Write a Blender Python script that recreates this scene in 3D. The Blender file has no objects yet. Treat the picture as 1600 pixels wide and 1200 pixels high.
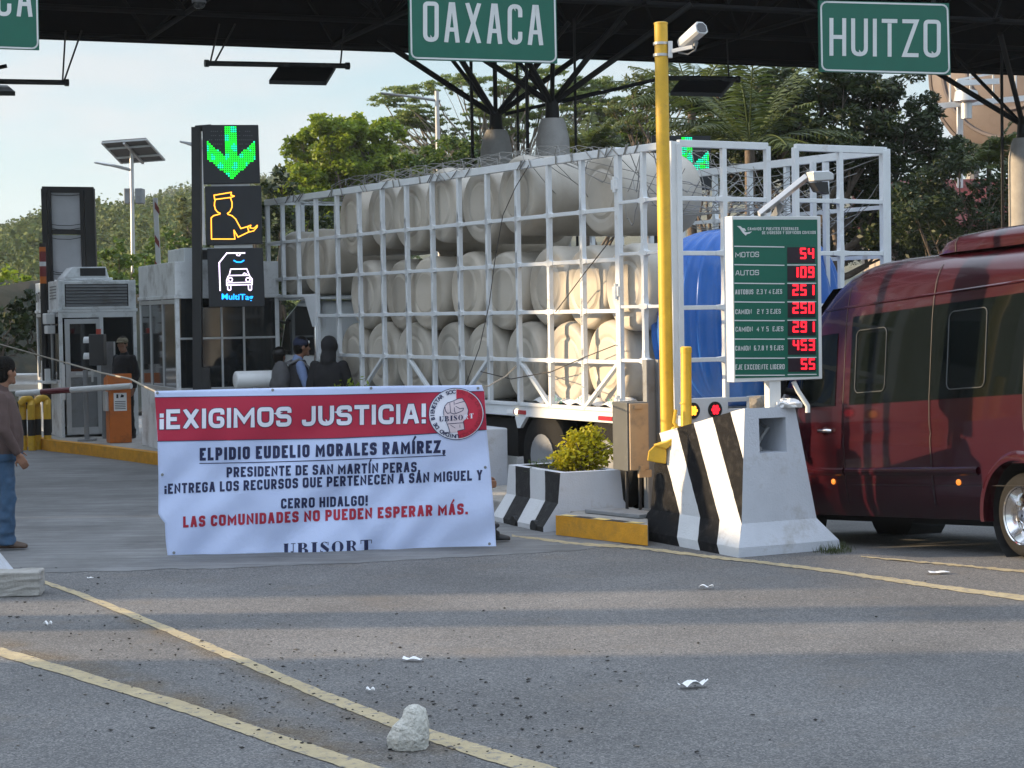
import bpy, bmesh, math, random
import numpy as np
from mathutils import Vector as V, Matrix, Euler
R = math.radians
PI = math.pi
sc = bpy.context.scene
col = sc.collection

# ------------------------------------------------------------------ camera
F = 3057.0                      # focal length in pixels of the 1600 px wide photograph
EYE = V((0, 0, 2.1))
PITCH, ROLL = R(2.09), 0.016
_fw = V((0, math.cos(PITCH), -math.sin(PITCH)))
_u0 = V((0, math.sin(PITCH), math.cos(PITCH)))
_r0 = V((1, 0, 0))
_rc = _r0 * math.cos(ROLL) - _u0 * math.sin(ROLL)
_uc = _r0 * math.sin(ROLL) + _u0 * math.cos(ROLL)
cd = bpy.data.cameras.new('camera')
cd.sensor_width = 36.0
cd.lens = 36.0 * F / 1600.0
cd.clip_start, cd.clip_end = 0.1, 5000
cam = bpy.data.objects.new('camera', cd)
mw = Matrix((( _rc.x, _uc.x, -_fw.x, EYE.x), (_rc.y, _uc.y, -_fw.y, EYE.y), (_rc.z, _uc.z, -_fw.z, EYE.z), (0, 0, 0, 1)))
cam.matrix_world = mw
col.objects.link(cam)
sc.camera = cam

# ------------------------------------------------------------------ light
SUN_EL, SUN_AZ = R(14.0), R(-88.0)      # azimuth clockwise from +Y: the sun stands to the left
SKY_STRENGTH = 0.05
SUN_STRENGTH = 2.3
EXPOSURE = 2.2
sc.view_settings.view_transform = 'Standard'
sc.view_settings.look = 'None'
sc.view_settings.exposure = EXPOSURE
sc.view_settings.gamma = 1.0
sun_dir = V((math.sin(SUN_AZ) * math.cos(SUN_EL), math.cos(SUN_AZ) * math.cos(SUN_EL), math.sin(SUN_EL)))
ld = bpy.data.lights.new('sun', 'SUN')
ld.energy = SUN_STRENGTH
ld.angle = R(0.9)
ld.color = (1.0, 0.74, 0.45)
sun = bpy.data.objects.new('sun', ld)
sun.rotation_euler = sun_dir.to_track_quat('Z', 'Y').to_euler()
col.objects.link(sun)

w = bpy.data.worlds.new("World")
sc.world = w
w.use_nodes = True
nt = w.node_tree
nt.nodes.clear()
out = nt.nodes.new('ShaderNodeOutputWorld')
bg = nt.nodes.new('ShaderNodeBackground')
sky = nt.nodes.new('ShaderNodeTexSky')
sky.sky_type = 'NISHITA'
sky.sun_disc = False
sky.sun_elevation = SUN_EL
sky.sun_rotation = SUN_AZ
sky.air_density = 1.0
sky.dust_density = 1.2
sky.ozone_density = 1.5
tc = nt.nodes.new('ShaderNodeTexCoord')
mp = nt.nodes.new('ShaderNodeMapping')
mp.inputs['Scale'].default_value = (2.2, 2.2, 9.0)
mp.inputs['Location'].default_value = (0.3, 0.1, 0.45)
cn = nt.nodes.new('ShaderNodeTexNoise')
cn.inputs['Scale'].default_value = 3.0
cn.inputs['Detail'].default_value = 7
cn.inputs['Roughness'].default_value = 0.52
cr = nt.nodes.new('ShaderNodeValToRGB')
cr.color_ramp.elements[0].position = 0.45
cr.color_ramp.elements[1].position = 0.64
cmix = nt.nodes.new('ShaderNodeMix')
cmix.data_type = 'RGBA'
cloudm = nt.nodes.new('ShaderNodeMath'); cloudm.operation = 'MULTIPLY'; cloudm.inputs[1].default_value = 0.8
nt.links.new(tc.outputs['Generated'], mp.inputs['Vector'])
nt.links.new(mp.outputs['Vector'], cn.inputs['Vector'])
nt.links.new(cn.outputs['Fac'], cr.inputs['Fac'])
nt.links.new(cr.outputs['Color'], cloudm.inputs[0])
nt.links.new(cloudm.outputs[0], cmix.inputs['Factor'])
veil = nt.nodes.new('ShaderNodeMix'); veil.data_type = 'RGBA'      # thin high haze over the clear sky
veil.inputs['Factor'].default_value = 0.62
veil.inputs[7].default_value = (2.15, 3.1, 3.65, 1)
nt.links.new(sky.outputs['Color'], veil.inputs[6])
nt.links.new(veil.outputs[2], cmix.inputs[6])
cmix.inputs[7].default_value = (3.25, 3.4, 3.55, 1)
# unseen bright cloud overhead added to lift shaded areas, thinning out towards the horizon
sx = nt.nodes.new('ShaderNodeSeparateXYZ')
nt.links.new(tc.outputs['Generated'], sx.inputs[0])
hi = nt.nodes.new('ShaderNodeMapRange'); hi.interpolation_type = 'SMOOTHSTEP'
hi.inputs['From Min'].default_value = 0.26; hi.inputs['From Max'].default_value = 0.62; hi.inputs['To Max'].default_value = 0.85
nt.links.new(sx.outputs['Z'], hi.inputs['Value'])
hn = nt.nodes.new('ShaderNodeTexNoise'); hn.inputs['Scale'].default_value = 2.4; hn.inputs['Detail'].default_value = 6
nt.links.new(tc.outputs['Generated'], hn.inputs['Vector'])
hm = nt.nodes.new('ShaderNodeMapRange'); hm.inputs['From Min'].default_value = .3; hm.inputs['From Max'].default_value = .65; hm.inputs['To Min'].default_value = .45
nt.links.new(hn.outputs['Fac'], hm.inputs['Value'])
hx = nt.nodes.new('ShaderNodeMath'); hx.operation = 'MULTIPLY'
nt.links.new(hi.outputs['Result'], hx.inputs[0]); nt.links.new(hm.outputs['Result'], hx.inputs[1])
hmix = nt.nodes.new('ShaderNodeMix'); hmix.data_type = 'RGBA'
nt.links.new(hx.outputs[0], hmix.inputs['Factor']); nt.links.new(cmix.outputs[2], hmix.inputs[6])
hmix.inputs[7].default_value = (8.1, 9.3, 11.4, 1)
nt.links.new(hmix.outputs[2], bg.inputs['Color'])
bg.inputs['Strength'].default_value = SKY_STRENGTH
nt.links.new(bg.outputs[0], out.inputs['Surface'])

# ------------------------------------------------------------------ pixel to world
def ray(px, py):
    return _fw + _rc * ((px - 800) / F) - _uc * ((py - 600) / F)
def at(px, py, Y):
    d = ray(px, py)
    return EYE + d * (Y / d.y)
def gnd(px, py, z=0.0):
    d = ray(px, py)
    return EYE + d * ((z - EYE.z) / d.z)
def onpl(px, py, p0, n):
    d = ray(px, py)
    return EYE + d * ((p0 - EYE).dot(n) / d.dot(n))

# ------------------------------------------------------------------ mesh builder
class MB:
    def __init__(s):
        s.v, s.f, s.m, s.cur = [], [], [], 0
    def add(s, vs, fs):
        o = len(s.v)
        s.v.extend([tuple(p) for p in vs])
        for f in fs:
            s.f.append(tuple(i + o for i in f)); s.m.append(s.cur)
        return s
    def box(s, c, d, rz=0, rx=0, ry=0):
        m = Euler((rx, ry, rz)).to_matrix()
        h = V(d) / 2
        vs = [m @ V((x * h.x, y * h.y, z * h.z)) + V(c) for x in (-1, 1) for y in (-1, 1) for z in (-1, 1)]
        return s.add(vs, [(0, 1, 3, 2), (4, 6, 7, 5), (0, 4, 5, 1), (2, 3, 7, 6), (0, 2, 6, 4), (1, 5, 7, 3)])
    def span(s, a, b):
        a, b = V(a), V(b)
        return s.box((a + b) / 2, (abs(b.x - a.x), abs(b.y - a.y), abs(b.z - a.z)))
    def beam(s, p, q, w, h=None, up=(0, 0, 1)):
        h = h or w
        p, q = V(p), V(q)
        d = (q - p).normalized()
        u = V(up)
        if abs(d.dot(u)) > .98: u = V((0, 1, 0))
        a = d.cross(u).normalized(); b = a.cross(d).normalized()
        vs = []
        for e in (p, q):
            for i, j in ((-1, -1), (1, -1), (1, 1), (-1, 1)):
                vs.append(e + a * (i * w / 2) + b * (j * h / 2))
        return s.add(vs, [(0, 1, 2, 3), (7, 6, 5, 4), (0, 4, 5, 1), (1, 5, 6, 2), (2, 6, 7, 3), (3, 7, 4, 0)])
    def ring(s, c, a, b, ra, rb, n):
        return [c + a * (math.cos(2 * PI * i / n) * ra) + b * (math.sin(2 * PI * i / n) * rb) for i in range(n)]
    def loft(s, rings, cap=True):
        n = len(rings[0]); o = 0
        vs = [p for r in rings for p in r]; fs = []
        for k in range(len(rings) - 1):
            for i in range(n):
                j = (i + 1) % n
                fs.append((k * n + i, k * n + j, (k + 1) * n + j, (k + 1) * n + i))
        if cap:
            fs.append(tuple(range(n - 1, -1, -1)))
            fs.append(tuple((len(rings) - 1) * n + i for i in range(n)))
        return s.add(vs, fs)
    def tube(s, p, q, r1, r2=None, n=12, cap=True):
        r2 = r1 if r2 is None else r2
        p, q = V(p), V(q)
        d = (q - p).normalized()
        u = V((0, 0, 1)) if abs(d.z) < .95 else V((1, 0, 0))
        a = d.cross(u).normalized(); b = d.cross(a).normalized() * -1
        b = a.cross(d).normalized() * -1
        return s.loft([s.ring(p, a, b, r1, r1, n), s.ring(q, a, b, r2, r2, n)], cap)
    def path(s, pts, r, n=8, cap=True, closed=False):
        pts = [V(p) for p in pts]
        rr = r if isinstance(r, (list, tuple)) else [r] * len(pts)
        a = None; rings = []
        N = len(pts)
        for i in range(N):
            d = (pts[(i + 1) % N] - pts[i - 1]) if closed else (pts[min(i + 1, N - 1)] - pts[max(i - 1, 0)])
            d = d.normalized()
            if a is None:
                u = V((0, 0, 1)) if abs(d.z) < .9 else V((1, 0, 0))
                a = d.cross(u).normalized()
            else:
                a = (a - d * a.dot(d)).normalized()
            b = d.cross(a).normalized()
            rings.append(s.ring(pts[i], a, b, rr[i], rr[i], n))
        if closed:
            rings.append(rings[0]); cap = False
        return s.loft(rings, cap)
    def lathe(s, prof, c=(0, 0, 0), axis='z', n=24, cap=True):
        c = V(c)
        ax = {'z': (V((1, 0, 0)), V((0, 1, 0)), V((0, 0, 1))), 'x': (V((0, 1, 0)), V((0, 0, 1)), V((1, 0, 0))), 'y': (V((0, 0, 1)), V((1, 0, 0)), V((0, 1, 0)))}[axis]
        rings = [s.ring(c + ax[2] * z, ax[0], ax[1], r, r, n) for r, z in prof]
        return s.loft(rings, cap)
    def ell(s, c, r, nu=14, nv=9, rot=None):
        c = V(c); rings = []
        m = rot or Matrix.Identity(3)
        for k in range(nv + 1):
            t = PI * (k + .02 * (k == 0) - .02 * (k == nv)) / nv
            rings.append([c + m @ V((r[0] * math.sin(t) * math.cos(2 * PI * i / nu), r[1] * math.sin(t) * math.sin(2 * PI * i / nu), -r[2] * math.cos(t))) for i in range(nu)])
        return s.loft(rings, True)
    def caps(s, p, q, r1, r2, n=12):
        p, q = V(p), V(q)
        s.tube(p, q, r1, r2, n)
        s.ell(p, (r1,) * 3, n, 6); s.ell(q, (r2,) * 3, n, 6)
        return s
    def prism(s, pts, ext):
        pts = [V(p) for p in pts]; e = V(ext); n = len(pts)
        fs = [tuple(range(n - 1, -1, -1)), tuple(range(n, 2 * n))]
        for i in range(n):
            j = (i + 1) % n
            fs.append((i, j, n + j, n + i))
        return s.add(pts + [p + e for p in pts], fs)
    def poly(s, pts):
        return s.add(pts, [tuple(range(len(pts)))])
    def grid(s, fn, nu, nv):
        vs = [fn(i / nu, j / nv) for j in range(nv + 1) for i in range(nu + 1)]
        fs = [(j * (nu + 1) + i, j * (nu + 1) + i + 1, (j + 1) * (nu + 1) + i + 1, (j + 1) * (nu + 1) + i) for j in range(nv) for i in range(nu)]
        return s.add(vs, fs)
    def build(s, name, mats, parent=None, smooth=None, bevel=0, world=False, recalc=True, seg=2, split=False):
        if split:                                # every loose piece becomes an object of its own
            root = list(range(len(s.v)))
            def find(i):
                while root[i] != i: root[i] = root[root[i]]; i = root[i]
                return i
            for f in s.f:
                for i in f[1:]: root[find(i)] = find(f[0])
            groups = {}
            for f, m in zip(s.f, s.m): groups.setdefault(find(f[0]), []).append((f, m))
            for fs in groups.values():
                q = MB(); idx = {}
                for f, m in fs:
                    for i in f:
                        if i not in idx: idx[i] = len(q.v); q.v.append(s.v[i])
                    q.f.append(tuple(idx[i] for i in f)); q.m.append(m)
                o = q.build(name, mats, parent, smooth, bevel, world, recalc, seg)
            return o
        me = bpy.data.meshes.new(name)
        vs = s.v
        if world and parent is not None:
            q = parent
            while q.name not in MATS: q = q.parent
            inv = MATS[q.name].inverted()
            vs = [tuple(inv @ V(p)) for p in vs]
        me.from_pydata(vs, [], s.f)
        if recalc:
            bm = bmesh.new(); bm.from_mesh(me)
            bmesh.ops.recalc_face_normals(bm, faces=bm.faces)
            bm.to_mesh(me); bm.free()
        mats = mats if isinstance(mats, (list, tuple)) else [mats]
        for m in mats: me.materials.append(m)
        if len(mats) > 1: me.polygons.foreach_set('material_index', s.m)
        if smooth is not None:
            me.polygons.foreach_set('use_smooth', [True] * len(me.polygons))
            me.set_sharp_from_angle(angle=R(smooth))
        me.update()
        o = bpy.data.objects.new(name, me)
        col.objects.link(o)
        if parent is not None: o.parent = parent
        if bevel:
            b = o.modifiers.new('bevel', 'BEVEL'); b.width = bevel; b.segments = seg; b.limit_method = 'ANGLE'; b.angle_limit = R(40)
        return o

MATS = {}
def tag(o, label, cat=None, group=None, kind=None):
    if label: o['label'] = label
    if cat: o['category'] = cat
    if group: o['group'] = group
    if kind: o['kind'] = kind
    return o
def thing(name, label, cat, loc=(0, 0, 0), rz=0, group=None, rx=0):
    o = bpy.data.objects.new(name, None)
    o.empty_display_size = .2
    col.objects.link(o)
    o.location = loc; o.rotation_euler = (rx, 0, rz)
    MATS[o.name] = Matrix.LocRotScale(V(loc), Euler((rx, 0, rz)), V((1, 1, 1)))
    return tag(o, label, cat, group)
def npmesh(name, vs, quads, mat, parent=None, smooth=False):
    me = bpy.data.meshes.new(name)
    n = len(quads)
    me.vertices.add(len(vs)); me.vertices.foreach_set('co', np.asarray(vs, dtype=np.float32).ravel())
    k = quads.shape[1]
    me.loops.add(n * k); me.loops.foreach_set('vertex_index', quads.astype(np.int32).ravel())
    me.polygons.add(n); me.polygons.foreach_set('loop_start', np.arange(0, n * k, k, dtype=np.int32))
    me.update(calc_edges=True)
    me.materials.append(mat)
    o = bpy.data.objects.new(name, me)
    col.objects.link(o)
    if parent is not None: o.parent = parent
    return o
def copy_tree(o, parent=None):
    c = o.copy(); col.objects.link(c)
    if parent is not None: c.parent = parent
    for ch in list(o.children): copy_tree(ch, c)
    return c

# ------------------------------------------------------------------ lettering (built-in font turned to meshes)
_txt = {}
def textmesh(s, bold=0.0):
    k = (s, bold)
    if k in _txt: return _txt[k]
    cu = bpy.data.curves.new('t', 'FONT')
    cu.body = s; cu.size = 1.0; cu.offset = bold; cu.resolution_u = 3
    ob = bpy.data.objects.new('t', cu)
    col.objects.link(ob)
    dg = bpy.context.evaluated_depsgraph_get()
    me = bpy.data.meshes.new_from_object(ob.evaluated_get(dg))
    vs = [(v.co.x, v.co.y) for v in me.vertices]
    fs = [tuple(p.vertices) for p in me.polygons]
    bpy.data.objects.remove(ob); bpy.data.curves.remove(cu); bpy.data.meshes.remove(me)
    _txt[k] = (vs, fs)
    return _txt[k]
CAPH = max(v[1] for v in textmesh('H')[0])
def lay(mb, s, x0, x1, yb0, yb1, h, surf, bold=0.0):
    """lettering from x0 to x1, baseline yb0..yb1, cap height h, all in photograph pixels, put on surface surf(px,py)"""
    vs, fs = textmesh(s, bold)
    a = min(v[0] for v in vs); b = max(v[0] for v in vs)
    pts = []
    for x, y in vs:
        u = (x - a) / (b - a)
        pts.append(surf(x0 + u * (x1 - x0), yb0 + u * (yb1 - yb0) - y / CAPH * h))
    mb.add(pts, fs)
GLY = {
 'A': (.62, [([(0, 0), (.40, 1), (.60, 1), (1, 0)], 0), ([(.15, .30), (.85, .30)], 0)]),
 'B': (.60, [([(0, 1), (.92, 1), (.92, .53), (0, .53)], 1), ([(.3, .53), (1, .53), (1, 0), (0, 0)], 1), ([(0, 0), (0, 1)], 0)]),
 'C': (.58, [([(1, .70), (1, 1), (0, 1), (0, 0), (1, 0), (1, .30)], 1)]),
 'D': (.60, [([(0, 1), (1, 1), (1, 0), (0, 0)], 1), ([(0, 0), (0, 1)], 0)]),
 'E': (.52, [([(1, 1), (0, 1), (0, 0), (1, 0)], 0), ([(.1, .51), (.88, .51)], 0)]),
 'F': (.52, [([(1, 1), (0, 1), (0, 0)], 0), ([(.1, .51), (.88, .51)], 0)]),
 'G': (.60, [([(1, .72), (1, 1), (0, 1), (0, 0), (1, 0), (1, .48), (.52, .48)], 1)]),
 'H': (.60, [([(0, 0), (0, 1)], 0), ([(1, 0), (1, 1)], 0), ([(.1, .5), (.9, .5)], 0)]),
 'I': (.0, [([(.5, 0), (.5, 1)], 0)]),
 'J': (.52, [([(1, 1), (1, 0), (0, 0), (0, .28)], 1)]),
 'L': (.50, [([(0, 1), (0, 0), (1, 0)], 0)]),
 'M': (.80, [([(0, 0), (0, 1), (.5, .28), (1, 1), (1, 0)], 0)]),
 'N': (.64, [([(0, 0), (0, 1), (1, 0), (1, 1)], 0)]),
 'O': (.62, [([(.5, 1), (0, 1), (0, 0), (1, 0), (1, 1), (.5, 1)], 1)]),
 'P': (.58, [([(0, 1), (1, 1), (1, .43), (0, .43)], 1), ([(0, 0), (0, 1)], 0)]),
 'Q': (.62, [([(.5, 1), (0, 1), (0, 0), (1, 0), (1, 1), (.5, 1)], 1), ([(.55, .25), (1, -.1)], 0)]),
 'R': (.60, [([(0, 1), (.96, 1), (.96, .45), (0, .45)], 1), ([(0, 0), (0, 1)], 0), ([(.5, .42), (1, 0)], 0)]),
 'S': (.58, [([(1, .74), (1, 1), (0, 1), (0, .52), (1, .52), (1, 0), (0, 0), (0, .26)], 1)]),
 'T': (.56, [([(0, 1), (1, 1)], 0), ([(.5, 0), (.5, .93)], 0)]),
 'U': (.60, [([(0, 1), (0, 0), (1, 0), (1, 1)], 1)]),
 'V': (.62, [([(0, 1), (.5, 0), (1, 1)], 0)]),
 'X': (.64, [([(0, 0), (1, 1)], 0), ([(0, 1), (1, 0)], 0)]),
 'Y': (.62, [([(0, 1), (.5, .45), (1, 1)], 0), ([(.5, 0), (.5, .5)], 0)]),
 'Z': (.58, [([(0, 1), (1, 1), (0, 0), (1, 0)], 0)]),
 '2': (.56, [([(0, .75), (0, 1), (1, 1), (1, .52), (0, .48), (0, 0), (1, 0)], 0)]),
 '3': (.56, [([(0, 1), (1, 1), (1, 0), (0, 0)], 0), ([(.2, .5), (.9, .5)], 0)]),
 '4': (.60, [([(.75, 0), (.75, 1), (0, .3), (1, .3)], 0)]),
 '5': (.56, [([(1, 1), (0, 1), (0, .55), (1, .55), (1, 0), (0, 0)], 0)]),
 '6': (.56, [([(1, 1), (0, 1), (0, 0), (1, 0), (1, .5), (.1, .5)], 0)]),
 '7': (.56, [([(0, 1), (1, 1), (.35, 0)], 0)]),
 '8': (.58, [([(.5, 1), (0, 1), (0, 0), (1, 0), (1, 1), (.5, 1)], 1), ([(.1, .5), (.9, .5)], 0)]),
 '9': (.56, [([(.9, .5), (0, .5), (0, 1), (1, 1), (1, 0), (0, 0)], 0)]),
}
def _round(pts, r):
    if r <= 0 or len(pts) < 3: return pts
    o = [pts[0]]
    for a, b, c in zip(pts[:-2], pts[1:-1], pts[2:]):
        u = V((a[0] - b[0], a[1] - b[1])); v = V((c[0] - b[0], c[1] - b[1]))
        k = min(r, u.length * .5, v.length * .5)
        p, q = V(b) + u.normalized() * k, V(b) + v.normalized() * k
        for i in range(6):
            f = i / 5
            w_ = p * (1 - f) ** 2 + V(b) * 2 * f * (1 - f) + q * f * f
            o.append((w_.x, w_.y))
    o.append(pts[-1]); return o
def strip2d(pts, T):
    """left and right edge of a stroke with mitred joints"""
    P = [V(p) for p in pts]; n = len(P); L, Rr = [], []
    closed = (P[0] - P[-1]).length < 1e-6
    for i in range(n):
        d0 = (P[i] - P[i - 1]).normalized() if i > 0 else ((P[-1] - P[-2]).normalized() if closed else None)
        d1 = (P[i + 1] - P[i]).normalized() if i < n - 1 else ((P[1] - P[0]).normalized() if closed else None)
        d0 = d0 or d1; d1 = d1 or d0
        n0, n1 = V((-d0.y, d0.x)), V((-d1.y, d1.x))
        m = n0 + n1
        m = n0 if m.length < 1e-4 else m.normalized()
        k = min(2.4, 1 / max(.3, m.dot(n0)))
        L.append(P[i] + m * k * T / 2); Rr.append(P[i] - m * k * T / 2)
    return L, Rr
def lays(mb, s, x0, x1, yb0, yb1, h, S, off=.005, t=.2, r=.2, gap=.75, sp=.42, grow=0.0):
    """squared sign lettering drawn as strokes; S(offset) gives the surface function"""
    T = t * h
    acc = {'Í': ('I', 1), 'Á': ('A', 1), 'Ó': ('O', 1)}
    items = []
    for ch in s:
        b, ac = acc.get(ch, (ch, 0))
        items.append((b, ac, GLY[b][0] if b in GLY else (sp if b == ' ' else 0.0)))
    nw = sum(w_ for b, a, w_ in items)
    g = T * gap
    avail = x1 - x0 - g * sum(1 for b, a, w_ in items[:-1] if b != ' ')
    thin = sum(1 for b, a, w_ in items if w_ == 0.0)
    u = (avail - thin * T) / nw
    x = x0; lvl = 0
    def put(pts, TT, k):
        L, Rr = strip2d(pts, TT)
        f = S(off + .00035 * k)
        def m(p):
            yy = min(h + grow, max(-grow, p.y)) if abs(p.y - h / 2) < h * .75 else p.y
            q = (p.x - x0) / (x1 - x0)
            return f(p.x, yb0 + (yb1 - yb0) * q - yy)
        for i in range(len(L) - 1):
            n = max(1, int((L[i] - L[i + 1]).length / 6))
            A = [m(L[i].lerp(L[i + 1], j / n)) for j in range(n + 1)]; B = [m(Rr[i].lerp(Rr[i + 1], j / n)) for j in range(n + 1)]
            for j in range(n): mb.poly([A[j], A[j + 1], B[j + 1], B[j]])
    for b, ac, w_ in items:
        if b == ' ': x += w_ * u; continue
        wd = w_ * u if w_ else T
        if b in GLY:
            for k, (pts, rd) in enumerate(GLY[b][1]):
                q = [(x + T / 2 + px_ * (wd - T), T / 2 + py_ * (h - T)) for px_, py_ in pts]
                q2 = []
                for i, (a_, b_) in enumerate(q):                       # free ends run to the edge of the box
                    q2.append((a_, b_))
                if not rd or b in 'JUDPBR':
                    for e, n_ in ((0, 1), (-1, -2)):
                        if len(q2) > 1 and pts[e][1] in (0, 1) and pts[n_][1] != pts[e][1]: q2[e] = (q2[e][0] + (q2[e][0] - q2[n_][0]) * .0, (-.0 if pts[e][1] == 0 else h))
                if not rd:
                    for e, n_ in ((0, 1), (-1, -2)):
                        if pts[e][0] in (0, 1) and pts[n_][1] == pts[e][1]: q2[e] = ((x if pts[e][0] == 0 else x + wd), q2[e][1])
                put(_round(q2, r * h * rd), T + 2 * grow, k)
            if ac:
                cx = x + wd * .5
                put([(cx - T * .2, h * 1.14), (cx + T * .75, h * 1.38)], T * .75 + 2 * grow, 3)
        elif b == '!':
            put([(x + T / 2, h), (x + T / 2, h * .32)], T * 1.05 + 2 * grow, 0); put([(x + T / 2, -grow), (x + T / 2, T + grow)], T + 2 * grow, 0)
        elif b == '¡':
            put([(x + T / 2, h * .80), (x + T / 2, h * .80 - T)], T + 2 * grow, 0); put([(x + T / 2, h * .52), (x + T / 2, -h * .20)], T * 1.05 + 2 * grow, 0)
        elif b == '.':
            put([(x + T / 2, 0), (x + T / 2, T)], T, 0)
        elif b == ',':
            put([(x + T / 2, T), (x + T / 2, 0)], T, 0); put([(x + T * .62, 0), (x + T * .2, -T * 1.1)], T * .7, 1)
        x += wd + g
def pline(mb, pts, wd, surf):
    """flat line of width wd (pixels) through pixel points"""
    for (xa, ya), (xb, yb) in zip(pts[:-1], pts[1:]):
        L = math.hypot(xb - xa, yb - ya) or 1
        nx, ny = -(yb - ya) / L * wd / 2, (xb - xa) / L * wd / 2
        ex, ey = (xb - xa) / L * wd * .3, (yb - ya) / L * wd * .3
        n = max(1, int(L / 12))
        for k in range(n):
            f0, f1 = k / n, (k + 1) / n
            p0 = (xa - ex + (xb - xa + 2 * ex) * f0, ya - ey + (yb - ya + 2 * ey) * f0)
            p1 = (xa - ex + (xb - xa + 2 * ex) * f1, ya - ey + (yb - ya + 2 * ey) * f1)
            mb.poly([surf(p0[0] + nx, p0[1] + ny), surf(p1[0] + nx, p1[1] + ny), surf(p1[0] - nx, p1[1] - ny), surf(p0[0] - nx, p0[1] - ny)])
def ppoly(mb, pts, surf):
    mb.poly([surf(x, y) for x, y in pts])

# ------------------------------------------------------------------ materials
def M(name, c, rough=.6, metal=0.0, var=.12, vs=3.0, bump=0.0, bs=40.0, coat=0.0, dirt=None, ds=1.5, dlo=.5, dhi=.75, spec=.5, trans=0.0, emit=None, es=0.0, alpha=1.0):
    m = bpy.data.materials.new(name); m.use_nodes = True
    n = m.node_tree.nodes; l = m.node_tree.links
    b = n['Principled BSDF']
    b.inputs['Roughness'].default_value = rough
    b.inputs['Metallic'].default_value = metal
    b.inputs['Specular IOR Level'].default_value = spec
    b.inputs['Coat Weight'].default_value = coat
    b.inputs['Coat Roughness'].default_value = .06
    b.inputs['Alpha'].default_value = alpha
    b.inputs['Transmission Weight'].default_value = trans
    tc = n.new('ShaderNodeTexCoord')
    no = n.new('ShaderNodeTexNoise'); no.inputs['Scale'].default_value = vs; no.inputs['Detail'].default_value = 6; no.inputs['Roughness'].default_value = .65
    l.new(tc.outputs['Object'], no.inputs['Vector'])
    mr = n.new('ShaderNodeMapRange')
    mr.inputs['From Min'].default_value = .3; mr.inputs['From Max'].default_value = .7
    mr.inputs['To Min'].default_value = 1 - var; mr.inputs['To Max'].default_value = 1 + var
    l.new(no.outputs['Fac'], mr.inputs['Value'])
    mx = n.new('ShaderNodeMix'); mx.data_type = 'RGBA'; mx.blend_type = 'MULTIPLY'; mx.inputs['Factor'].default_value = 1
    mx.inputs[6].default_value = (*c, 1)
    l.new(mr.outputs['Result'], mx.inputs[7])
    cout = mx.outputs[2]
    if dirt:
        dn = n.new('ShaderNodeTexNoise'); dn.inputs['Scale'].default_value = ds; dn.inputs['Detail'].default_value = 8; dn.inputs['Roughness'].default_value = .7
        l.new(tc.outputs['Object'], dn.inputs['Vector'])
        dr = n.new('ShaderNodeMapRange'); dr.inputs['From Min'].default_value = dlo; dr.inputs['From Max'].default_value = dhi
        l.new(dn.outputs['Fac'], dr.inputs['Value'])
        dx = n.new('ShaderNodeMix'); dx.data_type = 'RGBA'
        l.new(dr.outputs['Result'], dx.inputs['Factor']); l.new(cout, dx.inputs[6]); dx.inputs[7].default_value = (*dirt, 1)
        cout = dx.outputs[2]
    l.new(cout, b.inputs['Base Color'])
    if bump:
        bn = n.new('ShaderNodeTexNoise'); bn.inputs['Scale'].default_value = bs; bn.inputs['Detail'].default_value = 5
        l.new(tc.outputs['Object'], bn.inputs['Vector'])
        bp = n.new('ShaderNodeBump'); bp.inputs['Strength'].default_value = bump; bp.inputs['Distance'].default_value = .02
        l.new(bn.outputs['Fac'], bp.inputs['Height']); l.new(bp.outputs['Normal'], b.inputs['Normal'])
    if emit:
        b.inputs['Emission Color'].default_value = (*emit, 1); b.inputs['Emission Strength'].default_value = es
    return m
def leafmat(name, dark, light, trans=.35, rough=.5):
    m = bpy.data.materials.new(name); m.use_nodes = True
    n = m.node_tree.nodes; l = m.node_tree.links
    n.clear()
    o = n.new('ShaderNodeOutputMaterial')
    g = n.new('ShaderNodeNewGeometry')
    rp = n.new('ShaderNodeValToRGB')
    rp.color_ramp.elements[0].color = (*dark, 1); rp.color_ramp.elements[1].color = (*light, 1)
    tc = n.new('ShaderNodeTexCoord'); no = n.new('ShaderNodeTexNoise'); no.inputs['Scale'].default_value = .6; no.inputs['Detail'].default_value = 3
    l.new(tc.outputs['Object'], no.inputs['Vector'])
    ad = n.new('ShaderNodeMath'); ad.operation = 'MULTIPLY_ADD'; ad.inputs[1].default_value = .55
    sb = n.new('ShaderNodeMapRange'); sb.inputs['From Min'].default_value = .3; sb.inputs['From Max'].default_value = .7; sb.inputs['To Min'].default_value = 0; sb.inputs['To Max'].default_value = .45
    l.new(no.outputs['Fac'], sb.inputs['Value'])
    l.new(g.outputs['Random Per Island'], ad.inputs[0]); l.new(sb.outputs['Result'], ad.inputs[2])
    l.new(ad.outputs[0], rp.inputs['Fac'])
    p = n.new('ShaderNodeBsdfPrincipled'); p.inputs['Roughness'].default_value = rough; p.inputs['Specular IOR Level'].default_value = .3
    t = n.new('ShaderNodeBsdfTranslucent')
    l.new(rp.outputs['Color'], p.inputs['Base Color']); l.new(rp.outputs['Color'], t.inputs['Color'])
    mx = n.new('ShaderNodeMixShader'); mx.inputs['Fac'].default_value = trans
    l.new(p.outputs[0], mx.inputs[1]); l.new(t.outputs[0], mx.inputs[2]); l.new(mx.outputs[0], o.inputs['Surface'])
    return m

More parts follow.
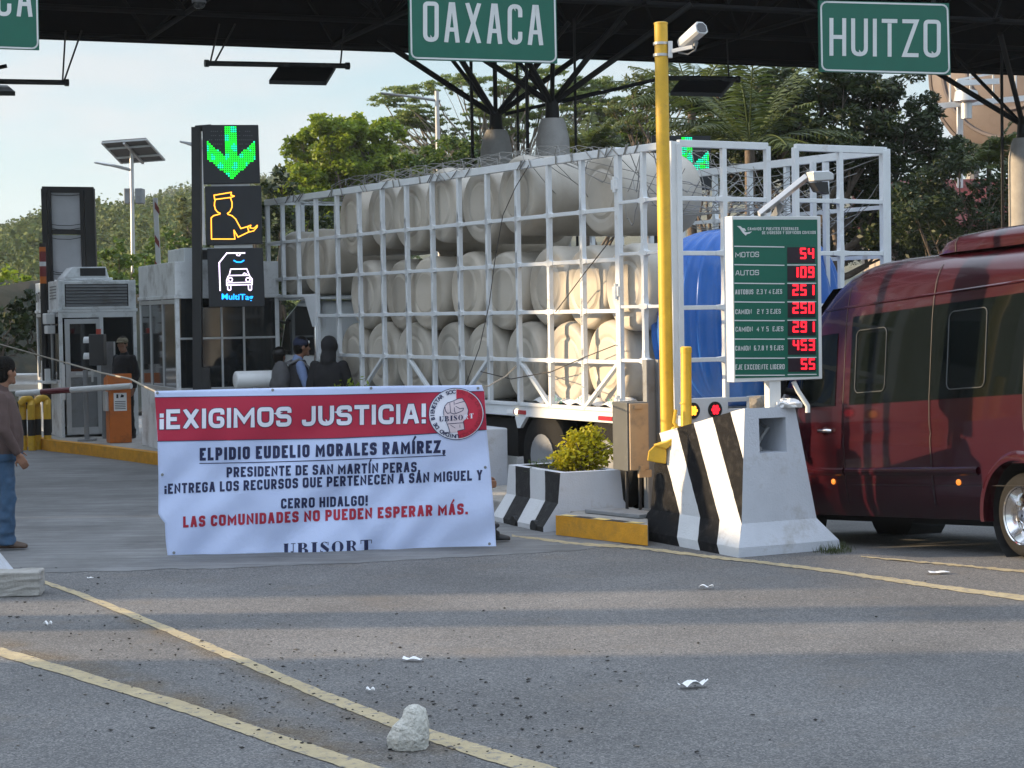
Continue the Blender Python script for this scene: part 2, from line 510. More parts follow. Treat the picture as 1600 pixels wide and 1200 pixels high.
m_white = M('white_paint', (.62, .63, .63), .45, var=.08, dirt=(.30, .27, .23), ds=2.2, dlo=.58, dhi=.85)
m_whiteconc = M('white_painted_concrete', (.50, .53, .585), .8, var=.07, bump=.25, bs=60, dirt=(.27, .25, .22), ds=3.2, dlo=.54, dhi=.82)
m_black = M('black_paint', (.012, .012, .013), .55, var=.3)
m_blackmetal = M('black_metal', (.012, .012, .013), .5, var=.3)
m_dark = M('dark_rubber', (.015, .015, .015), .8)
m_canopy = M('dark_canopy_steel', (.004, .004, .0045), .8, var=.3, spec=.1)
m_strut = M('dark_strut_steel', (.010, .010, .010), .6, spec=.25)
m_conc = M('grey_concrete', (.30, .29, .27), .85, var=.18, vs=5, bump=.35, bs=50, dirt=(.17, .16, .14), ds=3)
m_column = M('column_concrete', (.32, .31, .30), .85, var=.14, vs=4, bump=.2, bs=40)
m_yellow = M('yellow_paint', (.60, .36, .025), .5, var=.12, vs=6, dirt=(.30, .20, .05), ds=4, dlo=.55, dhi=.8)
m_kerb = M('yellow_kerb_paint', (.58, .27, .015), .75, var=.16, vs=9, bump=.3, bs=60, dirt=(.25, .15, .04), ds=5, dlo=.5, dhi=.85)
m_green = M('sign_green', (.001, .105, .066), .45, var=.06)
m_signwhite = M('sign_white', (.62, .63, .62), .5, var=.05)
m_alu = M('aluminium', (.50, .51, .52), .42, .55, var=.08)
m_grey = M('grey_metal_paint', (.22, .23, .24), .5, .1, var=.1, dirt=(.12, .11, .10), ds=3)
m_booth = M('booth_panel', (.70, .725, .74), .42, .15, var=.10, vs=2.5, dirt=(.22, .21, .2), ds=2.2)
m_glass = M('dark_glass', (.012, .015, .017), .06, var=.1, spec=.7)
m_chrome = M('chrome', (.75, .75, .76), .12, 1.0, var=.05)
m_tyre = M('tyre_rubber', (.014, .014, .014), .8, bump=.3, bs=80, spec=.15)
m_orange = M('orange_paint', (.52, .13, .012), .45, var=.1, dirt=(.2, .07, .02), ds=4)
m_red = M('red_paint', (.35, .03, .03), .5)
m_paper = M('paper', (.75, .75, .75), .8, var=.04)
m_navy = M('navy_print', (.012, .018, .07), .7, var=.06)
m_wood = M('bark', (.12, .095, .075), .9, var=.3, vs=8, bump=.6, bs=20)
# ------------------------------------------------------------------ ground, slab, markings
VA = R(21.6)
VAN_O = V((5.11, 16.45, 0))
vF, vR = V((-math.sin(VA), math.cos(VA), 0)), V((math.cos(VA), math.sin(VA), 0))
def sstep(a, b, x):
    t = min(1, max(0, (x - a) / (b - a))); return t * t * (3 - 2 * t)
SLOPE = math.tan(R(4.1))
def zg(x, y):
    d = V((x, y, 0)) - VAN_O
    t, u = d.dot(vF), d.dot(vR)
    return -SLOPE * min(9, max(0, t)) * sstep(-1.95, -1.2, u)

def ground_mat():
    m = bpy.data.materials.new('asphalt'); m.use_nodes = True
    n = m.node_tree.nodes; l = m.node_tree.links; b = n['Principled BSDF']
    tc = n.new('ShaderNodeTexCoord')
    def noise(sc_, det, ro=.6):
        q = n.new('ShaderNodeTexNoise'); q.inputs['Scale'].default_value = sc_; q.inputs['Detail'].default_value = det; q.inputs['Roughness'].default_value = ro
        l.new(tc.outputs['Object'], q.inputs['Vector']); return q
    fine = n.new('ShaderNodeTexVoronoi'); fine.inputs['Scale'].default_value = 112; fine.inputs['Randomness'].default_value = 1
    l.new(tc.outputs['Object'], fine.inputs['Vector'])
    sep = n.new('ShaderNodeSeparateColor'); l.new(fine.outputs['Color'], sep.inputs[0])
    rp = n.new('ShaderNodeValToRGB')
    e = rp.color_ramp.elements
    e[0].position = 0; e[0].color = (.055, .055, .058, 1)
    e[1].position = 1; e[1].color = (.215, .208, .198, 1)
    a = e.new(.35); a.color = (.085, .085, .086, 1)
    a = e.new(.75); a.color = (.136, .133, .128, 1)
    l.new(sep.outputs[0], rp.inputs['Fac'])
    big = noise(.55, 7, .62)
    mr = n.new('ShaderNodeMapRange'); mr.inputs['From Min'].default_value = .3; mr.inputs['From Max'].default_value = .7; mr.inputs['To Min'].default_value = .74; mr.inputs['To Max'].default_value = 1.24
    l.new(big.outputs['Fac'], mr.inputs['Value'])
    mx = n.new('ShaderNodeMix'); mx.data_type = 'RGBA'; mx.blend_type = 'MULTIPLY'; mx.inputs['Factor'].default_value = 1
    l.new(rp.outputs['Color'], mx.inputs[6]); l.new(mr.outputs['Result'], mx.inputs[7])
    # brownish dust patches
    mid = noise(1.3, 8, .7)
    dr = n.new('ShaderNodeMapRange'); dr.inputs['From Min'].default_value = .54; dr.inputs['From Max'].default_value = .74; dr.inputs['To Max'].default_value = .55
    l.new(mid.outputs['Fac'], dr.inputs['Value'])
    d2 = n.new('ShaderNodeMix'); d2.data_type = 'RGBA'; l.new(dr.outputs['Result'], d2.inputs['Factor']); l.new(mx.outputs[2], d2.inputs[6]); d2.inputs[7].default_value = (.13, .108, .085, 1)
    # dark spots (tar, oil, crumbs)
    sp = noise(9, 4, .7)
    sr = n.new('ShaderNodeMapRange'); sr.inputs['From Min'].default_value = .66; sr.inputs['From Max'].default_value = .72; sr.inputs['To Max'].default_value = .75
    l.new(sp.outputs['Fac'], sr.inputs['Value'])
    d3 = n.new('ShaderNodeMix'); d3.data_type = 'RGBA'; l.new(sr.outputs['Result'], d3.inputs['Factor']); l.new(d2.outputs[2], d3.inputs[6]); d3.inputs[7].default_value = (.02, .02, .02, 1)
    # cracks
    ck = n.new('ShaderNodeTexVoronoi'); ck.feature = 'DISTANCE_TO_EDGE'; ck.inputs['Scale'].default_value = .33
    wn = noise(2.0, 5, .6)
    wm = n.new('ShaderNodeMix'); wm.data_type = 'RGBA'; wm.blend_type = 'LINEAR_LIGHT'; wm.inputs['Factor'].default_value = .35
    l.new(tc.outputs['Object'], wm.inputs[6]); l.new(wn.outputs['Color'], wm.inputs[7]); l.new(wm.outputs[2], ck.inputs['Vector'])
    cr_ = n.new('ShaderNodeMapRange'); cr_.inputs['From Min'].default_value = .0; cr_.inputs['From Max'].default_value = .006; cr_.inputs['To Min'].default_value = .0; cr_.inputs['To Max'].default_value = 0
    l.new(ck.outputs['Distance'], cr_.inputs['Value'])
    d4 = n.new('ShaderNodeMix'); d4.data_type = 'RGBA'; l.new(cr_.outputs['Result'], d4.inputs['Factor']); l.new(d3.outputs[2], d4.inputs[6]); d4.inputs[7].default_value = (.02, .02, .02, 1)
    l.new(d4.outputs[2], b.inputs['Base Color'])
    b.inputs['Roughness'].default_value = .85
    bp = n.new('ShaderNodeBump'); bp.inputs['Strength'].default_value = .5; bp.inputs['Distance'].default_value = .012
    l.new(sep.outputs[0], bp.inputs['Height']); l.new(bp.outputs['Normal'], b.inputs['Normal'])
    return m
m_asphalt = ground_mat()

xs = [-900, -400, -200, -100, -60, -40, -30, -20, -12] + [-8 + .5 * i for i in range(25)] + [4 + .12 * i + 0.0 for i in range(1, 26)] + [7.5 + .5 * i for i in range(1, 16)] + [20, 30, 45, 70, 120, 250, 900]
ys = [-400, -100, -20, 0] + [4 + .5 * i for i in range(20)] + [14 + .25 * i for i in range(1, 60)] + [29.5, 31, 34, 38, 45, 60, 90, 140, 250, 600, 2500]
gx = np.array(sorted(set(xs))); gy = np.array(sorted(set(ys)))
gv = [(x, y, zg(x, y)) for y in gy for x in gx]
nx_ = len(gx)
gq = np.array([(j * nx_ + i, j * nx_ + i + 1, (j + 1) * nx_ + i + 1, (j + 1) * nx_ + i) for j in range(len(gy) - 1) for i in range(nx_ - 1)])
road = npmesh('road', gv, gq, m_asphalt)
tag(road, 'worn grey asphalt road in front of the toll lanes', None, None, 'structure')

def slab_mat():
    m = M('concrete_slab', (.155, .157, .158), .8, var=.2, vs=1.1, bump=.25, bs=70, dirt=(.085, .085, .085), ds=.9, dlo=.45, dhi=.72)
    n = m.node_tree.nodes; l = m.node_tree.links; b = n['Principled BSDF']
    src = b.inputs['Base Color'].links[0].from_socket
    tc = n.new('ShaderNodeTexCoord'); mp = n.new('ShaderNodeMapping'); mp.inputs['Scale'].default_value = (.35, 5, 1)
    no = n.new('ShaderNodeTexNoise'); no.inputs['Scale'].default_value = 2.2; no.inputs['Detail'].default_value = 6
    l.new(tc.outputs['Object'], mp.inputs['Vector']); l.new(mp.outputs[0], no.inputs['Vector'])
    mr = n.new('ShaderNodeMapRange'); mr.inputs['From Min'].default_value = .35; mr.inputs['From Max'].default_value = .65; mr.inputs['To Min'].default_value = .8; mr.inputs['To Max'].default_value = 1.18
    l.new(no.outputs['Fac'], mr.inputs['Value'])
    mx = n.new('ShaderNodeMix'); mx.data_type = 'RGBA'; mx.blend_type = 'MULTIPLY'; mx.inputs['Factor'].default_value = 1
    l.new(src, mx.inputs[6]); l.new(mr.outputs['Result'], mx.inputs[7]); l.new(mx.outputs[2], b.inputs['Base Color'])
    return m
m_slab = slab_mat()
front = [(-150, 905), (0, 898), (60, 896), (130, 893), (200, 893), (260, 889), (330, 889), (400, 886), (480, 883), (560, 880), (640, 875), (700, 872), (780, 868), (850, 863), (905, 860)]
rng = random.Random(4)
fp = []
for (xa, ya), (xb, yb) in zip(front[:-1], front[1:]):
    for k in range(6):
        f = k / 6
        fp.append(gnd(xa + (xb - xa) * f, ya + (yb - ya) * f + rng.uniform(-.7, .7)))
fp.append(gnd(*front[-1]))
back = [V((1.35, 18.0, 0)), V((-.1, 21.5, 0)), V((-1.2, 25, 0)), V((-3, 29, 0)), V((-8, 42, 0)), V((-20, 60, 0)), V((-40, 60, 0)), V((-30, 18, 0))]
mb = MB()
mb.poly([V((p.x, p.y, .003)) for p in fp + back])
tag(mb.build('concrete_slab', m_slab, recalc=False), 'pale concrete slab of the toll lane', None, None, 'structure')

def mark_mat():
    m = M('road_marking', (.36, .295, .175), .8, var=.18, vs=6, bump=.4, bs=90, dirt=(.15, .145, .14), ds=17, dlo=.53, dhi=.64)
    return m
m_mark = mark_mat()
def marking(name, pts, label):
    """pts: (x, ytop, ybottom) in pixels on the ground"""
    mb = MB(); a = []; c = []
    for (p0, p1) in zip(pts[:-1], pts[1:]):
        for k in range(14):
            f = k / 14
            x, y0, y1 = [p0[i] + (p1[i] - p0[i]) * f for i in range(3)]
            y0, y1 = y0 + (y1 - y0) * .07, y1 - (y1 - y0) * .07
            a.append((x, y0 + rng.uniform(-.8, .8))); c.append((x, y1 + rng.uniform(-.8, .8)))
    a.append(pts[-1][:2]); c.append((pts[-1][0], pts[-1][2]))
    A = [gnd(*q) for q in a]; B = [gnd(*q) for q in c]
    for i in range(len(A) - 1):
        q = [A[i], A[i + 1], B[i + 1], B[i]]
        mb.poly([V((p.x, p.y, zg(p.x, p.y) + .0045)) for p in q])
    o = mb.build(name, m_mark, recalc=False)
    return tag(o, label, None, None, 'structure')
marking('road_marking', [(62, 905, 911), (130, 927, 936), (240, 969, 981), (380, 1026, 1041), (500, 1077, 1095), (640, 1129, 1150), (740, 1160, 1184), (840, 1190, 1216), (960, 1224, 1255)], 'cream lane line running behind the rock')
marking('road_marking', [(-60, 992, 1008), (0, 1011, 1027), (160, 1058, 1075), (300, 1100, 1120), (420, 1141, 1163), (560, 1186, 1210), (700, 1232, 1260)], 'cream lane line at the near left')
marking('road_marking', [(800, 836, 839), (900, 848, 852), (1000, 854, 859), (1100, 867, 872), (1200, 878, 883), (1300, 890, 896), (1400, 904, 911), (1500, 918, 926), (1640, 936, 945)], 'thin cream line in front of the striped block')
marking('road_marking', [(1345, 869, 871), (1440, 877, 880), (1540, 886, 890), (1640, 895, 900)], 'faint cream line beside the red van')

# gravel crumbs and dark debris along the lines: nobody could count them
rng = random.Random(11)
mb = MB()
def crumb(p, r):
    m = Euler((rng.uniform(0, 3), rng.uniform(0, 3), rng.uniform(0, 6))).to_matrix()
    q = [(1, 0, 0), (-1, 0, 0), (0, 1, 0), (0, -1, 0), (0, 0, .7), (0, 0, -.7)]
    vs = [p + V(((m @ (V(c) * r * rng.uniform(.5, 1.6))).x * 1.5, (m @ (V(c) * r)).y, (m @ (V(c) * r)).z * .6)) for c in q]
    mb.add(vs, [(0, 2, 4), (2, 1, 4), (1, 3, 4), (3, 0, 4), (2, 0, 5), (1, 2, 5), (3, 1, 5), (0, 3, 5)])
for k in range(850):
    if k % 9 == 0:
        px, py = rng.uniform(-20, 1620), rng.uniform(890, 1230)
    elif k % 3 == 1:
        px = rng.uniform(-20, 900); py = 925 + (px + 20) * .29 + rng.gauss(0, 38)
    else:
        px = rng.gauss(600, 260); py = rng.gauss(1090, 60)
    if py < 885: continue
    p = gnd(px, py)
    mb.cur = 0 if rng.random() < .7 else 1
    r = rng.choice((.003, .004, .005, .006, .007, .011))
    crumb(V((p.x, p.y, zg(p.x, p.y) + r * .4 + .004)), r)
m_crumb = M('dark_crumbs', (.03, .028, .026), .9)
m_crumb2 = M('stone_crumbs', (.14, .125, .11), .9)
tag(mb.build('gravel', [m_crumb, m_crumb2]), 'dark crumbs and gravel scattered over the asphalt', None, None, 'stuff')
# yellow-brown dust stains lying along the two near lines
def stain_mat():
    m = M('dust_stain', (.19, .125, .05), .95, var=.2)
    n = m.node_tree.nodes; l = m.node_tree.links; b = n['Principled BSDF']
    tc = n.new('ShaderNodeTexCoord'); no = n.new('ShaderNodeTexNoise'); no.inputs['Scale'].default_value = 3.5; no.inputs['Detail'].default_value = 8; no.inputs['Roughness'].default_value = .7
    at_ = n.new('ShaderNodeAttribute'); at_.attribute_name = 'fade'
    l.new(tc.outputs['Object'], no.inputs['Vector'])
    mr = n.new('ShaderNodeMapRange'); mr.inputs['From Min'].default_value = .35; mr.inputs['From Max'].default_value = .68; mr.inputs['To Max'].default_value = .55
    l.new(no.outputs['Fac'], mr.inputs['Value'])
    mu = n.new('ShaderNodeMath'); mu.operation = 'MULTIPLY'; l.new(mr.outputs['Result'], mu.inputs[0]); l.new(at_.outputs['Fac'], mu.inputs[1])
    l.new(mu.outputs[0], b.inputs['Alpha'])
    return m
m_stain = stain_mat()
def stain(pts, wd, label, sgn):
    vs, fs, fd = [], [], []
    N = 40; K = 4
    for i in range(N + 1):
        x = pts[0][0] + (pts[-1][0] - pts[0][0]) * i / N
        y = float(np.interp(x, [p[0] for p in pts], [p[1] for p in pts]))
        for k in range(K + 1):
            p = gnd(x, y + sgn * wd * k / K * (.5 + .5 * i / N)); vs.append((p.x, p.y, zg(p.x, p.y) + .0025)); fd.append((1 - k / K) * min(1, i / 4, (N - i) / 4))
    for i in range(N):
        for k in range(K): a = i * (K + 1) + k; fs.append((a, a + 1, a + K + 2, a + K + 1))
    me = bpy.data.meshes.new('road_stain'); me.from_pydata(vs, [], fs); me.materials.append(m_stain)
    at_ = me.attributes.new('fade', 'FLOAT', 'POINT'); at_.data.foreach_set('value', fd)
    o = bpy.data.objects.new('road_stain', me); col.objects.link(o); tag(o, label, None, None, 'structure')
stain([(-60, 1000), (0, 1012), (160, 1059), (300, 1101), (420, 1142), (560, 1187), (700, 1233)], 46, 'yellowish dust beside the near cream line', -1)
stain([(150, 942), (240, 976), (380, 1036), (500, 1089), (640, 1144), (740, 1178)], 40, 'yellowish dust below the far cream line', 1)
# ------------------------------------------------------------------ toll canopy
CA = R(22)
can = thing('toll_canopy', 'dark steel space-frame toll canopy on round concrete columns spanning the lanes', 'canopy', (0, 32.9, 0), CA)
ZB, ZT = 6.42, 8.2
mb = MB()
mb.span((-19.2, -5.6, ZT), (26, .3, ZT + .12))
mb.span((-19.2, .22, ZB), (26, .30, ZT))          # far fascia
mb.span((-19.2, -5.7, ZB + .9), (26, -5.6, ZT + .1)) # near fascia
mb.build('roof', m_canopy, can)
mb = MB()
for i in range(56):                             # corrugated soffit ribs
    mb.span((-19.2, -5.5 + i * .1, ZT - .05), (26, -5.46 + i * .1, ZT))
mb.build('soffit_ribs', m_canopy, can)
mb = MB()
gxs = [-18 + 3 * i for i in range(15)]; gys = [-5.2, -2.6, 0.1]
for y in gys: mb.tube((-18.8, y, ZB + .05), (25, y, ZB + .05), .045, n=8)
for x in gxs: mb.tube((x, -5.4, ZB + .05), (x, .1, ZB + .05), .04, n=8)
for i, x in enumerate(gxs[:-1]):
    for j, y in enumerate(gys[:-1]):
        c = V((x + 1.5, y + 1.3, ZT - .1))
        for dx, dy in ((-1.5, -1.3), (1.5, -1.3), (1.5, 1.3), (-1.5, 1.3)):
            mb.tube(c, (c.x + dx, min(.1, c.y + dy), ZB + .05), .028, n=6)
mb.build('space_frame', M('frame_steel', (.007, .007, .0075), .7, spec=.12), can, smooth=40)
for cx, cy in ((-.85, -3.86), (-1.01, -2.0), (8.5, -2.56), (-10.3, -2.9)):
    zt = 4.95
    mb = MB()
    mb.lathe([(.25, -1.2), (.25, zt - .42), (.245, zt - .3), (.20, zt - .08), (.165, zt)], (cx, cy, 0), n=28)
    mb.build('column', m_column, can, smooth=35)
    mb = MB()
    mb.tube((cx, cy, zt), (cx, cy, zt + .3), .11, .09)
    for dx, dy in ((-1.55, -1.5), (1.55, -1.5), (1.5, 1.2), (-1.5, 1.2), (-.6, -1.5), (.7, -1.3), (-.5, 1.2)):
        mb.tube((cx, cy, zt + .22), (cx + dx, cy + dy, ZB + .05), .045 if abs(dx) > 1 else .034, n=8)
    mb.tube((cx + .33, cy - .1, 2.5), (cx + .33, cy - .1, ZB), .02, n=6)
    mb.tube((cx - .36, cy + .1, 3.2), (cx - .36, cy + .1, ZB), .026, n=6)
    mb.tube((cx + .15, cy - .02, zt + .25), (cx + 1.7, cy - .2, zt + .62), .03, n=6)
    mb.build('strut', m_strut, can, smooth=40)

# hanging direction signs
cR, cF = V((math.cos(CA), math.sin(CA), 0)), V((-math.sin(CA), math.cos(CA), 0))
SP0 = V((0, 32.9, 0)) - cF * 5.85
def sg(px, py, off=0.0):
    return onpl(px, py, SP0 - cF * off, cF)
def road_sign(tl, tr, br, bl, word, wx0, wx1, yb0, yb1, h, label):
    c = (sg(*tl) + sg(*br)) / 2
    t = thing('direction_sign', label, 'road sign', c, CA, 'green direction signs under the canopy')
    def inset(k):
        out_ = []
        cx = sum(p[0] for p in (tl, tr, br, bl)) / 4; cy = sum(p[1] for p in (tl, tr, br, bl)) / 4
        for x, y in (tl, tr, br, bl):
            out_.append((x - k * (1 if x > cx else -1), y - k * (1 if y > cy else -1)))
        return out_
    mb = MB(); mb.prism([sg(*p) for p in (tl, tr, br, bl)], cF * .05)
    mb.build('sign_panel', m_green, t, world=True)
    mb = MB()
    q = inset(2.5)
    r = 9
    loop = []
    for (x, y), (sx, sy), a0 in zip(q, ((1, 1), (-1, 1), (-1, -1), (1, -1)), (180, 270, 0, 90)):
        for k in range(5):
            a = R(a0 + 90 * k / 4)
            loop.append((x + sx * r + r * math.cos(a), y + sy * r + r * math.sin(a)))
    pline(mb, loop + [loop[0]], 2.6, lambda x, y: sg(x, y, .004))
    mb.build('sign_border', m_signwhite, t, world=True)
    mb = MB(); lays(mb, word, wx0, wx1, yb0, yb1, h, lambda o_: (lambda x, y: sg(x, y, o_)), .005, .105, .30, 1.25)
    mb.build('lettering', m_signwhite, t, world=True)
    mb = MB()
    for (a, b) in ((tl, bl), (tr, br)):
        x = a[0] + (24 if a is tl else -24)
        p = sg(x, b[1], -.10); mb.beam((p.x, p.y, p.z + .1), (p.x, p.y, ZT), .06)
    mb.build('hanger', m_strut, t, world=True, split=True)
    return t
road_sign((639, -24), (869, -17), (871, 99), (640.5, 93), 'OAXACA', 661, 849, 65, 71, 63, 'green OAXACA road sign shown whole above the concrete columns')
road_sign((1280.5, 0.5), (1483, 5), (1485.5, 117), (1282, 112), 'HUITZO', 1296, 1470, 87, 90, 59, 'green HUITZO road sign under the canopy above the van')
road_sign((-170, -46), (59.5, -38), (61.5, 78), (-169, 71), 'OAXACA', -140, 51, 21, 26.5, 62, 'green road sign of which only the letters CA show')

# floodlights on hanging pipes
def flood(x0, y0, x1, y1, Y, lampx, lamp, label, rods):
    p, q = at(x0, y0, Y), at(x1, y1, Y + (x1 - x0) / 105 * .4)
    t = thing('floodlight', label, 'lamp', (p + q) / 2, CA, 'floodlights hung on pipes below the canopy')
    mb = MB(); mb.tube(p, q, .04); mb.tube(p, p + (p - q).normalized() * .06, .055); mb.tube(q, q + (q - p).normalized() * .06, .055)
    mb.build('pipe', m_blackmetal, t, smooth=40, world=True)
    mb = MB()
    for f, dx in rods:
        a = p + (q - p) * f
        mb.tube(a, V((a.x + dx, a.y + .2, ZB + .06)), .014, n=6)
    mb.build('hanger_rod', m_blackmetal, t, world=True, split=True)
    (xa, ya), (xb, yb), (xc, yc), (xd, yd) = lamp
    d = Y + (xa - x0) / 105 * .4
    pts = [at(xa, ya, d + .12), at(xb, yb, d + .12 + .35), at(xc, yc, d - .45 + .3), at(xd, yd, d - .45)]
    mb = MB(); mb.prism(pts, V((0, .01, .07)))
    mb.build('lamp_housing', m_blackmetal, t, world=True, bevel=.01)
    mb = MB()
    for f in (.15, .8):
        a = p + (q - p) * ((lampx[0] + (lampx[1] - lampx[0]) * f - x0) / (x1 - x0))
        b = pts[0] + (pts[1] - pts[0]) * f
        mb.tube(a + V((0, 0, .03)), a - V((0, 0, .03)), .06, n=10)
        mb.beam(a, b + V((0, 0, .03)), .035)
    mb.build('clamp', m_blackmetal, t, world=True)
flood(326, 99, 540, 103, 29.2, (432, 520), ((437, 107), (525, 109), (510, 134), (420, 132)), 'dark floodlight on a long pipe seen against open sky beside the OAXACA sign', ((.01, .12), (.04, .3), (.96, .05)))
flood(-70, 126, 101, 129, 29, (-60, 10), ((-70, 138), (12, 140), (24, 150), (-80, 149)), 'dark floodlight below the cut road sign ending in CA', ((.99, .25), (.98, .02), (.3, -.3)))
flood(1036, 122, 1150, 124, 31, (1060, 1148), ((1068, 124), (1150, 126), (1128, 152), (1047, 150)), 'dark floodlight just beside the camera pole, seen against trees', ((.04, 0), (.9, 0)))
# dome camera under the canopy
p = at(311, 2, 27)
t = thing('dome_camera', 'round dome camera hanging under the dark canopy soffit', 'camera', p, 0)
mb = MB(); mb.lathe([(.09, .12), (.1, .0), (.098, -.02)], p); mb.tube(p + V((0, 0, .1)), V((p.x, p.y, ZB + .1)), .03); mb.build('camera_body', m_grey, t, smooth=40, world=True)
mb = MB(); mb.ell(p + V((0, 0, -.03)), (.09, .09, .08)); mb.build('camera_dome', m_glass, t, smooth=60, world=True)

# ------------------------------------------------------------------ lane signal masts
def led(name, c, s): return M(name, c, .5, emit=c, es=s, var=.02)
m_ledg = led('led_green', (.004, .85, .03), .42)
m_ledc = led('led_cyan', (.0, .72, .36), .42)
m_ledo = led('led_orange', (1., .36, .03), .6)
m_ledp = led('led_white', (.85, .70, .95), .5)
m_ledb = led('led_blue', (.01, .30, 1.), .6)
m_ledr = led('led_red', (1., .010, .022), .6)
m_ledoff = M('led_dark_dots', (.10, .10, .11), .6)
m_panel = M('led_panel_black', (.012, .014, .018), .5, var=.1)
def arrow_pts():
    pts = []
    N = 26
    for j in range(N):
        for i in range(N):
            x, y = (i + .5) / N, (j + .5) / N
            dx = abs(x - .5)
            on = (dx < .125 and y < .80) or (dx < .47 and abs(y + .8 * dx - .80) < .165)
            pts.append((x, y, on))
    return pts
def masts(name, label, panels, pole_px, Y, group, cyan=.35):
    """panels: list of (x0,y0,x1,y1) in pixels"""
    p0 = at((panels[0][0] + panels[0][2]) / 2, 300, Y)
    n = V((.10, -.995, 0)).normalized()
    base = V((at(pole_px, 300, Y).x, Y + .1, 0))
    t = thing(name, label, 'lane signal', base, 0, group)
    def S(off=0.0): return lambda x, y: onpl(x, y, p0 + n * off, n)
    return t, S, n, base
t, S, n, base = masts('lane_signal', 'tall black mast with lit green arrow, orange officer and white car symbols', [(317, 195, 405, 285)], 307, 27.2, 'lane signal masts')
mb = MB(); mb.beam(at(309.5, 640, 27.3), at(307, 199, 27.3), .125, .13, up=(0, 1, 0)); mb.beam(base + V((.06, 0, .0)), V((base.x + .06, base.y, 1.4)), .12)
mb.beam(at(305, 201, 27.3), at(330, 199, 27.35), .08)
mb.build('mast', m_blackmetal, t, world=True)
quads = [((315.5, 195), (403.5, 195), (406.5, 286), (318, 288)), ((320, 291), (408, 290), (410, 381), (322.5, 383)), ((323.5, 388), (410.5, 387), (414, 479), (326.5, 480))]
for k, q in enumerate(quads):
    mb = MB(); mb.prism([S()(*p) for p in q], n * -.09)
    o = mb.build('signal_panel', m_panel, t, world=True, bevel=.008)
    if k < 2:
        mb = MB(); x = q[3][0] + 12
        mb.prism([S(-.05)(x, q[3][1] - 1), S(-.05)(x + 60, q[3][1] - 1.5), S(-.05)(x + 60, q[3][1] + 5), S(-.05)(x, q[3][1] + 5)], n * -.05)
        mb.build('bracket', m_alu, t, world=True)
rng = random.Random(3)
def arrow(x0, y0, wd, ht, shear, Sf, t, cyanp):
    on, of = MB(), MB()
    for x, y, f in arrow_pts():
        px, py = x0 + x * wd + shear * y, y0 + y * ht
        d = wd / 26 * .37
        q = [(px - d, py - d), (px + d, py - d), (px + d, py + d), (px - d, py + d)]
        if f:
            blk = math.sin(x * 23 + 1.3) * math.sin(y * 19 + .4)
            on.cur = 1 if blk + rng.uniform(-.3, .3) > .45 - cyanp else 0
            on.poly([Sf(*c) for c in q])
        elif y < .5 and y > .04 and .12 < abs(x - .5) < .42 and abs(abs(x - .5) - .27) < .16 - abs(y - .2) * .45 and rng.random() < .8 and int(y * 26) % 2 == 0:
            d *= .6
            of.poly([Sf(*c) for c in [(px - d, py - d), (px + d, py - d), (px + d, py + d), (px - d, py + d)]])
    on.build('arrow', [m_ledg, m_ledc], t, world=True)
    of.build('unlit_dots', m_ledoff, t, world=True)
arrow(319, 197, 82, 86, 2.5, S(.005), t, 0.0)
mb = MB()
f_ = lambda pts: [(300 + x / 4, 190 + y / 4) for x, y in pts]
pl = lambda pts, w_=1.7: pline(mb, f_(pts), w_, S(.006))
pl([(138, 460), (246, 442), (243, 458), (264, 466), (240, 474), (142, 487), (138, 460)])
pl([(146, 488), (141, 505), (140, 525), (147, 550), (160, 566), (176, 573), (172, 578), (135, 588), (120, 602), (122, 734), (268, 734), (262, 678), (288, 722), (354, 690)])
pl([(240, 475), (250, 505), (250, 535), (238, 562), (222, 574), (226, 580), (250, 588), (272, 608), (305, 668), (352, 655), (356, 652)])
pl([(356, 652), (368, 648), (362, 664), (385, 668), (408, 648), (406, 660), (385, 684), (354, 690)], 1.5)
pl([(346, 655), (356, 690)])
mb.build('officer_symbol', m_ledo, t, world=True)
mb = MB()
pl([(176, 1056), (170, 882), (218, 822), (330, 821)], 2.0)
pl([(276, 824), (282, 836), (296, 838), (304, 824)], 1.6)
pl([(232, 962), (242, 922), (342, 920), (358, 960), (232, 962)])
pl([(226, 966), (217, 990), (217, 1022), (375, 1018), (376, 985), (358, 962)])
pl([(217, 1008), (375, 1004)], 1.4)
for cx in (240, 350):
    pl([(cx + 13 * math.cos(a), 988 + 13 * math.sin(a)) for a in [k * PI / 4 for k in range(9)]], 1.5)
for x in (222, 352):
    pl([(x, 1024), (x + 2, 1050), (x + 12, 1055), (x + 20, 1050), (x + 20, 1022)], 1.6)
pl([(318, 955), (326, 946), (338, 950), (340, 958)], 1.3)
mb.build('car_symbol', m_ledp, t, world=True)
mb = MB()
pl([(262, 868), (280, 878), (306, 878), (324, 868)], 2.0)
lay(mb, 'MultiTag', 346.5, 395.5, 467.5, 468.5, 8.5, S(.006), .018)
mb.build('tag_lettering', m_ledb, t, world=True)

# far lane signal behind the cargo truck
t, S, n, base = masts('lane_signal', 'lane signal with a cyan green arrow half hidden behind the truck', [(1047, 212, 1110, 290)], 1024, 29.5, 'lane signal masts')
mb = MB(); mb.beam(at(1024, 212, 29.6), V((at(1024, 212, 29.6).x + .05, 29.6, -.6)), .12, up=(0, 1, 0)); mb.build('mast', m_blackmetal, t, world=True)
mb = MB(); mb.prism([S()(*p) for p in ((1032, 212), (1110, 212), (1112, 296), (1034, 297))], n * -.16); mb.build('signal_panel', m_panel, t, world=True)
arrow(1036, 214, 74, 80, 1.5, S(.005), t, .75)

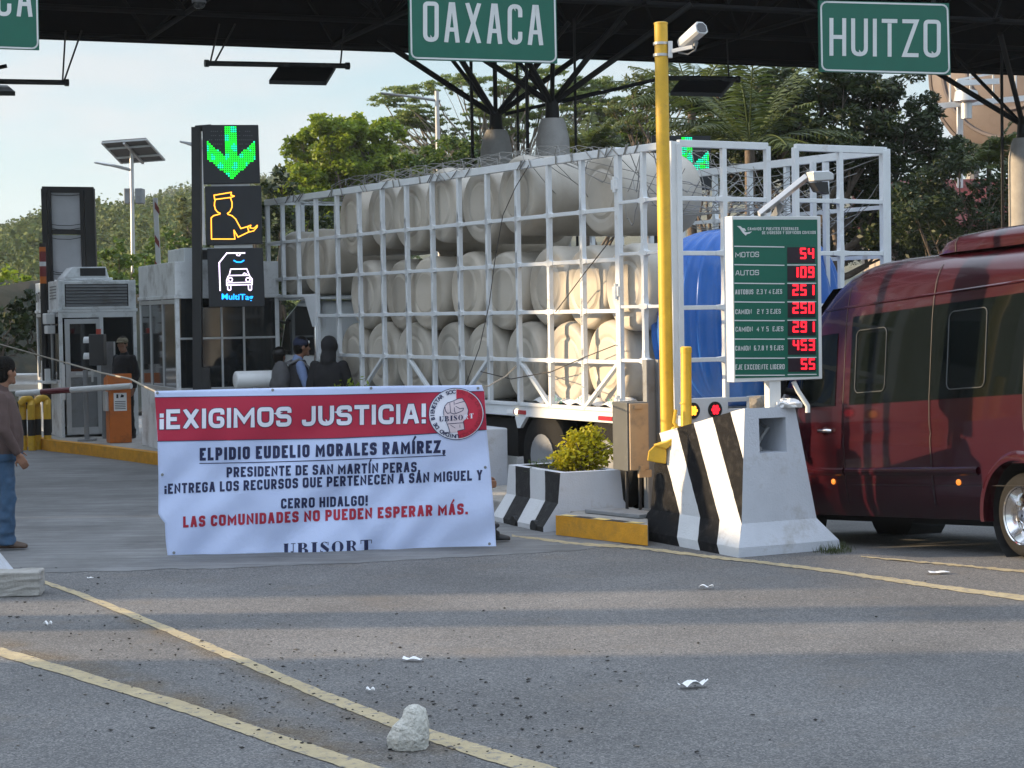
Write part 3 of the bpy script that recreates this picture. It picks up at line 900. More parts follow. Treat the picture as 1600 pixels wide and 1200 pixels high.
# back frame of another lane sign beyond the left booth
t = thing('lane_signal', 'black frame holding two blank grey panels above the booth marked 074', 'lane signal', (at(100, 400, 33).x, 33, .15), 0, 'lane signal masts')
Y = 33
mb = MB()
for x, w_ in ((69, .09), (77, .05), (128, .07), (140, .16)):
    mb.beam(at(x, 295, Y), V((at(x, 295, Y).x + .03, at(x, 295, Y).y, .2)), w_, .1, up=(0, 1, 0))
mb.beam(at(66, 296, Y), at(146, 297, Y), .07, .1); mb.beam(at(66, 362, Y), at(130, 363, Y), .05, .08)
mb.build('frame', m_blackmetal, t, world=True)
m_lit = M('pale_panel', (.42, .43, .45), .5, var=.12, vs=1.2)
for y0, y1 in ((301, 360), (367, 437)):
    mb = MB(); mb.prism([at(79, y0, Y), at(126, y0 + .5, Y), at(126.5, y1, Y), at(80, y1, Y)], V((0, .08, 0))); mb.build('blank_panel', m_lit, t, world=True)
mb = MB()
for y, s_ in ((304, 1.5), (350, 2), (356, 2.5), (371, 2.5), (423, 3), (427, 2)):
    pline(mb, [(78, y), (90, y + s_), (110, y + s_ * 1.2), (127, y)], 1.0, lambda a, b: at(a, b, Y - .03))
mb.build('cable', m_black, t, world=True)
# striped safety post at its side
p = at(67.5, 440, 32.6)
t = thing('striped_post', 'post banded orange, dark red and white beside the blank panels', 'post', (p.x, p.y, 0), 0)
mb = MB()
for k, (ya, yb) in enumerate(((380, 386), (386, 393), (393, 402), (402, 409), (409, 416), (416, 432), (432, 443))):
    mb.cur = (0, 1, 2, 2, 3, 2, 1)[k]
    a, b = at(67.3, ya, 32.6), at(67.5, yb, 32.6)
    mb.tube((p.x, p.y, b.z), (p.x, p.y, a.z), .055, n=12)
mb.cur = 0; mb.tube((p.x, p.y, .1), (p.x, p.y, at(67, 443, 32.6).z), .055)
mb.build('banded_tube', [m_black, m_orange, M('band_dark_red', (.18, .02, .02), .5), m_white], t, smooth=40, world=True)
# ------------------------------------------------------------------ toll island and booths
KZ = .17
isl = [(-10.5, 37), (-7.42, 31.25), (-6.55, 30.1), (-5.06, 27.85), (-4.3, 26.7), (-3.6, 26.0), (-3.0, 26.2), (-2.9, 27.2), (-4.5, 31.5), (-7.6, 38.5)]
t = thing('toll_island', 'raised kerb island under the booths with a yellow painted kerb', 'kerb', (-5, 29, 0))
mb = MB(); mb.prism([V((x, y, .002)) for x, y in isl], (0, 0, KZ)); mb.build('island_top', m_conc, t, world=True)
mb = MB()
for (xa, ya), (xb, yb) in zip(isl, isl[1:] + isl[:1]):
    L = math.hypot(xb - xa, yb - ya); nx, ny = -(yb - ya) / L * .004, (xb - xa) / L * .004
    s_ = -1
    a, b = V((xa + nx * s_, ya + ny * s_, .004)), V((xb + nx * s_, yb + ny * s_, .004))
    c_ = V(((xa + xb) / 2, (ya + yb) / 2, 0)) - V((-5.6, 31, 0))
    if (V((nx * s_, ny * s_, 0))).dot(c_) < 0:
        a, b = V((xa - nx * s_, ya - ny * s_, .004)), V((xb - nx * s_, yb - ny * s_, .004))
    mb.poly([a, b, b + V((0, 0, KZ)), a + V((0, 0, KZ))])
mb.build('kerb_face', m_kerb, t, world=True, recalc=False)
rim = MB()
for (xa, ya), (xb, yb) in zip(isl[:6], isl[1:7]):
    d = V((xb - xa, yb - ya, 0)).normalized(); n_ = V((-d.y, d.x, 0))
    if n_.dot(V((-5.6, 31, 0)) - V((xa, ya, 0))) < 0: n_ = -n_
    a, b = V((xa, ya, KZ + .006)), V((xb, yb, KZ + .006))
    rim.poly([a, b, b + n_ * .15, a + n_ * .15])
rim.build('kerb_rim', m_kerb, t, world=True, recalc=False)

def booth(name, label, o, w_, d_, h_, kind):
    t = thing(name, label, 'toll booth', o, CA, 'metal toll booths on the island')
    A = h_ - .47       # bottom of the parapet
    mb = MB()
    e = .03
    mb.span((0, 0, A), (w_, d_, h_))                               # parapet box
    mb.span((-.02, -.02, A - .05), (w_ + .02, d_ + .02, A - .002))
    mb.span((.0, 0, 0), (.06, .06, A)); mb.span((w_ - .06, 0, 0), (w_, .06, A)); mb.span((0, d_ - .06, 0), (.06, d_, A)); mb.span((w_ - .06, d_ - .06, 0), (w_, d_, A))
    zb = .92
    mb.span((.005, .06, 0), (.05, d_ - .06, zb)); mb.span((w_ - .05, .06, 0), (w_ - .005, d_ - .06, zb)); mb.span((.06, d_ - .05, 0), (w_ - .06, d_ - .005, zb))
    if kind == 2: mb.span((.06, .005, 0), (w_ - .06, .05, zb))
    mb.build('wall', m_booth, t, bevel=.006)
    mb = MB()                                                     # window glass, three sides
    mb.span((.02, .06, zb), (.035, d_ - .06, A - .05)); mb.span((w_ - .035, .06, zb), (w_ - .02, d_ - .06, A - .05)); mb.span((.06, d_ - .035, zb), (w_ - .06, d_ - .02, A - .05))
    if kind == 2: mb.span((.06, .02, zb), (w_ - .06, .035, A - .05))
    mb.build('window', m_glass, t)
    mb = MB()
    for y in (.36 * d_, .70 * d_):
        mb.span((.0, y - .02, zb), (.04, y + .02, A - .05))
    mb.span((-.005, .06, zb - .03), (.05, d_ - .06, zb + .02)); mb.span((-.005, .06, A - .12), (.05, d_ - .06, A - .06))
    if kind == 2:
        for x in (.34, .66, .98): mb.span((x - .015, -.004, zb), (x + .015, .04, A - .05))
        mb.span((.06, -.005, zb - .03), (w_ - .06, .05, zb + .02)); mb.span((.06, -.004, 1.62), (w_ - .06, .04, 1.65))
    mb.build('window_frame', m_alu, t, bevel=.004)
    mb = MB(); mb.span((.08, .06, .02), (w_ - .08, d_ - .08, .05)); mb.span((.1, .5, .7), (.5, d_ - .2, .75)); mb.build('counter', m_grey, t)
    return t, A, zb
b1, A1, zb1 = booth('toll_booth', 'grey toll booth with a glazed door and louvred head, marked 074', (-7.39, 32, KZ), 1.27, 2.45, 2.57, 1)
w_ = 1.27
mb = MB(); mb.span((.10, -.02, 2.14), (w_ - .13, -.002, 2.52)); mb.build('louvre_back', m_black, b1)
mb = MB()
for i in range(7):
    z = 2.17 + i * .052; mb.box((w_ / 2 - .015, -.03, z), (w_ - .27, .006, .05), rx=R(-35))
mb.build('louvre', m_grey, b1)
mb = MB()
for a, b in (((.06, -.04, 2.12), (.10, 0, 2.55)), ((w_ - .13, -.04, 2.12), (w_ - .09, 0, 2.55)), ((.06, -.041, 2.51), (w_ - .09, -.001, 2.55)), ((.06, -.041, 2.10), (w_ - .09, -.001, 2.14))): mb.span(a, b)
mb.build('louvre_frame', m_booth, b1)
mb = MB(); mb.span((.06, .0, 1.96), (w_ - .06, .05, 2.10)); mb.span((.66, .0, 0), (.72, .05, 1.96)); mb.build('front_frame', m_booth, b1)
mb = MB()
for a, b in (((.09, -.02, .04), (.17, .03, 1.94)), ((.60, -.02, .04), (.66, .03, 1.94)), ((.17, -.02, .04), (.60, .03, .16)), ((.17, -.02, .98), (.60, .03, 1.08)), ((.17, -.02, 1.86), (.60, .03, 1.94))): mb.span(a, b)
dr = mb.build('door', m_alu, b1, bevel=.004)
mb = MB(); mb.span((.17, .0, 1.08), (.60, .01, 1.86)); mb.build('door_glass', m_glass, dr)
mb = MB(); mb.span((.17, .0, .16), (.60, .012, .98)); mb.build('door_panel', m_grey, dr)
mb = MB(); mb.span((.50, -.06, .9), (.53, -.02, 1.1)); mb.span((.25, -.03, 1.02), (.55, -.022, 1.06)); mb.build('door_handle', m_white, dr)
mb = MB(); mb.span((.72, .0, .95), (w_ - .06, .015, 1.96)); mb.build('front_window', m_glass, b1)
mb = MB(); mb.span((.72, -.004, .0), (w_ - .06, .03, .95)); mb.build('front_panel', m_booth, b1)
mb = MB(); mb.span((.15, .3, 2.58), (.95, 1.3, 2.62)); mb.prism([(.15, .35, 2.62), (.9, .35, 2.62), (.85, .35, 2.80), (.3, .35, 2.80)], (0, .85, 0)); mb.build('roof_unit', m_booth, b1, bevel=.01)
mb = MB(); mb.span((.42, .335, 2.65), (.84, .345, 2.78)); mb.build('roof_grille', m_black, b1)
# 074 and small print on the left face
lp0 = MATS[b1.name] @ V((0, 0, 0)); ln = MATS[b1.name].to_3x3() @ V((-1, 0, 0))
Sf = lambda x, y: onpl(x, y, lp0 + ln * .006, ln)
mb = MB(); lay(mb, '074', 56, 65, 473, 471, 15, Sf, .01)
mb.build('booth_number', m_black, b1, world=True)
mb = MB()
for k in range(5): pline(mb, [(78, 449 + k * 4.6), (87, 447.5 + k * 4.6)], 2.2, Sf)
mb.build('small_print', m_grey, b1, world=True)
mb = MB(); mb.span((-.16, .3, 1.86), (-.01, .8, 2.04)); mb.span((-.14, .3, 1.70), (-.01, .75, 1.84)); mb.build('air_conditioner', m_white, b1, bevel=.015)
mb = MB(); mb.span((-.20, .3, .88), (-.01, 1.2, .92)); mb.span((-.16, .5, .92), (-.08, .6, 1.12)); mb.span((-.16, .8, .92), (-.06, .95, 1.25)); mb.build('pay_shelf', m_white, b1)
mb = MB(); mb.span((.02, -.03, .62), (.075, -.022, 1.2)); mb.build('notice', m_paper, b1)

b2, A2, zb2 = booth('toll_booth', 'larger grey booth with a dark window band behind the lane signal mast', (-4.71, 27.5, KZ), 1.5, 2.55, 2.72, 2)
mb = MB(); mb.span((.25, .5, 2.73), (1.4, 1.6, 2.93)); mb.build('roof_unit', m_booth, b2, bevel=.01)
mb = MB(); mb.span((.4, .488, 2.76), (1.3, .498, 2.90)); mb.build('roof_grille', m_black, b2)
mb = MB(); mb.span((.02, -.012, .30), (1.47, -.004, .33)); mb.build('trim_strip', m_alu, b2)

# orange barrier cabinet with its boom
p = at(187, 690, 30.5); p.z = KZ
t = thing('barrier_gate', 'orange barrier cabinet with a white boom banded dark red before booth 074', 'barrier', p, CA)
mb = MB(); mb.span((-.17, -.12, 0), (.17, .2, .92)); mb.build('cabinet', m_orange, t, bevel=.012)
mb = MB(); mb.prism([(-.19, -.14, .9), (-.19, .22, .9), (-.19, .22, 1.0), (-.19, -.10, 1.08)], (.38, 0, 0)); mb.build('cabinet_lid', m_orange, t, bevel=.01)
mb = MB(); mb.span((-.10, -.128, .50), (.10, -.122, .78)); sgn = mb.build('notice', m_paper, t)
mb = MB(); mb.span((-.06, -.135, .70), (-.03, -.13, .76)); mb.prism([(.0, -.134, .71), (.02, -.134, .76), (.06, -.134, .74), (.05, -.134, .71)], (0, .004, 0))
for k in range(5): mb.span((-.085, -.134, .53 + .028 * k), (.08, -.13, .54 + .028 * k))
mb.build('notice_print', m_black, sgn)
mb = MB(); a, b = at(205, 603, 30.15), at(26, 615, 30.9)
f1, f2 = .52, .78
for k, (u, v_) in enumerate(((0, f1), (f1, f2), (f2, 1))):
    mb.cur = 1 if k == 1 else 0; mb.tube(a + (b - a) * u, a + (b - a) * v_, .045)
mb.build('boom', [m_white, M('boom_dark_red', (.12, .015, .02), .5)], t, smooth=40, world=True)
mb = MB(); mb.span((-.22, -.05, .5), (-.17, .15, .8)); mb.build('side_plate', m_alu, t)

# yellow and black hoop guards
def hoop(pxa, pxb, yb, Y, label):
    a, b = at(pxa, yb, Y), at(pxb, yb, Y - .1)
    t = thing('hoop_guard', label, 'bollard', V(((a.x + b.x) / 2, Y, 0)), 0, 'yellow and black hoop guards')
    H = .84; r = .062
    pts = [V((a.x, a.y, 0.0))] + [V((a.x, a.y, z)) for z in (.24, .5, H - .12)]
    mid = (a + b) / 2
    for k in range(1, 6):
        an = PI - PI * k / 6
        pts.append(V((mid.x + (b.x - a.x) / 2 * math.cos(an) * -1 * -1, mid.y + (b.y - a.y) / 2 * -math.cos(PI - an) * -1, H - .12 + .12 * math.sin(an))))
    pts += [V((b.x, b.y, z)) for z in (H - .12, .5, .24, 0.0)]
    segs = [(0, 1, 0), (1, 2, 1), (2, len(pts) - 3, 0), (len(pts) - 3, len(pts) - 2, 1), (len(pts) - 2, len(pts) - 1, 0)]
    mb = MB()
    for i, j, m in segs:
        mb.cur = m; mb.path(pts[i:j + 1], r, n=12)
    mb.build('bent_tube', [m_yellow, m_black], t, smooth=45, world=True)
hoop(37, 50, 700, 31.6, 'yellow and black hoop guard nearest the man, partly behind him')
hoop(59.5, 75, 700, 31.7, 'yellow and black hoop guard against the corner of booth 074')

# lane traffic light
p = at(139, 690, 31.0)
t = thing('traffic_light', 'dark traffic light with white visors before the glazed booth door', 'traffic light', (p.x, p.y, KZ))
mb = MB(); q = at(136, 690, 31.0); mb.tube((p.x - .03, p.y, KZ), (p.x - .03, p.y, 1.3), .04); mb.span((p.x - .15, p.y - .15, KZ), (p.x + .1, p.y + .12, KZ + .03)); mb.build('pole', m_grey, t, world=True)
a, b = at(142, 571, 31.0), at(164, 522, 31.0)
mb = MB(); mb.span((a.x, p.y - .12, a.z), (b.x, p.y + .1, b.z)); mb.build('signal_housing', M('signal_housing', (.035, .036, .038), .5), t, world=True, bevel=.01)
for y in (533, 558):
    c = at(138, y, 31.0); mb = MB()
    mb.grid(lambda u, v_: V((c.x + .05 - .11 * v_, p.y - .01 + .10 * math.cos(PI * u), c.z - .03 + .10 * math.sin(PI * u))), 10, 2)
    mb.build('visor', m_white, t, world=True, recalc=False)
mb = MB(); c = at(154, 517, 31.0); mb.tube((c.x, p.y, b.z - .005), (c.x, p.y, c.z + .03), .04); mb.build('beacon', M('beacon_red', (.5, .05, .03), .3), t, world=True)
# grey service pillar
p = at(172, 690, 31.6)
t = thing('service_pillar', 'narrow ribbed grey pillar between the booth door and the guard', 'pillar', (p.x, p.y, KZ))
mb = MB(); a = at(172, 534, 31.6)
mb.span((p.x - .11, p.y - .05, KZ), (p.x + .1, p.y + .1, a.z))
for dx in (-.09, -.02, .05): mb.span((p.x + dx, p.y - .065, KZ), (p.x + dx + .03, p.y - .05, a.z - .02))
mb.build('pillar_body', m_grey, t, world=True)
# raised boom
t = thing('raised_boom', 'tilted white boom with red chevrons raised behind the larger booth', 'barrier', (at(247, 420, 31.5).x, 31.5, 0))
mb = MB()
a, b = at(249, 420, 31.5), at(242.5, 309, 31.5)
mb.beam(V((a.x + .06, a.y, .2)), b, .075, .04, up=(0, 1, 0)); mb.build('boom', m_white, t, world=True)
mb = MB()
for y in (322, 374, 414): ppoly(mb, [(241.5, y - 8), (248.5, y + 3), (249.5, y + 14), (242, y + 4)], lambda x, yy: at(x, yy, 31.44))
mb.build('chevrons', M('chevron_red', (.22, .05, .04), .6), t, world=True)
# white guard rail further back
t = thing('guard_rail', 'white guard rail on posts behind the man in the brown sweater', 'guard rail', (at(30, 600, 35).x, 35, 0))
mb = MB()
A_, B_ = at(-60, 598, 35), at(66, 597, 35)
mb.grid(lambda u, v_: A_ + (B_ - A_) * u + V((0, -.03 * math.sin(v_ * 4 * PI), (.5 - v_) * .32)), 2, 16)
mb.build('rail', m_white, t, world=True, smooth=60, recalc=False)
mb = MB()
for x in (-30, 33, 62): q = at(x, 600, 35.1); mb.span((q.x - .05, q.y, 0), (q.x + .05, q.y + .1, q.z + .1))
mb.build('post', m_white, t, world=True)
# white tube on a stand beside the larger booth
p = at(398, 593, 26.2)
t = thing('barrel_tube', 'short white tube lying level on a stand behind the banner', 'tube', (p.x, p.y, 0))
a, b = at(367, 594, 26.2), at(446, 592, 26.5)
mb = MB(); d = (b - a).normalized(); mb.path([a, a + d * .01, a + d * .02, b - d * .02, b], [.10, .115, .12, .12, .11], n=20); mb.build('tube_shell', m_white, t, world=True, smooth=40)
mb = MB(); mb.tube((p.x, p.y, 0), p - V((0, 0, .1)), .04); mb.build('stand', m_grey, t, world=True)
# ------------------------------------------------------------------ cargo truck (local x to its right, y forward; origin under its rear left corner)
TA = R(29.7)
TO = V((1.614, 19.35, 0))
trk = thing('cargo_truck', 'white stake-bed cargo truck with a tall steel cage loaded with beige drums', 'truck', TO, TA)
TM = MATS[trk.name]
W, BED, TOP = 2.72, 1.07, 3.74
ROWS = [1.57, 2.10, 2.63, 3.15]
m_cage = M('cage_white_paint', (.63, .655, .67), .4, var=.07, dirt=(.32, .25, .19), ds=3.5, dlo=.6, dhi=.82)
bays = [1.0 + .69 * k for k in range(12)]       # 1.0 ... 8.6
front = [9.2, 9.75, 10.3]
def gus(mb, c, ax, s=.095, th=.055, nrm=(1, 0, 0)):
    """diamond gusset plate with concave look at a crossing"""
    c = V(c); u = V(ax); z = V((0, 0, 1)); n = V(nrm) * th
    pts = [c + u * s + z * .02, c + u * .03 + z * .03, c + z * s * 1.55 + u * .02, c + z * s * 1.55 - u * .02, c - u * .03 + z * .03, c - u * s + z * .02,
           c - u * s - z * .02, c - u * .03 - z * .03, c - z * s * 1.55 - u * .02, c - z * s * 1.55 + u * .02, c + u * .03 - z * .03, c + u * s - z * .02]
    mb.prism([p - n / 2 for p in pts], n)
T_ = .055
def wall_panel(x, ys, zlo, nrm, diag=()):
    mb = MB()
    for y in ys:
        mb.beam((x, y, zlo), (x, y, TOP), T_, T_ * .9, up=(0, 1, 0))
    for z in [zlo] + [r for r in ROWS if r > zlo + .1]:
        mb.beam((x, ys[0], z), (x, ys[-1], z), T_ * .7, T_ * .75)
    mb.beam((x, ys[0] - .03, TOP), (x, ys[-1] + .03, TOP), T_ * 1.3, T_ * 1.5)
    for y in ys[1:-1]:
        for z in [r for r in ROWS if r > zlo + .1]: gus(mb, (x, y, z), (0, 1, 0))
    for (ya, za, yb, zb) in diag: mb.beam((x, ya, za), (x, yb, zb), .05, .04)
    return mb
dg = [(1.69, BED, 1.0, 1.57), (2.41, BED, 3.07, 1.57), (7.27, BED, 6.55, 1.57), (5.14, BED, 5.86, 1.57), (4.48, BED, 3.78, 1.57), (7.95, BED, 8.6, 1.57)]
wall_panel(0, bays, BED, (1, 0, 0), dg).build('side_cage', m_cage, trk, bevel=.004)
wall_panel(W, [.05] + bays, BED, (1, 0, 0)).build('side_cage', m_cage, trk)
for x in (0, W):
    mb = MB(); ys = [8.6] + front; zl = 2.38
    for y in ys[1:]: mb.beam((x, y, zl), (x, y, TOP), T_, T_ * .9, up=(0, 1, 0))
    for z in (zl, 2.63, 3.15): mb.beam((x, 8.6, z), (x, 10.3, z), T_ * .7, T_ * .75)
    mb.beam((x, 8.6, TOP), (x, 10.33, TOP), T_ * 1.3, T_ * 1.5)
    for y in ys[1:-1]: gus(mb, (x, y, 3.15), (0, 1, 0), .05); gus(mb, (x, y, 2.63), (0, 1, 0), .05)
    mb.prism([(x - .03, 8.6, 2.38), (x - .03, 9.0, 2.38), (x - .03, 8.72, 1.95), (x - .03, 8.6, 1.95)], (.06, 0, 0))
    mb.build('front_cage', m_cage, trk, bevel=.004)
mb = MB()
for k in range(6): mb.beam((W * k / 5, 10.3, 2.38), (W * k / 5, 10.3, TOP), T_, up=(0, 1, 0))
for z in (2.38, 2.63, 3.15, TOP): mb.beam((0, 10.3, z), (W, 10.3, z), T_)
mb.build('headboard', m_cage, trk)
mb = MB(); mb.span((.03, 8.6, 2.33), (W - .03, 10.3, 2.36)); mb.build('overcab_floor', m_cage, trk)
# hinged rear section of the left side
mb = MB()
for y in (.95, .50, .04): mb.beam((-.012, y, 1.15), (-.012, y, TOP - .01), T_ * .95, T_ * .85, up=(0, 1, 0))
for z in (1.16, ROWS[0] + .02, ROWS[1] + .04, ROWS[2] + .05, ROWS[3] + .06): mb.beam((-.012, .95, z), (-.012, .04, z), T_ * .6)
mb.beam((-.012, .98, TOP - .01), (-.012, .0, TOP - .01), T_ * 1.1, T_ * 1.3)
for z in (ROWS[0] + .02, ROWS[1] + .04, ROWS[2] + .05, ROWS[3] + .06): gus(mb, (-.012, .50, z), (0, 1, 0), .075, .06)
hp = mb.build('hinged_panel', m_cage, trk, bevel=.004)
for z in (1.15, 2.3, 3.4):
    mb = MB(); mb.tube((-.05, .98, z - .08), (-.05, .98, z + .08), .022); mb.span((-.055, .93, z - .05), (-.03, 1.04, z + .05)); mb.build('hinge', m_cage, hp)
# rear gates
def leaf(x0, x1, y, zlo, name='rear_gate', bars=1):
    mb = MB(); xs_ = [x0, x1]
    for x in xs_: mb.beam((x, y, zlo), (x, y, TOP), T_, T_ * 1.1, up=(0, 1, 0))
    mids = [x0 + (x1 - x0) * (k + 1) / (bars + 1) for k in range(bars)]
    for x in mids: mb.beam((x, y, zlo), (x, y, TOP), T_, T_ * .9, up=(0, 1, 0))
    mb.beam((x0, y, TOP), (x1, y, TOP), T_, T_ * 1.3)
    for z in (zlo, 1.60, 2.12, 2.66, 3.2): mb.beam((x0, y, z), (x1, y, z), T_ * .75, T_ * .8)
    for x in mids[:1]:
        for z in (1.60, 2.12, 2.66, 3.2): gus(mb, (x, y, z), (1, 0, 0), .12, .06, (0, 1, 0))
    return mb.build(name, m_cage, trk, bevel=.004)
leaf(.05, 1.14, -.03, BED + .12)
leaf(1.50, 2.66, -.03, BED + .12)
mb = MB(); mb.beam((.0, -.0, BED), (.0, .0, TOP + .02), .07, .07, up=(0, 1, 0)); mb.beam((W, 0, BED), (W, 0, TOP + .02), .07, .07, up=(0, 1, 0))
for x in (1.95, 2.12): mb.beam((x, .25, BED), (x, .25, TOP - .12), .05, .05, up=(0, 1, 0))
mb.build('rear_post', m_cage, trk, split=True)
# bed, chassis
mb = MB(); mb.span((.0, .02, .93), (W, 8.62, BED - .02)); mb.build('bed', m_cage, trk, bevel=.006)
mb = MB(); mb.prism([(-.03, 6.0 + .0, .93), (-.03, 6.25, .93), (-.03, 6.2, .80), (-.03, 6.14, .80)], (.04, 0, 0)); mb.prism([(-.03, 2.9, .93), (-.03, 3.15, .93), (-.03, 3.1, .80), (-.03, 3.04, .80)], (.04, 0, 0)); mb.build('rope_hook', m_cage, trk, split=True)
m_refl = M('reflector_red', (.35, .02, .03), .3)
for y in (1.15, 2.95, 4.7, 6.5):
    mb = MB(); mb.cur = 0; mb.span((-.012, y, .955), (.002, y + .26, 1.0)); mb.cur = 1; mb.span((-.012, y + .28, .955), (.002, y + .42, 1.0)); mb.build('side_reflector', [m_refl, m_paper], trk)
for y in (2.1, 4.0, 5.9):
    mb = MB(); mb.ell((-.012, y + 1.05, .98), (.015, .03, .03)); mb.build('marker_lamp', M('marker_glow', (.9, .8, .5), .4, emit=(1, .85, .5), es=1.2), trk)
m_under = M('underbody', (.02, .02, .021), .8, var=.4)
mb = MB()
for x in (.75, W - .9): mb.span((x, .3, .68), (x + .12, 10.2, .93))
for y in (.35, 1.2, 2.4, 3.6, 4.8, 6, 7.2, 8.4): mb.span((.2, y, .80), (W - .2, y + .08, .93))
mb.span((.15, 3.4, .45), (.6, 5.2, .88)); mb.span((.25, 5.6, .42), (.75, 6.9, .85)); mb.span((W - .6, 3.4, .45), (W - .15, 5.2, .88)); mb.span((.3, .2, .55), (W - .3, .26, .7))
mb.build('chassis', m_under, trk)
mb = MB(); mb.span((.08, .36, .45), (W - .08, .38, .93)); mb.build('mud_flap', m_black, trk)
def twheel(x, y, side):
    mb = MB(); s_ = side
    mb.lathe([(.24, -.13), (.40, -.14), (.48, -.11), (.50, -.06), (.50, .06), (.48, .11), (.40, .14), (.24, .13)], (x, y, .5), 'x', 28)
    o = mb.build('wheel', m_tyre, trk, smooth=40)
    mb = MB(); mb.lathe([(.25, -.02), (.24, .0), (.1, .02), (.09, .10), (.02, .10)], (x - .13 * s_, y, .5), 'x', 20); mb.build('rim', m_grey, o, smooth=40)
for y in (1.35, 2.65):
    for x, s_ in ((.17, 1), (.47, 1), (W - .17, -1), (W - .47, -1)): twheel(x, y, s_)
for x, s_ in ((.22, 1), (W - .22, -1)): twheel(x, 9.3, s_)
mb = MB()
for y in (1.35, 2.65): mb.tube((.2, y, .5), (W - .2, y, .5), .09)
mb.build('axle', m_under, trk)
# rear end: lamp board, bumper, plate
mb = MB(); mb.span((.02, -.06, .95), (.60, -.01, 1.22)); mb.span((.86, -.05, .95), (1.9, -.01, 1.22)); mb.span((2.12, -.06, .95), (W - .02, -.01, 1.22)); mb.span((.6, -.04, .93), (2.12, .0, 1.10)); mb.build('lamp_board', m_cage, trk, bevel=.006)
mb = MB(); mb.span((.03, -.11, .86), (W - .03, -.05, .93)); mb.build('rear_bumper', M('bumper_red', (.30, .03, .04), .5), trk, bevel=.006)
m_amb = M('amber_lamp', (1, .45, .03), .3, emit=(1, .36, .03), es=.6)
for x, m, nm in ((.16, m_amb, 'amber_lamp'), (.43, m_ledr, 'tail_lamp'), (W - .16, m_amb, 'amber_lamp'), (W - .43, m_ledr, 'tail_lamp')):
    mb = MB(); mb.cur = 1; mb.tube((x, -.075, 1.10), (x, -.06, 1.10), .068, n=24); mb.cur = 0
    for k in range(6):
        a = k * PI / 3; mb.tube((x + .034 * math.cos(a), -.082, 1.10 + .034 * math.sin(a)), (x + .034 * math.cos(a), -.075, 1.10 + .034 * math.sin(a)), .018, n=10)
    mb.tube((x, -.082, 1.10), (x, -.075, 1.10), .016, n=10)
    mb.cur = 2; mb.lathe([(.068, 0), (.08, 0), (.08, .02), (.068, .02)], (x, -.08, 1.10), 'y', 24)
    mb.build(nm, [m, M(nm + '_lens', (.35, .01, .015) if 'tail' in nm else (.6, .3, .02), .25), m_dark], trk)
mb = MB(); mb.span((.98, -.068, 1.01), (1.26, -.058, 1.17)); pl_ = mb.build('licence_plate', m_paper, trk)
mb = MB()
vs, fs = textmesh('23-1', .02)
mb.add([(1.0 + x * .115, -.071, 1.055 + y * .115) for x, y in vs], fs); mb.build('plate_lettering', m_black, pl_)
# cab, mostly hidden behind the two men
mb = MB()
prof = [(8.72, .75), (8.72, 2.3), (9.6, 2.32), (10.1, 2.1), (10.35, 1.55), (10.95, 1.42), (11.1, 1.25), (11.15, .7), (8.72, .6)]
mb.prism([(.14, y, z) for y, z in prof], (W - .28, 0, 0)); mb.build('cab', m_cage, trk, bevel=.08, seg=3)
mb = MB(); mb.prism([(.125, 8.95, 1.55), (.125, 8.95, 2.22), (.125, 9.6, 2.24), (.125, 10.0, 2.05), (.125, 10.2, 1.55)], (.02, 0, 0)); mb.prism([(W - .145, 8.95, 1.55), (W - .145, 8.95, 2.22), (W - .145, 9.6, 2.24), (W - .145, 10.0, 2.05), (W - .145, 10.2, 1.55)], (.02, 0, 0)); mb.build('cab_window', m_glass, trk, split=True)
mb = MB(); mb.path([(.1, 8.95, 1.2), (.1, 8.88, 1.6), (.1, 8.88, 2.1), (.1, 9.05, 2.32), (.1, 9.5, 2.36)], .035); mb.build('grab_rail', m_chrome, trk, smooth=50)
mb = MB(); mb.span((-.32, 10.1, 1.62), (-.12, 10.2, 2.05)); mb.path([(.15, 10.0, 2.0), (-.2, 10.15, 2.1), (-.2, 10.15, 2.0)], .02); mb.path([(.15, 10.0, 1.6), (-.2, 10.15, 1.55), (-.2, 10.15, 1.65)], .02); mb.build('door_mirror', m_black, trk, bevel=.03)
# red flag hanging at the front corner
p = TM @ V((-.05, 10.32, 2.2))
t = thing('red_flag', 'small red cloth flag hanging from the front corner of the truck cage', 'flag', p)
mb = MB(); mb.grid(lambda u, v_: p + V((-.02 + .14 * u - .03 * v_ , .03 * math.sin(6 * u), .16 - .42 * v_ * (1 - .3 * u))), 8, 8); mb.build('cloth', M('flag_red', (.55, .02, .03), .8), t, world=True, recalc=False)

# ------------------------------------------------------------------ drums
def drum_mat(name, c):
    m = M(name, c, .48, var=.06, vs=1.6, dirt=(.36, .31, .24), ds=1.1, dlo=.50, dhi=.85, spec=.4)
    n = m.node_tree.nodes; l = m.node_tree.links; b = n['Principled BSDF']
    src = b.inputs['Base Color'].links[0].from_socket
    oi = n.new('ShaderNodeObjectInfo'); mr = n.new('ShaderNodeMapRange'); mr.inputs['To Min'].default_value = .80; mr.inputs['To Max'].default_value = 1.08
    l.new(oi.outputs['Random'], mr.inputs['Value'])
    mx = n.new('ShaderNodeMix'); mx.data_type = 'RGBA'; mx.blend_type = 'MULTIPLY'; mx.inputs['Factor'].default_value = 1
    l.new(src, mx.inputs[6]); l.new(mr.outputs['Result'], mx.inputs[7]); l.new(mx.outputs[2], b.inputs['Base Color'])
    return m
m_drums = [drum_mat('beige_plastic_%s' % a, c) for a, c in (('warm', (.505, .455, .38)), ('cool', (.475, .435, .37)), ('pale', (.53, .485, .415)))]
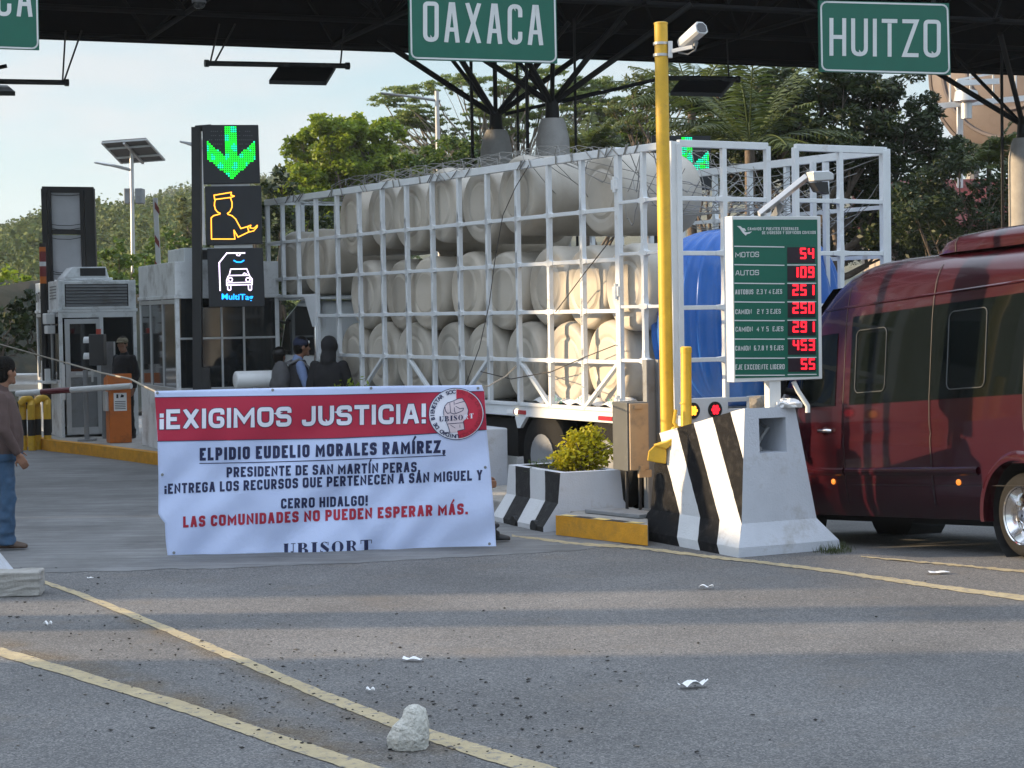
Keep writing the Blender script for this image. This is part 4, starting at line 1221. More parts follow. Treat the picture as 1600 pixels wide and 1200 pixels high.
def drum_mesh(L, m, R_=.458, v=0):
    mb = MB()
    pr = [(.04, 0.0), (R_ * .52, 0.004), (R_ * .56, .016), (R_ * .60, .022), (R_ * .64, .016), (R_ * .68, .0085), (R_ * .70, .008), (R_ * .84, .009), (R_ * .868, .010), (R_ * .872, .0102), (R_ * .905, .016), (R_ * .935, .028), (R_ * .96, .045), (R_ * .98, .07), (R_ * .994, .10), (R_, .135), (R_, .145),
          (R_ * .99, .30), (R_ * .975, .33), (R_ * .99, .36), (R_, .42), (R_, L * .62), (R_ * .975, L * .65), (R_, L * .69), (R_, L - .17), (R_ * .98, L - .09), (R_ * .9, L - .02), (R_ * .8, L), (.04, L)]
    mb.lathe(pr, (0, 0, 0), 'x', 40)
    return mb
dmesh = []
for i, L in enumerate((1.22, 1.3, 1.1)):
    o = drum_mesh(L, None, .458, i).build('drum', m_drums[i], None, smooth=32)
    dmesh.append(o.data); bpy.data.objects.remove(o)
rng = random.Random(8)
ordn = ['first', 'second', 'third', 'fourth', 'fifth', 'sixth', 'seventh', 'eighth', 'ninth', 'tenth']
def drum(x, y, z, label, yaw=None, flip=False, k=None):
    o = bpy.data.objects.new('plastic_drum', dmesh[rng.randrange(3) if k is None else k])
    col.objects.link(o)
    yaw = rng.uniform(-.07, .07) if yaw is None else yaw
    m = Matrix.LocRotScale(V((x, y, z)), Euler((0, rng.uniform(-.02, .02), yaw + (PI if flip else 0))), V((1, 1, 1))) @ Matrix.Rotation(rng.uniform(0, 6.28), 4, 'X')
    o.matrix_world = TM @ m
    return tag(o, label, 'drum', 'beige drums stacked in the truck cage')
Z1 = BED + .462
for k in range(8):
    drum(.09 + rng.uniform(0, .06), 1.42 + .905 * k, Z1 + rng.uniform(0, .02), 'beige plastic drum in the bottom row of the truck cage, %s from the rear' % ordn[k])
for k in range(8):
    drum(.08 + rng.uniform(0, .14), .99 + .905 * k + rng.uniform(-.05, .05), Z1 + .845 + rng.uniform(-.04, .03), 'beige plastic drum in the middle row of the truck cage, %s from the rear' % ordn[k])
for k in range(6):
    drum(.08 + rng.uniform(0, .14), 3.27 + .905 * k + rng.uniform(-.04, .04), Z1 + 1.80 + (.10 if k == 0 else rng.uniform(-.02, .12)), 'beige plastic drum in the top row of the truck cage, %s from the rear' % ordn[k], k=1 if k == 0 else None)
for k, y in enumerate((8.93, 9.82)):
    drum(.12, y, 2.40 + .45, 'beige plastic drum lying over the cab in the front cage, %s' % ('nearer the rear' if k == 0 else 'foremost of the load'))
for k in range(7):
    drum(W - .1, 1.9 + .93 * k, Z1, 'beige plastic drum on the far side of the load, bottom layer, %s from the rear' % ordn[k], flip=True)
for k in range(6):
    drum(W - .1, 2.2 + .93 * k, Z1 + .845, 'beige plastic drum on the far side of the load, second layer, %s from the rear' % ordn[k], flip=True)
for k in range(2):
    drum(W - .06, 6.6 + .95 * k, Z1 + 1.74, 'beige plastic drum on the far side of the load, top layer, %s from the rear' % ordn[k], flip=True)
drum(.42, 2.0, Z1 + 1.84, 'beige plastic drum set back from the cage at the rear of the top layer', yaw=.05, k=2)
# blue ribbed tank at the tail
m_bluet = M('blue_plastic', (.022, .13, .46), .30, var=.12, vs=2, dirt=(.10, .20, .42), ds=1.3, dlo=.5, dhi=.8)
t = thing('water_tank', 'big blue ribbed plastic water tank standing at the tail of the truck', 'water tank', TM @ V((1.36, .62, BED)), TA)
mb = MB()
def bt(u, v_):
    ph = 2 * PI * u; th = v_ * PI
    e = .62
    def sp(c, p): return math.copysign(abs(c) ** p, c)
    rib = 1 + .03 * max(-.4, math.cos(26 * ph))
    x = 1.10 * sp(math.cos(ph), .8) * sp(math.sin(th), e) * rib
    y = .52 * sp(math.sin(ph), .8) * sp(math.sin(th), e) * rib
    return V((x, y, .94 - .93 * sp(math.cos(th), .75)))
mb.grid(bt, 260, 40); mb.build('tank_shell', m_bluet, t, smooth=70)
mb = MB(); mb.lathe([(.18, 1.83), (.2, 1.85), (.2, 1.92), (.17, 1.95), (.02, 1.95)]); mb.build('tank_lid', m_bluet, t, smooth=40)
# sacks on the bed edge
t = thing('plastic_sack', 'white printed plastic sheet tucked under the rear drums', 'sack', TM @ V((.2, 1.9, BED)), TA)
mb = MB()
def sk(u, v_):
    return V((-.13 + .25 * v_, -.85 + 1.9 * u, .03 + .10 * math.sin(v_ * PI) * (.7 + .3 * math.sin(u * 17)) + .015 * math.sin(u * 41)))
mb.grid(sk, 40, 8); so = mb.build('sheet', m_paper, t, smooth=60, recalc=False)
mb = MB()
for y in (-.55, .05, .6):
    vs, fs = textmesh('Meg', .0)
    mb.add([(-.135, y - x * .13, .05 + yy * .09) for x, yy in vs], fs)
mb.build('print', M('print_teal', (.03, .22, .18), .6), so)

# cargo net thrown over the load
rng = random.Random(21)
t = thing('cargo_net', 'grey rope net thrown over the drums and hanging inside the cage', 'net', TM @ V((W / 2, 4, TOP)), TA)
mb = MB()
def nz(u, y):
    """height of the net over the load, u across 0..1"""
    if y > 2.75:
        b = .22 * abs(math.cos((y - 3.3) / .905 * PI)) if y < 8.3 else -.06
        return TOP + .05 + b * math.sin(min(1, u * 3 + .25) * PI / 2) - (.03 if u < .02 else 0)
    s_ = sstep(2.75, 1.6, y)
    return TOP + .06 - s_ * (.55 * math.sin(PI * min(1, max(0, u))) + .12)
def npt(u, y):
    return V((-.035 + u * (W + .07), y, nz(u, y)))
N1 = 22
ph = [rng.uniform(0, 6) for _ in range(80)]
for fam in (0, 1):
    for k in range(-9, N1):
        pts = []
        for i in range(41):
            u = i / 40
            y = .08 + (k + (u * 12 if fam == 0 else 12 - u * 12)) * (10.2 / N1) + .05 * math.sin(u * 9 + ph[k + 20])
            if .05 < y < 10.3: pts.append(TM @ npt(u, y) + V((0, 0, rng.uniform(-.006, .006))))
            elif len(pts) > 1: break
        if len(pts) > 2: mb.path(pts, .004, n=4)
for k in range(40):                                # tie ropes around the rail and hanging strands
    y = rng.uniform(.3, 10.1)
    p = TM @ V((-.05, y, TOP + .05)); q = TM @ V((-.05, y + rng.uniform(-.2, .2), TOP - .05))
    mb.path([p, q], .008, n=4)
for k in range(20):
    y0 = rng.uniform(.1, 3.4); x0 = rng.choice((0, 0, W)) + rng.uniform(0, .04); ln_ = rng.uniform(.8, 1.9)
    pts = []
    x1 = rng.uniform(.1, W - .1)
    for i in range(13):
        f = i / 12
        pts.append(TM @ V((x0 + (x1 - x0) * f * .8, y0 + ln_ * f * .6, TOP - .04 - .75 * math.sin(PI * min(1, f * .8)) * rng.uniform(.85, 1.0) * (.5 + .5 * (k % 3) / 2))))
    mb.path(pts, .005, n=4)
for k in range(14):                                # mesh hanging inside the far rear corner
    pts = []
    a0 = rng.uniform(.0, 2.2); z0 = rng.uniform(3.1, 3.65)
    for i in range(11):
        f = i / 10
        pts.append(TM @ V((W - .08 - .5 * f * (k % 2), a0 + 1.2 * f, z0 - .35 * math.sin(PI * f) + rng.uniform(-.015, .015))))
    mb.path(pts, .005, n=4)
m_rope = M('grey_rope', (.22, .215, .20), .9)
mb.build('net_strands', m_rope, t, world=True)
# loose rope down the side
t = thing('tie_rope', 'thin dark rope slung down the side of the truck cage', 'rope', TM @ V((-.06, 4, 2.4)), TA)
mb = MB()
mb.path([TM @ V((-.06, y, z)) for y, z in ((2.7, 3.72), (3.0, 3.5), (3.3, 3.2), (3.5, 2.7), (3.65, 2.2), (3.9, 1.7), (4.3, 1.2))], .0055, n=5)
mb.path([TM @ V((-.045, y, z)) for y, z in ((1.0, 1.75), (1.6, 1.62), (2.3, 1.45), (3.2, 1.35), (3.9, 1.42))], .006, n=5)
mb.path([TM @ V((-.045, y, z)) for y, z in ((1.05, 2.85), (1.6, 2.5), (2.2, 2.1))], .006, n=5)
mb.build('rope_strand', M('dark_rope', (.06, .055, .05), .9), t, world=True, smooth=60)
# ------------------------------------------------------------------ striped concrete block with the tariff board
BA = R(27)
bF, bR = V((-math.sin(BA), math.cos(BA), 0)), V((math.cos(BA), math.sin(BA), 0))
BO = gnd(1157, 871)
blk = thing('crash_block', 'white concrete crash block with black diagonal stripes and a square recess', 'concrete block', BO, BA)
# side outline along y (towards the far end) : z top
def bx(y, z, side):
    """x of left (0) / right (1) side at height z"""
    fl = max(0, (.27 - z) / .19) if z > .08 else 1
    fl = min(1, fl)
    if side == 0: return .02 + .20 * (z / 1.25) * .45 + (-.10 + .0) * fl * .9 + .05
    return 1.02 - .24 * (z / 1.25) - .10 + .12 * fl
Ls = 1.74
def ztop(y): return 1.25 if y < .18 else 1.25 - (y - .18) / (Ls - .18) * .32
def yf(z):      # front face position with its flare
    fl = min(1, max(0, (.27 - z) / .19)) if z > .08 else 1
    return .10 - .10 * fl + .04 * z
def ye(z):
    fl = min(1, max(0, (.27 - z) / .19)) if z > .08 else 1
    return Ls - .12 + .16 * fl - .05 * z
mb = MB()
zs = [0, .08, .27, .5, .78, 1.0, 1.25]
NY = 12
# left and right faces as grids following the sloping top
def side_face(side, mat):
    mb.cur = mat
    def fn(u, v_):
        z = 0
        # piecewise z rows
        k = v_ * 6; i = min(5, int(k)); f = k - i
        zz = zs[i] + (zs[i + 1] - zs[i]) * f
        y = yf(zz) + (ye(zz) - yf(zz)) * u
        zt = ztop(y)
        z = zz if zz <= .27 else .27 + (zz - .27) * (zt - .27) / .98
        return V((bx(y, z, side), y, z))
    mb.grid(fn, NY, 12)
    return fn
fl_ = side_face(0, 1); fr_ = side_face(1, 0)
mb.cur = 0
hx0, hx1, hz0, hz1 = .30, .58, .86, 1.16
def ff(u, v_):
    k = v_ * 6; i = min(5, int(k)); f = k - i
    z = zs[i] + (zs[i + 1] - zs[i]) * f
    a, b = bx(0, z, 0), bx(0, z, 1)
    return V((a + (b - a) * u, yf(z), z))
# front face with a hole
rows = [0, .08, .27, .5, hz0, hz1, 1.25]
for za, zb in zip(rows[:-1], rows[1:]):
    def P(x, z): return V((x, yf(z), z))
    La, Lb, Ra, Rb = bx(0, za, 0), bx(0, zb, 0), bx(0, za, 1), bx(0, zb, 1)
    if za == hz0:
        mb.poly([P(La, za), P(hx0, za), P(hx0, zb), P(Lb, zb)]); mb.poly([P(hx1, za), P(Ra, za), P(Rb, zb), P(hx1, zb)])
    else:
        mb.poly([P(La, za), P(hx0, za), P(hx0, zb), P(Lb, zb)]); mb.poly([P(hx0, za), P(hx1, za), P(hx1, zb), P(hx0, zb)]); mb.poly([P(hx1, za), P(Ra, za), P(Rb, zb), P(hx1, zb)])
def bf(u, v_):
    k = v_ * 6; i = min(5, int(k)); f = k - i
    zz = zs[i] + (zs[i + 1] - zs[i]) * f
    y = ye(zz); zt = ztop(y); z = zz if zz <= .27 else .27 + (zz - .27) * (zt - .27) / .98
    a, b = bx(y, z, 0), bx(y, z, 1)
    return V((a + (b - a) * u, y, z))
mb.grid(bf, 4, 12)
def tf(u, v_):
    y = yf(1.25) + (ye(1.25) - yf(1.25)) * v_
    z = ztop(y)
    zz = 1.25
    a, b = bx(y, z, 0), bx(y, z, 1)
    return V((a + (b - a) * u, y, z))
mb.grid(tf, 4, NY)
for x in (hx0, hx1):
    mb.poly([(x, yf(hz0), hz0), (x, yf(hz0) + .42, hz0), (x, yf(hz1) + .42, hz1), (x, yf(hz1), hz1)])
for z in (hz0, hz1): mb.poly([(hx0, yf(z), z), (hx1, yf(z), z), (hx1, yf(z) + .42, z), (hx0, yf(z) + .42, z)])
mb.poly([(hx0, yf(1) + .42, hz0), (hx1, yf(1) + .42, hz0), (hx1, yf(1) + .42, hz1), (hx0, yf(1) + .42, hz1)])
m_stripe = M('striped_concrete', (.53, .545, .56), .85, var=.07, bump=.25, bs=60, spec=.15, dirt=(.30, .28, .25), ds=4, dlo=.58, dhi=.85)
def striper(m, c0, period, slope, duty, lo, hi, black=(.009, .009, .010)):
    n = m.node_tree.nodes; l = m.node_tree.links; b = n['Principled BSDF']
    src = b.inputs['Base Color'].links[0].from_socket
    tc = n.new('ShaderNodeTexCoord'); sp = n.new('ShaderNodeSeparateXYZ'); l.new(tc.outputs['Object'], sp.inputs[0])
    a = n.new('ShaderNodeMath'); a.operation = 'MULTIPLY_ADD'; a.inputs[1].default_value = slope; l.new(sp.outputs['Z'], a.inputs[0]); l.new(sp.outputs['Y'], a.inputs[2])
    wn = n.new('ShaderNodeTexNoise'); wn.inputs['Scale'].default_value = 7; l.new(tc.outputs['Object'], wn.inputs['Vector'])
    a2 = n.new('ShaderNodeMath'); a2.operation = 'MULTIPLY_ADD'; a2.inputs[1].default_value = .02; l.new(wn.outputs['Fac'], a2.inputs[0]); l.new(a.outputs[0], a2.inputs[2])
    d = n.new('ShaderNodeMath'); d.operation = 'ADD'; d.inputs[1].default_value = c0; l.new(a2.outputs[0], d.inputs[0])
    e = n.new('ShaderNodeMath'); e.operation = 'DIVIDE'; e.inputs[1].default_value = period; l.new(d.outputs[0], e.inputs[0])
    f = n.new('ShaderNodeMath'); f.operation = 'FRACT'; l.new(e.outputs[0], f.inputs[0])
    g = n.new('ShaderNodeMath'); g.operation = 'LESS_THAN'; g.inputs[1].default_value = duty; l.new(f.outputs[0], g.inputs[0])
    y0 = n.new('ShaderNodeMath'); y0.operation = 'GREATER_THAN'; y0.inputs[1].default_value = lo; l.new(sp.outputs['Y'], y0.inputs[0])
    h = n.new('ShaderNodeMath'); h.operation = 'MULTIPLY'; gt = n.new('ShaderNodeMath'); gt.operation = 'GREATER_THAN'; gt.inputs[1].default_value = c0 + hi; l.new(d.outputs[0], gt.inputs[0])
    mxn = n.new('ShaderNodeMath'); mxn.operation = 'MAXIMUM'; l.new(g.outputs[0], mxn.inputs[0]); l.new(gt.outputs[0], mxn.inputs[1]); l.new(mxn.outputs[0], h.inputs[0]); l.new(y0.outputs[0], h.inputs[1])
    bn = n.new('ShaderNodeMix'); bn.data_type = 'RGBA'; bn.inputs[6].default_value = (*black, 1); bn.inputs[7].default_value = (.035, .034, .033, 1)
    w2 = n.new('ShaderNodeTexNoise'); w2.inputs['Scale'].default_value = 14; w2.inputs['Detail'].default_value = 8; l.new(tc.outputs['Object'], w2.inputs['Vector'])
    wr = n.new('ShaderNodeMapRange'); wr.inputs['From Min'].default_value = .5; wr.inputs['From Max'].default_value = .85; l.new(w2.outputs['Fac'], wr.inputs['Value']); l.new(wr.outputs['Result'], bn.inputs['Factor'])
    x = n.new('ShaderNodeMix'); x.data_type = 'RGBA'; l.new(h.outputs[0], x.inputs['Factor']); l.new(src, x.inputs[6]); l.new(bn.outputs[2], x.inputs[7])
    l.new(x.outputs[2], b.inputs['Base Color'])
    return m
striper(m_stripe, .35, .65, -.60, .48, .07, 1.0)
blk_body = mb.build('block_body', [m_whiteconc, m_stripe], blk, bevel=.012)
mb = MB(); mb.path([(.40, .35, .9), (.44, .3, 1.0), (.5, .3, 1.06), (.5, .42, 1.1)], .018); mb.span((.33, .32, .862), (.45, .42, .9)); mb.tube((.36, .36, .9), (.36, .36, 1.02), .03); mb.build('recess_valve', m_grey, blk, smooth=40)

# tariff board
bc = BO + bR * .42 + bF * .42
TP = V((bc.x, bc.y, 0))
brd = thing('tariff_board', 'green toll tariff board with red digits on a white post upon the striped block', 'sign', V((bc.x, bc.y, 1.2)), CA)
n_ = -cF
bp0 = at(1210, 470, 16.95)
def tb(off=0.0): return lambda x, y: onpl(x, y, bp0 + n_ * off, n_)
q = [(1143.5, 337.5), (1282.5, 337.5), (1285, 592), (1147, 597.5)]
mb = MB(); mb.prism([tb()(*p) for p in q], cF * .13); mb.build('board_case', m_signwhite, brd, world=True, bevel=.006)
mb = MB(); ppoly(mb, [(1145.5, 343), (1277, 343), (1279.5, 588), (1149, 591)], tb(.004)); mb.build('board_face', m_green, brd, world=True, recalc=False)
c = lambda x, y: (1120 + x / 4.138, 320 + y / 4.138)
mb = MB(); S_ = tb(.008)
for y in (268, 387, 507, 628, 748, 868, 992, 1103):
    k = (y - 268) / 835
    pline(mb, [c(115 + 3 * k, y), c(435 + 3 * k, y + 5 - 6 * k)], 1.7, S_)
    if y > 300: pline(mb, [c(456 + 4 * k, y + 3 - 8 * k), c(640 + 3 * k, y + 3 - 10 * k)], 1.5, S_)
mb.build('row_line', m_signwhite, brd, world=True, recalc=False, split=True)
mb = MB()
for s_, x0, x1, yb, h in (('MOTOS', 120, 273, 340, 34), ('AUTOS', 120, 273, 457, 33), ('AUTOBUS  2,3 Y 4 EJES', 119, 422, 579, 31), ('CAMION   2 Y 3 EJES', 120, 413, 707, 31), ('CAMION  4 Y 5  EJES', 121, 430, 820, 31), ('CAMION  6,7,8 Y 9 EJES', 120, 431, 943, 31), ('EJE EXCEDENTE LIGERO', 121, 438, 1066, 33)):
    a, b = c(x0, yb), c(x1, yb - 3)
    mb = MB(); lays(mb, s_, a[0], b[0], a[1], b[1], h / 4.138, tb, .008, .135, .12, 1.0); mb.build('row_lettering', m_signwhite, brd, world=True, recalc=False)
mb = MB(); a, b = c(200, 165), c(527, 164); lays(mb, 'CAMINOS Y PUENTES FEDERALES', a[0], b[0], a[1], b[1], 4.6, tb, .008, .16, .1, 1)
a, b = c(293, 190), c(640, 188); lays(mb, 'DE INGRESOS Y SERVICIOS CONEXOS', a[0], b[0], a[1], b[1], 4.6, tb, .008, .16, .1, 1)
for pts in ([(130, 137), (152, 138), (172, 156), (182, 176), (196, 178), (228, 172), (212, 186), (194, 190), (188, 200), (172, 186), (158, 168), (146, 150)], [(166, 150), (180, 152), (190, 168), (182, 170)]):
    ppoly(mb, [c(*p) for p in pts], S_)
mb.build('lettering', m_signwhite, brd, world=True, recalc=False)
SEG = {'0': 'abcdef', '1': 'bc', '2': 'abged', '3': 'abgcd', '4': 'fgbc', '5': 'afgcd', '6': 'afgecd', '7': 'abc', '8': 'abcdefg', '9': 'abcdfg'}
rows_ = [(275, 378, '54'), (397, 495, '109'), (512, 612, '251'), (628, 730, '250'), (750, 848, '291'), (868, 970, '453'), (990, 1080, '55')]
m_disp = M('display_black', (.016, .007, .014), .4)
for k, (y0, y1, num) in enumerate(rows_):
    x0, x1 = 455 + k, 636 + k
    mb = MB(); ppoly(mb, [c(x0, y0), c(x1, y0 - 2), c(x1, y1 - 2), c(x0, y1)], tb(.007)); d_ = mb.build('price_display', m_disp, brd, world=True, recalc=False)
    mb = MB()
    Sd = tb(.012); H = 70; Wd = 36; top = y0 + 4
    for i, ch in enumerate(reversed(num)):
        xr = 627 + k * 1.0 - i * 51
        xl = xr - Wd
        seg = {'a': [(xl + 3, top + 5), (xr - 3, top + 5)], 'd': [(xl + 3, top + H - 5), (xr - 3, top + H - 5)], 'g': [(xl + 5, top + H / 2), (xr - 4, top + H / 2)], 'f': [(xl + 4, top + 6), (xl + 4, top + H / 2 - 2)], 'e': [(xl + 4, top + H / 2 + 2), (xl + 4, top + H - 6)], 'b': [(xr - 4, top + 6), (xr - 4, top + H / 2 - 2)], 'c': [(xr - 4, top + H / 2 + 2), (xr - 4, top + H - 6)]}
        for s_ in SEG[ch]:
            pline(mb, [c(*p) for p in seg[s_]], 2.7, Sd)
    mb.build('red_digits', m_ledr, d_, world=True, recalc=False)
mb = MB(); a = onpl(1207, 598, bp0 + cF * .06, n_)
zt = ztop(.42) - .01
mb.box((a.x, a.y, (a.z + BO.z + zt) / 2 + .03), (.115, .09, a.z - zt + .10), rz=CA); mb.build('post', m_signwhite, brd, world=True, bevel=.005)
mb = MB(); b0 = onpl(1240, 596, bp0 + cF * .05, n_); b1_ = onpl(1262, 634, bp0 + cF * .02, n_); mb.path([b0, b0.lerp(b1_, .4) + V((-.01, 0, .0)), b1_, b1_ - V((0, 0, .06))], .022, n=10); mb.build('conduit', m_signwhite, brd, world=True, smooth=50)
# floodlight over the board
p_ = lambda x, y, o: onpl(x, y, bp0 + cF * o, n_)
ltop = thing('board_lamp', 'slanted grey strip lamp reaching up over the tariff board', 'lamp', p_(1190, 335, .06), CA)
mb = MB(); mb.beam(p_(1186, 336, .03), p_(1260, 277, -.1), .09, .045, up=(.1, .3, 1)); mb.build('lamp_arm', m_alu, ltop, world=True, bevel=.006)
mb = MB(); mb.prism([p_(1259, 269, -.12), p_(1284, 268, -.12), p_(1292, 273, -.12), p_(1292, 283, -.12), p_(1261, 285, -.12)], n_ * .12); mb.build('lamp_head', m_alu, ltop, world=True, bevel=.01)
mb = MB(); mb.prism([p_(1262, 286, -.13), p_(1284, 285, -.13), p_(1286, 304, -.13), p_(1270, 300, -.13)], n_ * .1); mb.build('lamp_driver', m_blackmetal, ltop, world=True)
mb = MB(); mb.beam(p_(1206, 345, .08), p_(1222, 318, .0), .05); mb.tube(p_(1198, 322, .0), p_(1198, 330, .02), .035); mb.build('bracket', m_grey, ltop, world=True)

def rockmesh(name, c, r, seed, mat, parent=None, sq=(1, 1, 1), cuts=9):
    rg = random.Random(seed)
    bm = bmesh.new(); bmesh.ops.create_icosphere(bm, subdivisions=4, radius=1)
    pl = []
    for _ in range(cuts):
        d = V((rg.gauss(0, 1), rg.gauss(0, 1), rg.gauss(0, .8))).normalized(); pl.append((d, rg.uniform(.55, .85)))
    for v in bm.verts:
        for d, h in pl:
            k = v.co.dot(d)
            if k > h: v.co -= d * (k - h) * .92
    for v in bm.verts:
        k = v.co * 5
        v.co *= 1 + .025 * math.sin(k.x * 2.3 + seed) * math.sin(k.y * 1.9) + rg.uniform(-.012, .012)
        v.co = V((v.co.x * r * sq[0], v.co.y * r * sq[1], v.co.z * r * sq[2]))
    zmin = min(v.co.z for v in bm.verts)
    for v in bm.verts:
        v.co.z = max(v.co.z, zmin * .8)
    me = bpy.data.meshes.new(name); bm.to_mesh(me); bm.free(); me.materials.append(mat)
    me.polygons.foreach_set('use_smooth', [True] * len(me.polygons)); me.set_sharp_from_angle(angle=R(24))
    o = bpy.data.objects.new(name, me); col.objects.link(o)
    o.location = (c.x, c.y, c.z - zmin * .8)
    return o
m_rock = M('pale_rock', (.47, .46, .42), .9, var=.30, vs=14, bump=.9, bs=60, dirt=(.20, .19, .17), ds=6, dlo=.5, dhi=.75)
m_rock2 = M('brown_rock', (.20, .175, .14), .9, var=.25, vs=14, bump=.5, bs=50)
# foreground rock, shaped by hand from its outline with real depth
rk = MB()
RC = gnd(637, 1176)
s_ = 2.1 / (1176 - 491)
prof = [  # rings: (height, [ (x, y) ... ]) metres, x to the right, y away
    (0.0, [(-.10, -.02), (-.05, -.075), (.03, -.085), (.085, -.04), (.095, .03), (.05, .09), (-.03, .10), (-.09, .05)]),
    (.055, [(-.105, -.02), (-.05, -.085), (.03, -.09), (.095, -.04), (.10, .03), (.055, .09), (-.03, .10), (-.095, .05)]),
    (.11, [(-.075, -.02), (-.035, -.075), (.03, -.075), (.095, -.03), (.10, .03), (.055, .08), (-.02, .085), (-.065, .04)]),
    (.145, [(-.03, -.02), (-.015, -.05), (.03, -.06), (.09, -.02), (.095, .03), (.055, .065), (.0, .07), (-.03, .03)]),
    (.185, [(-.02, -.0), (.0, -.03), (.03, -.04), (.075, -.01), (.085, .025), (.055, .05), (.01, .05), (-.015, .03)]),
    (.205, [(.005, .005), (.015, -.012), (.03, -.018), (.05, -.005), (.055, .02), (.045, .03), (.02, .032), (.008, .02)])]
rk.loft([[V((RC.x + x, RC.y + .09 + y, z + .004)) for x, y in ring_] for z, ring_ in prof])
ro = rk.build('loose_rock', m_rock, None)
c0 = V((RC.x, RC.y + .09, 0))
for v in ro.data.vertices: v.co -= c0
ro.location = c0
sb = ro.modifiers.new('s', 'SUBSURF'); sb.subdivision_type = 'SIMPLE'; sb.levels = sb.render_levels = 4
tx = bpy.data.textures.new('rock', 'CLOUDS'); tx.noise_scale = .022; tx.noise_depth = 4
dm = ro.modifiers.new('d', 'DISPLACE'); dm.texture = tx; dm.strength = .007; dm.mid_level = .5
tag(ro, 'pale angular rock lying on the cream lane line in the foreground', 'rock')
p = gnd(1182, 638, BO.z + 1.24)
o = rockmesh('loose_rock', V((p.x, p.y, 1.235)), .085, 5, m_rock2, sq=(1, .8, .85)); tag(o, 'brown stone lying on top of the striped crash block', 'rock')
p = gnd(1232, 637, 1.24)
t = thing('plastic_bag', 'crumpled white plastic bag on top of the striped crash block', 'bag', V((p.x, p.y, 1.24)))
mb = MB(); rg = random.Random(2)
mb.ell((p.x, p.y, 1.265), (.11, .07, .045), 18, 10); mb.v = [(x + rg.uniform(-.018, .018), y + rg.uniform(-.018, .018), max(1.242, z + rg.uniform(-.018, .018))) for x, y, z in mb.v]
mb.build('bag_film', m_paper, t, world=True, smooth=50)
# low concrete kerb stone and white block at the left picture edge
p = gnd(20, 933)
t = thing('kerb_stone', 'rough grey concrete kerb stone at the end of the cream lane line', 'stone', V((p.x, p.y, 0)), R(4))
mb = MB(); mb.span((-.5, .0, 0), (.20, .26, .185)); o = mb.build('stone_body', m_conc, t, bevel=.012)
sb = o.modifiers.new('s', 'SUBSURF'); sb.subdivision_type = 'SIMPLE'; sb.levels = sb.render_levels = 3
dm = o.modifiers.new('d', 'DISPLACE'); dm.texture = tx; dm.strength = .03
t = thing('white_block', 'sloping white painted block just behind the grey kerb stone', 'concrete block', V((p.x - .3, p.y + .45, 0)), R(4))
mb = MB(); mb.prism([(-.6, 0, 0), (.16, 0, 0), (.15, 0, .03), (-.10, 0, .36), (-.6, 0, .36)], (0, .5, 0)); mb.build('block_body', m_whiteconc, t, bevel=.01)

# ------------------------------------------------------------------ kerb island, planter, cabinet, poles
ka, kb = gnd(870, 836.5), gnd(1013, 853.5)
kd = (ka - kb).normalized(); kn = V((-kd.y, kd.x, 0)); kn = kn if kn.y > 0 else -kn
far = ka + bF * 3.2 + bR * .1
kp = [kb, ka, ka + bR * .3 + bF * .2, far, far + bR * 1.3, kb + V((kb.x, kb.y, 0)).normalized() * 1.2]
t = thing('kerb_island', 'short raised island with a bright yellow kerb before the striped block', 'kerb', ka, 0)
mb = MB(); mb.prism([V((p.x, p.y, .003)) for p in kp], (0, 0, .185)); mb.build('island_top', m_conc, t, world=True, bevel=.01)
mb = MB(); o_ = -kn * .006
a, b = kp[0] + o_, kp[1] + o_
mb.prism([V((a.x, a.y, .006)), V((b.x, b.y, .006)), V((b.x, b.y, .19)), V((a.x, a.y, .19))], -kn * .004); mb.build('kerb_face', m_kerb, t, world=True)
mb = MB()
for f in (.03, .40, .76):
    a = kp[1] + (kp[0] - kp[1]) * f; b = kp[1] + (kp[0] - kp[1]) * (f + .14)
    mb.poly([V((p.x, p.y, .193)) for p in (a, b, b + kn * .09, a + kn * .09)])
mb.build('kerb_mark', M('pale_yellow', (.6, .45, .16), .8, dirt=(.2, .18, .12), ds=8), t, world=True, recalc=False, split=True)
mb = MB()
for f in (.24, .60):
    a = kp[1] + (kp[0] - kp[1]) * (f - .06); b = kp[1] + (kp[0] - kp[1]) * (f + .13)
    mb.poly([V((p.x, p.y, .192)) for p in (a, b, b + kn * .09, a + kn * .09)])
mb.build('kerb_dark_mark', m_black, t, world=True, recalc=False, split=True)
mb = MB(); q_ = ka + (kb - ka) * .35 + kn * .45
mb.box((q_.x, q_.y, .21), (.75, .30, .035), rz=math.atan2(kd.y, kd.x)); mb.build('cover_plate', m_grey, t, world=True, bevel=.005)

PA = R(24)
PO = gnd(849, 832)
pln = thing('concrete_planter', 'white concrete planter with black slanted stripes and flared foot', 'planter', PO, PA)
def pxx(z): return .0 if z <= .05 else (.0 + .16 * min(1, (z - .05) / .22) + .03 * max(0, (z - .27)) / .3)
mb = MB()
PW, PL, PH = .92, 1.22, .56
def pside(x0, sgn, mat):
    mb.cur = mat
    zz = [0, .05, .27, .56]
    def fn(u, v_):
        k = v_ * 3; i = min(2, int(k)); z = zz[i] + (zz[i + 1] - zz[i]) * (k - i)
        return V((pxx(z) if sgn > 0 else PW + .1 - pxx(z), PL * u, z))
    mb.grid(fn, 10, 3)
pside(0, 1, 1); pside(0, -1, 0)
mb.cur = 0
for y in (0, PL):
    L_ = [V((pxx(z), y, z)) for z in (0, .05, .27, .56)]; R__ = [V((PW + .1 - pxx(z), y, z)) for z in (0, .05, .27, .56)]
    mb.poly(L_ + R__[::-1])
i0, i1 = pxx(PH), PW + .1 - pxx(PH)
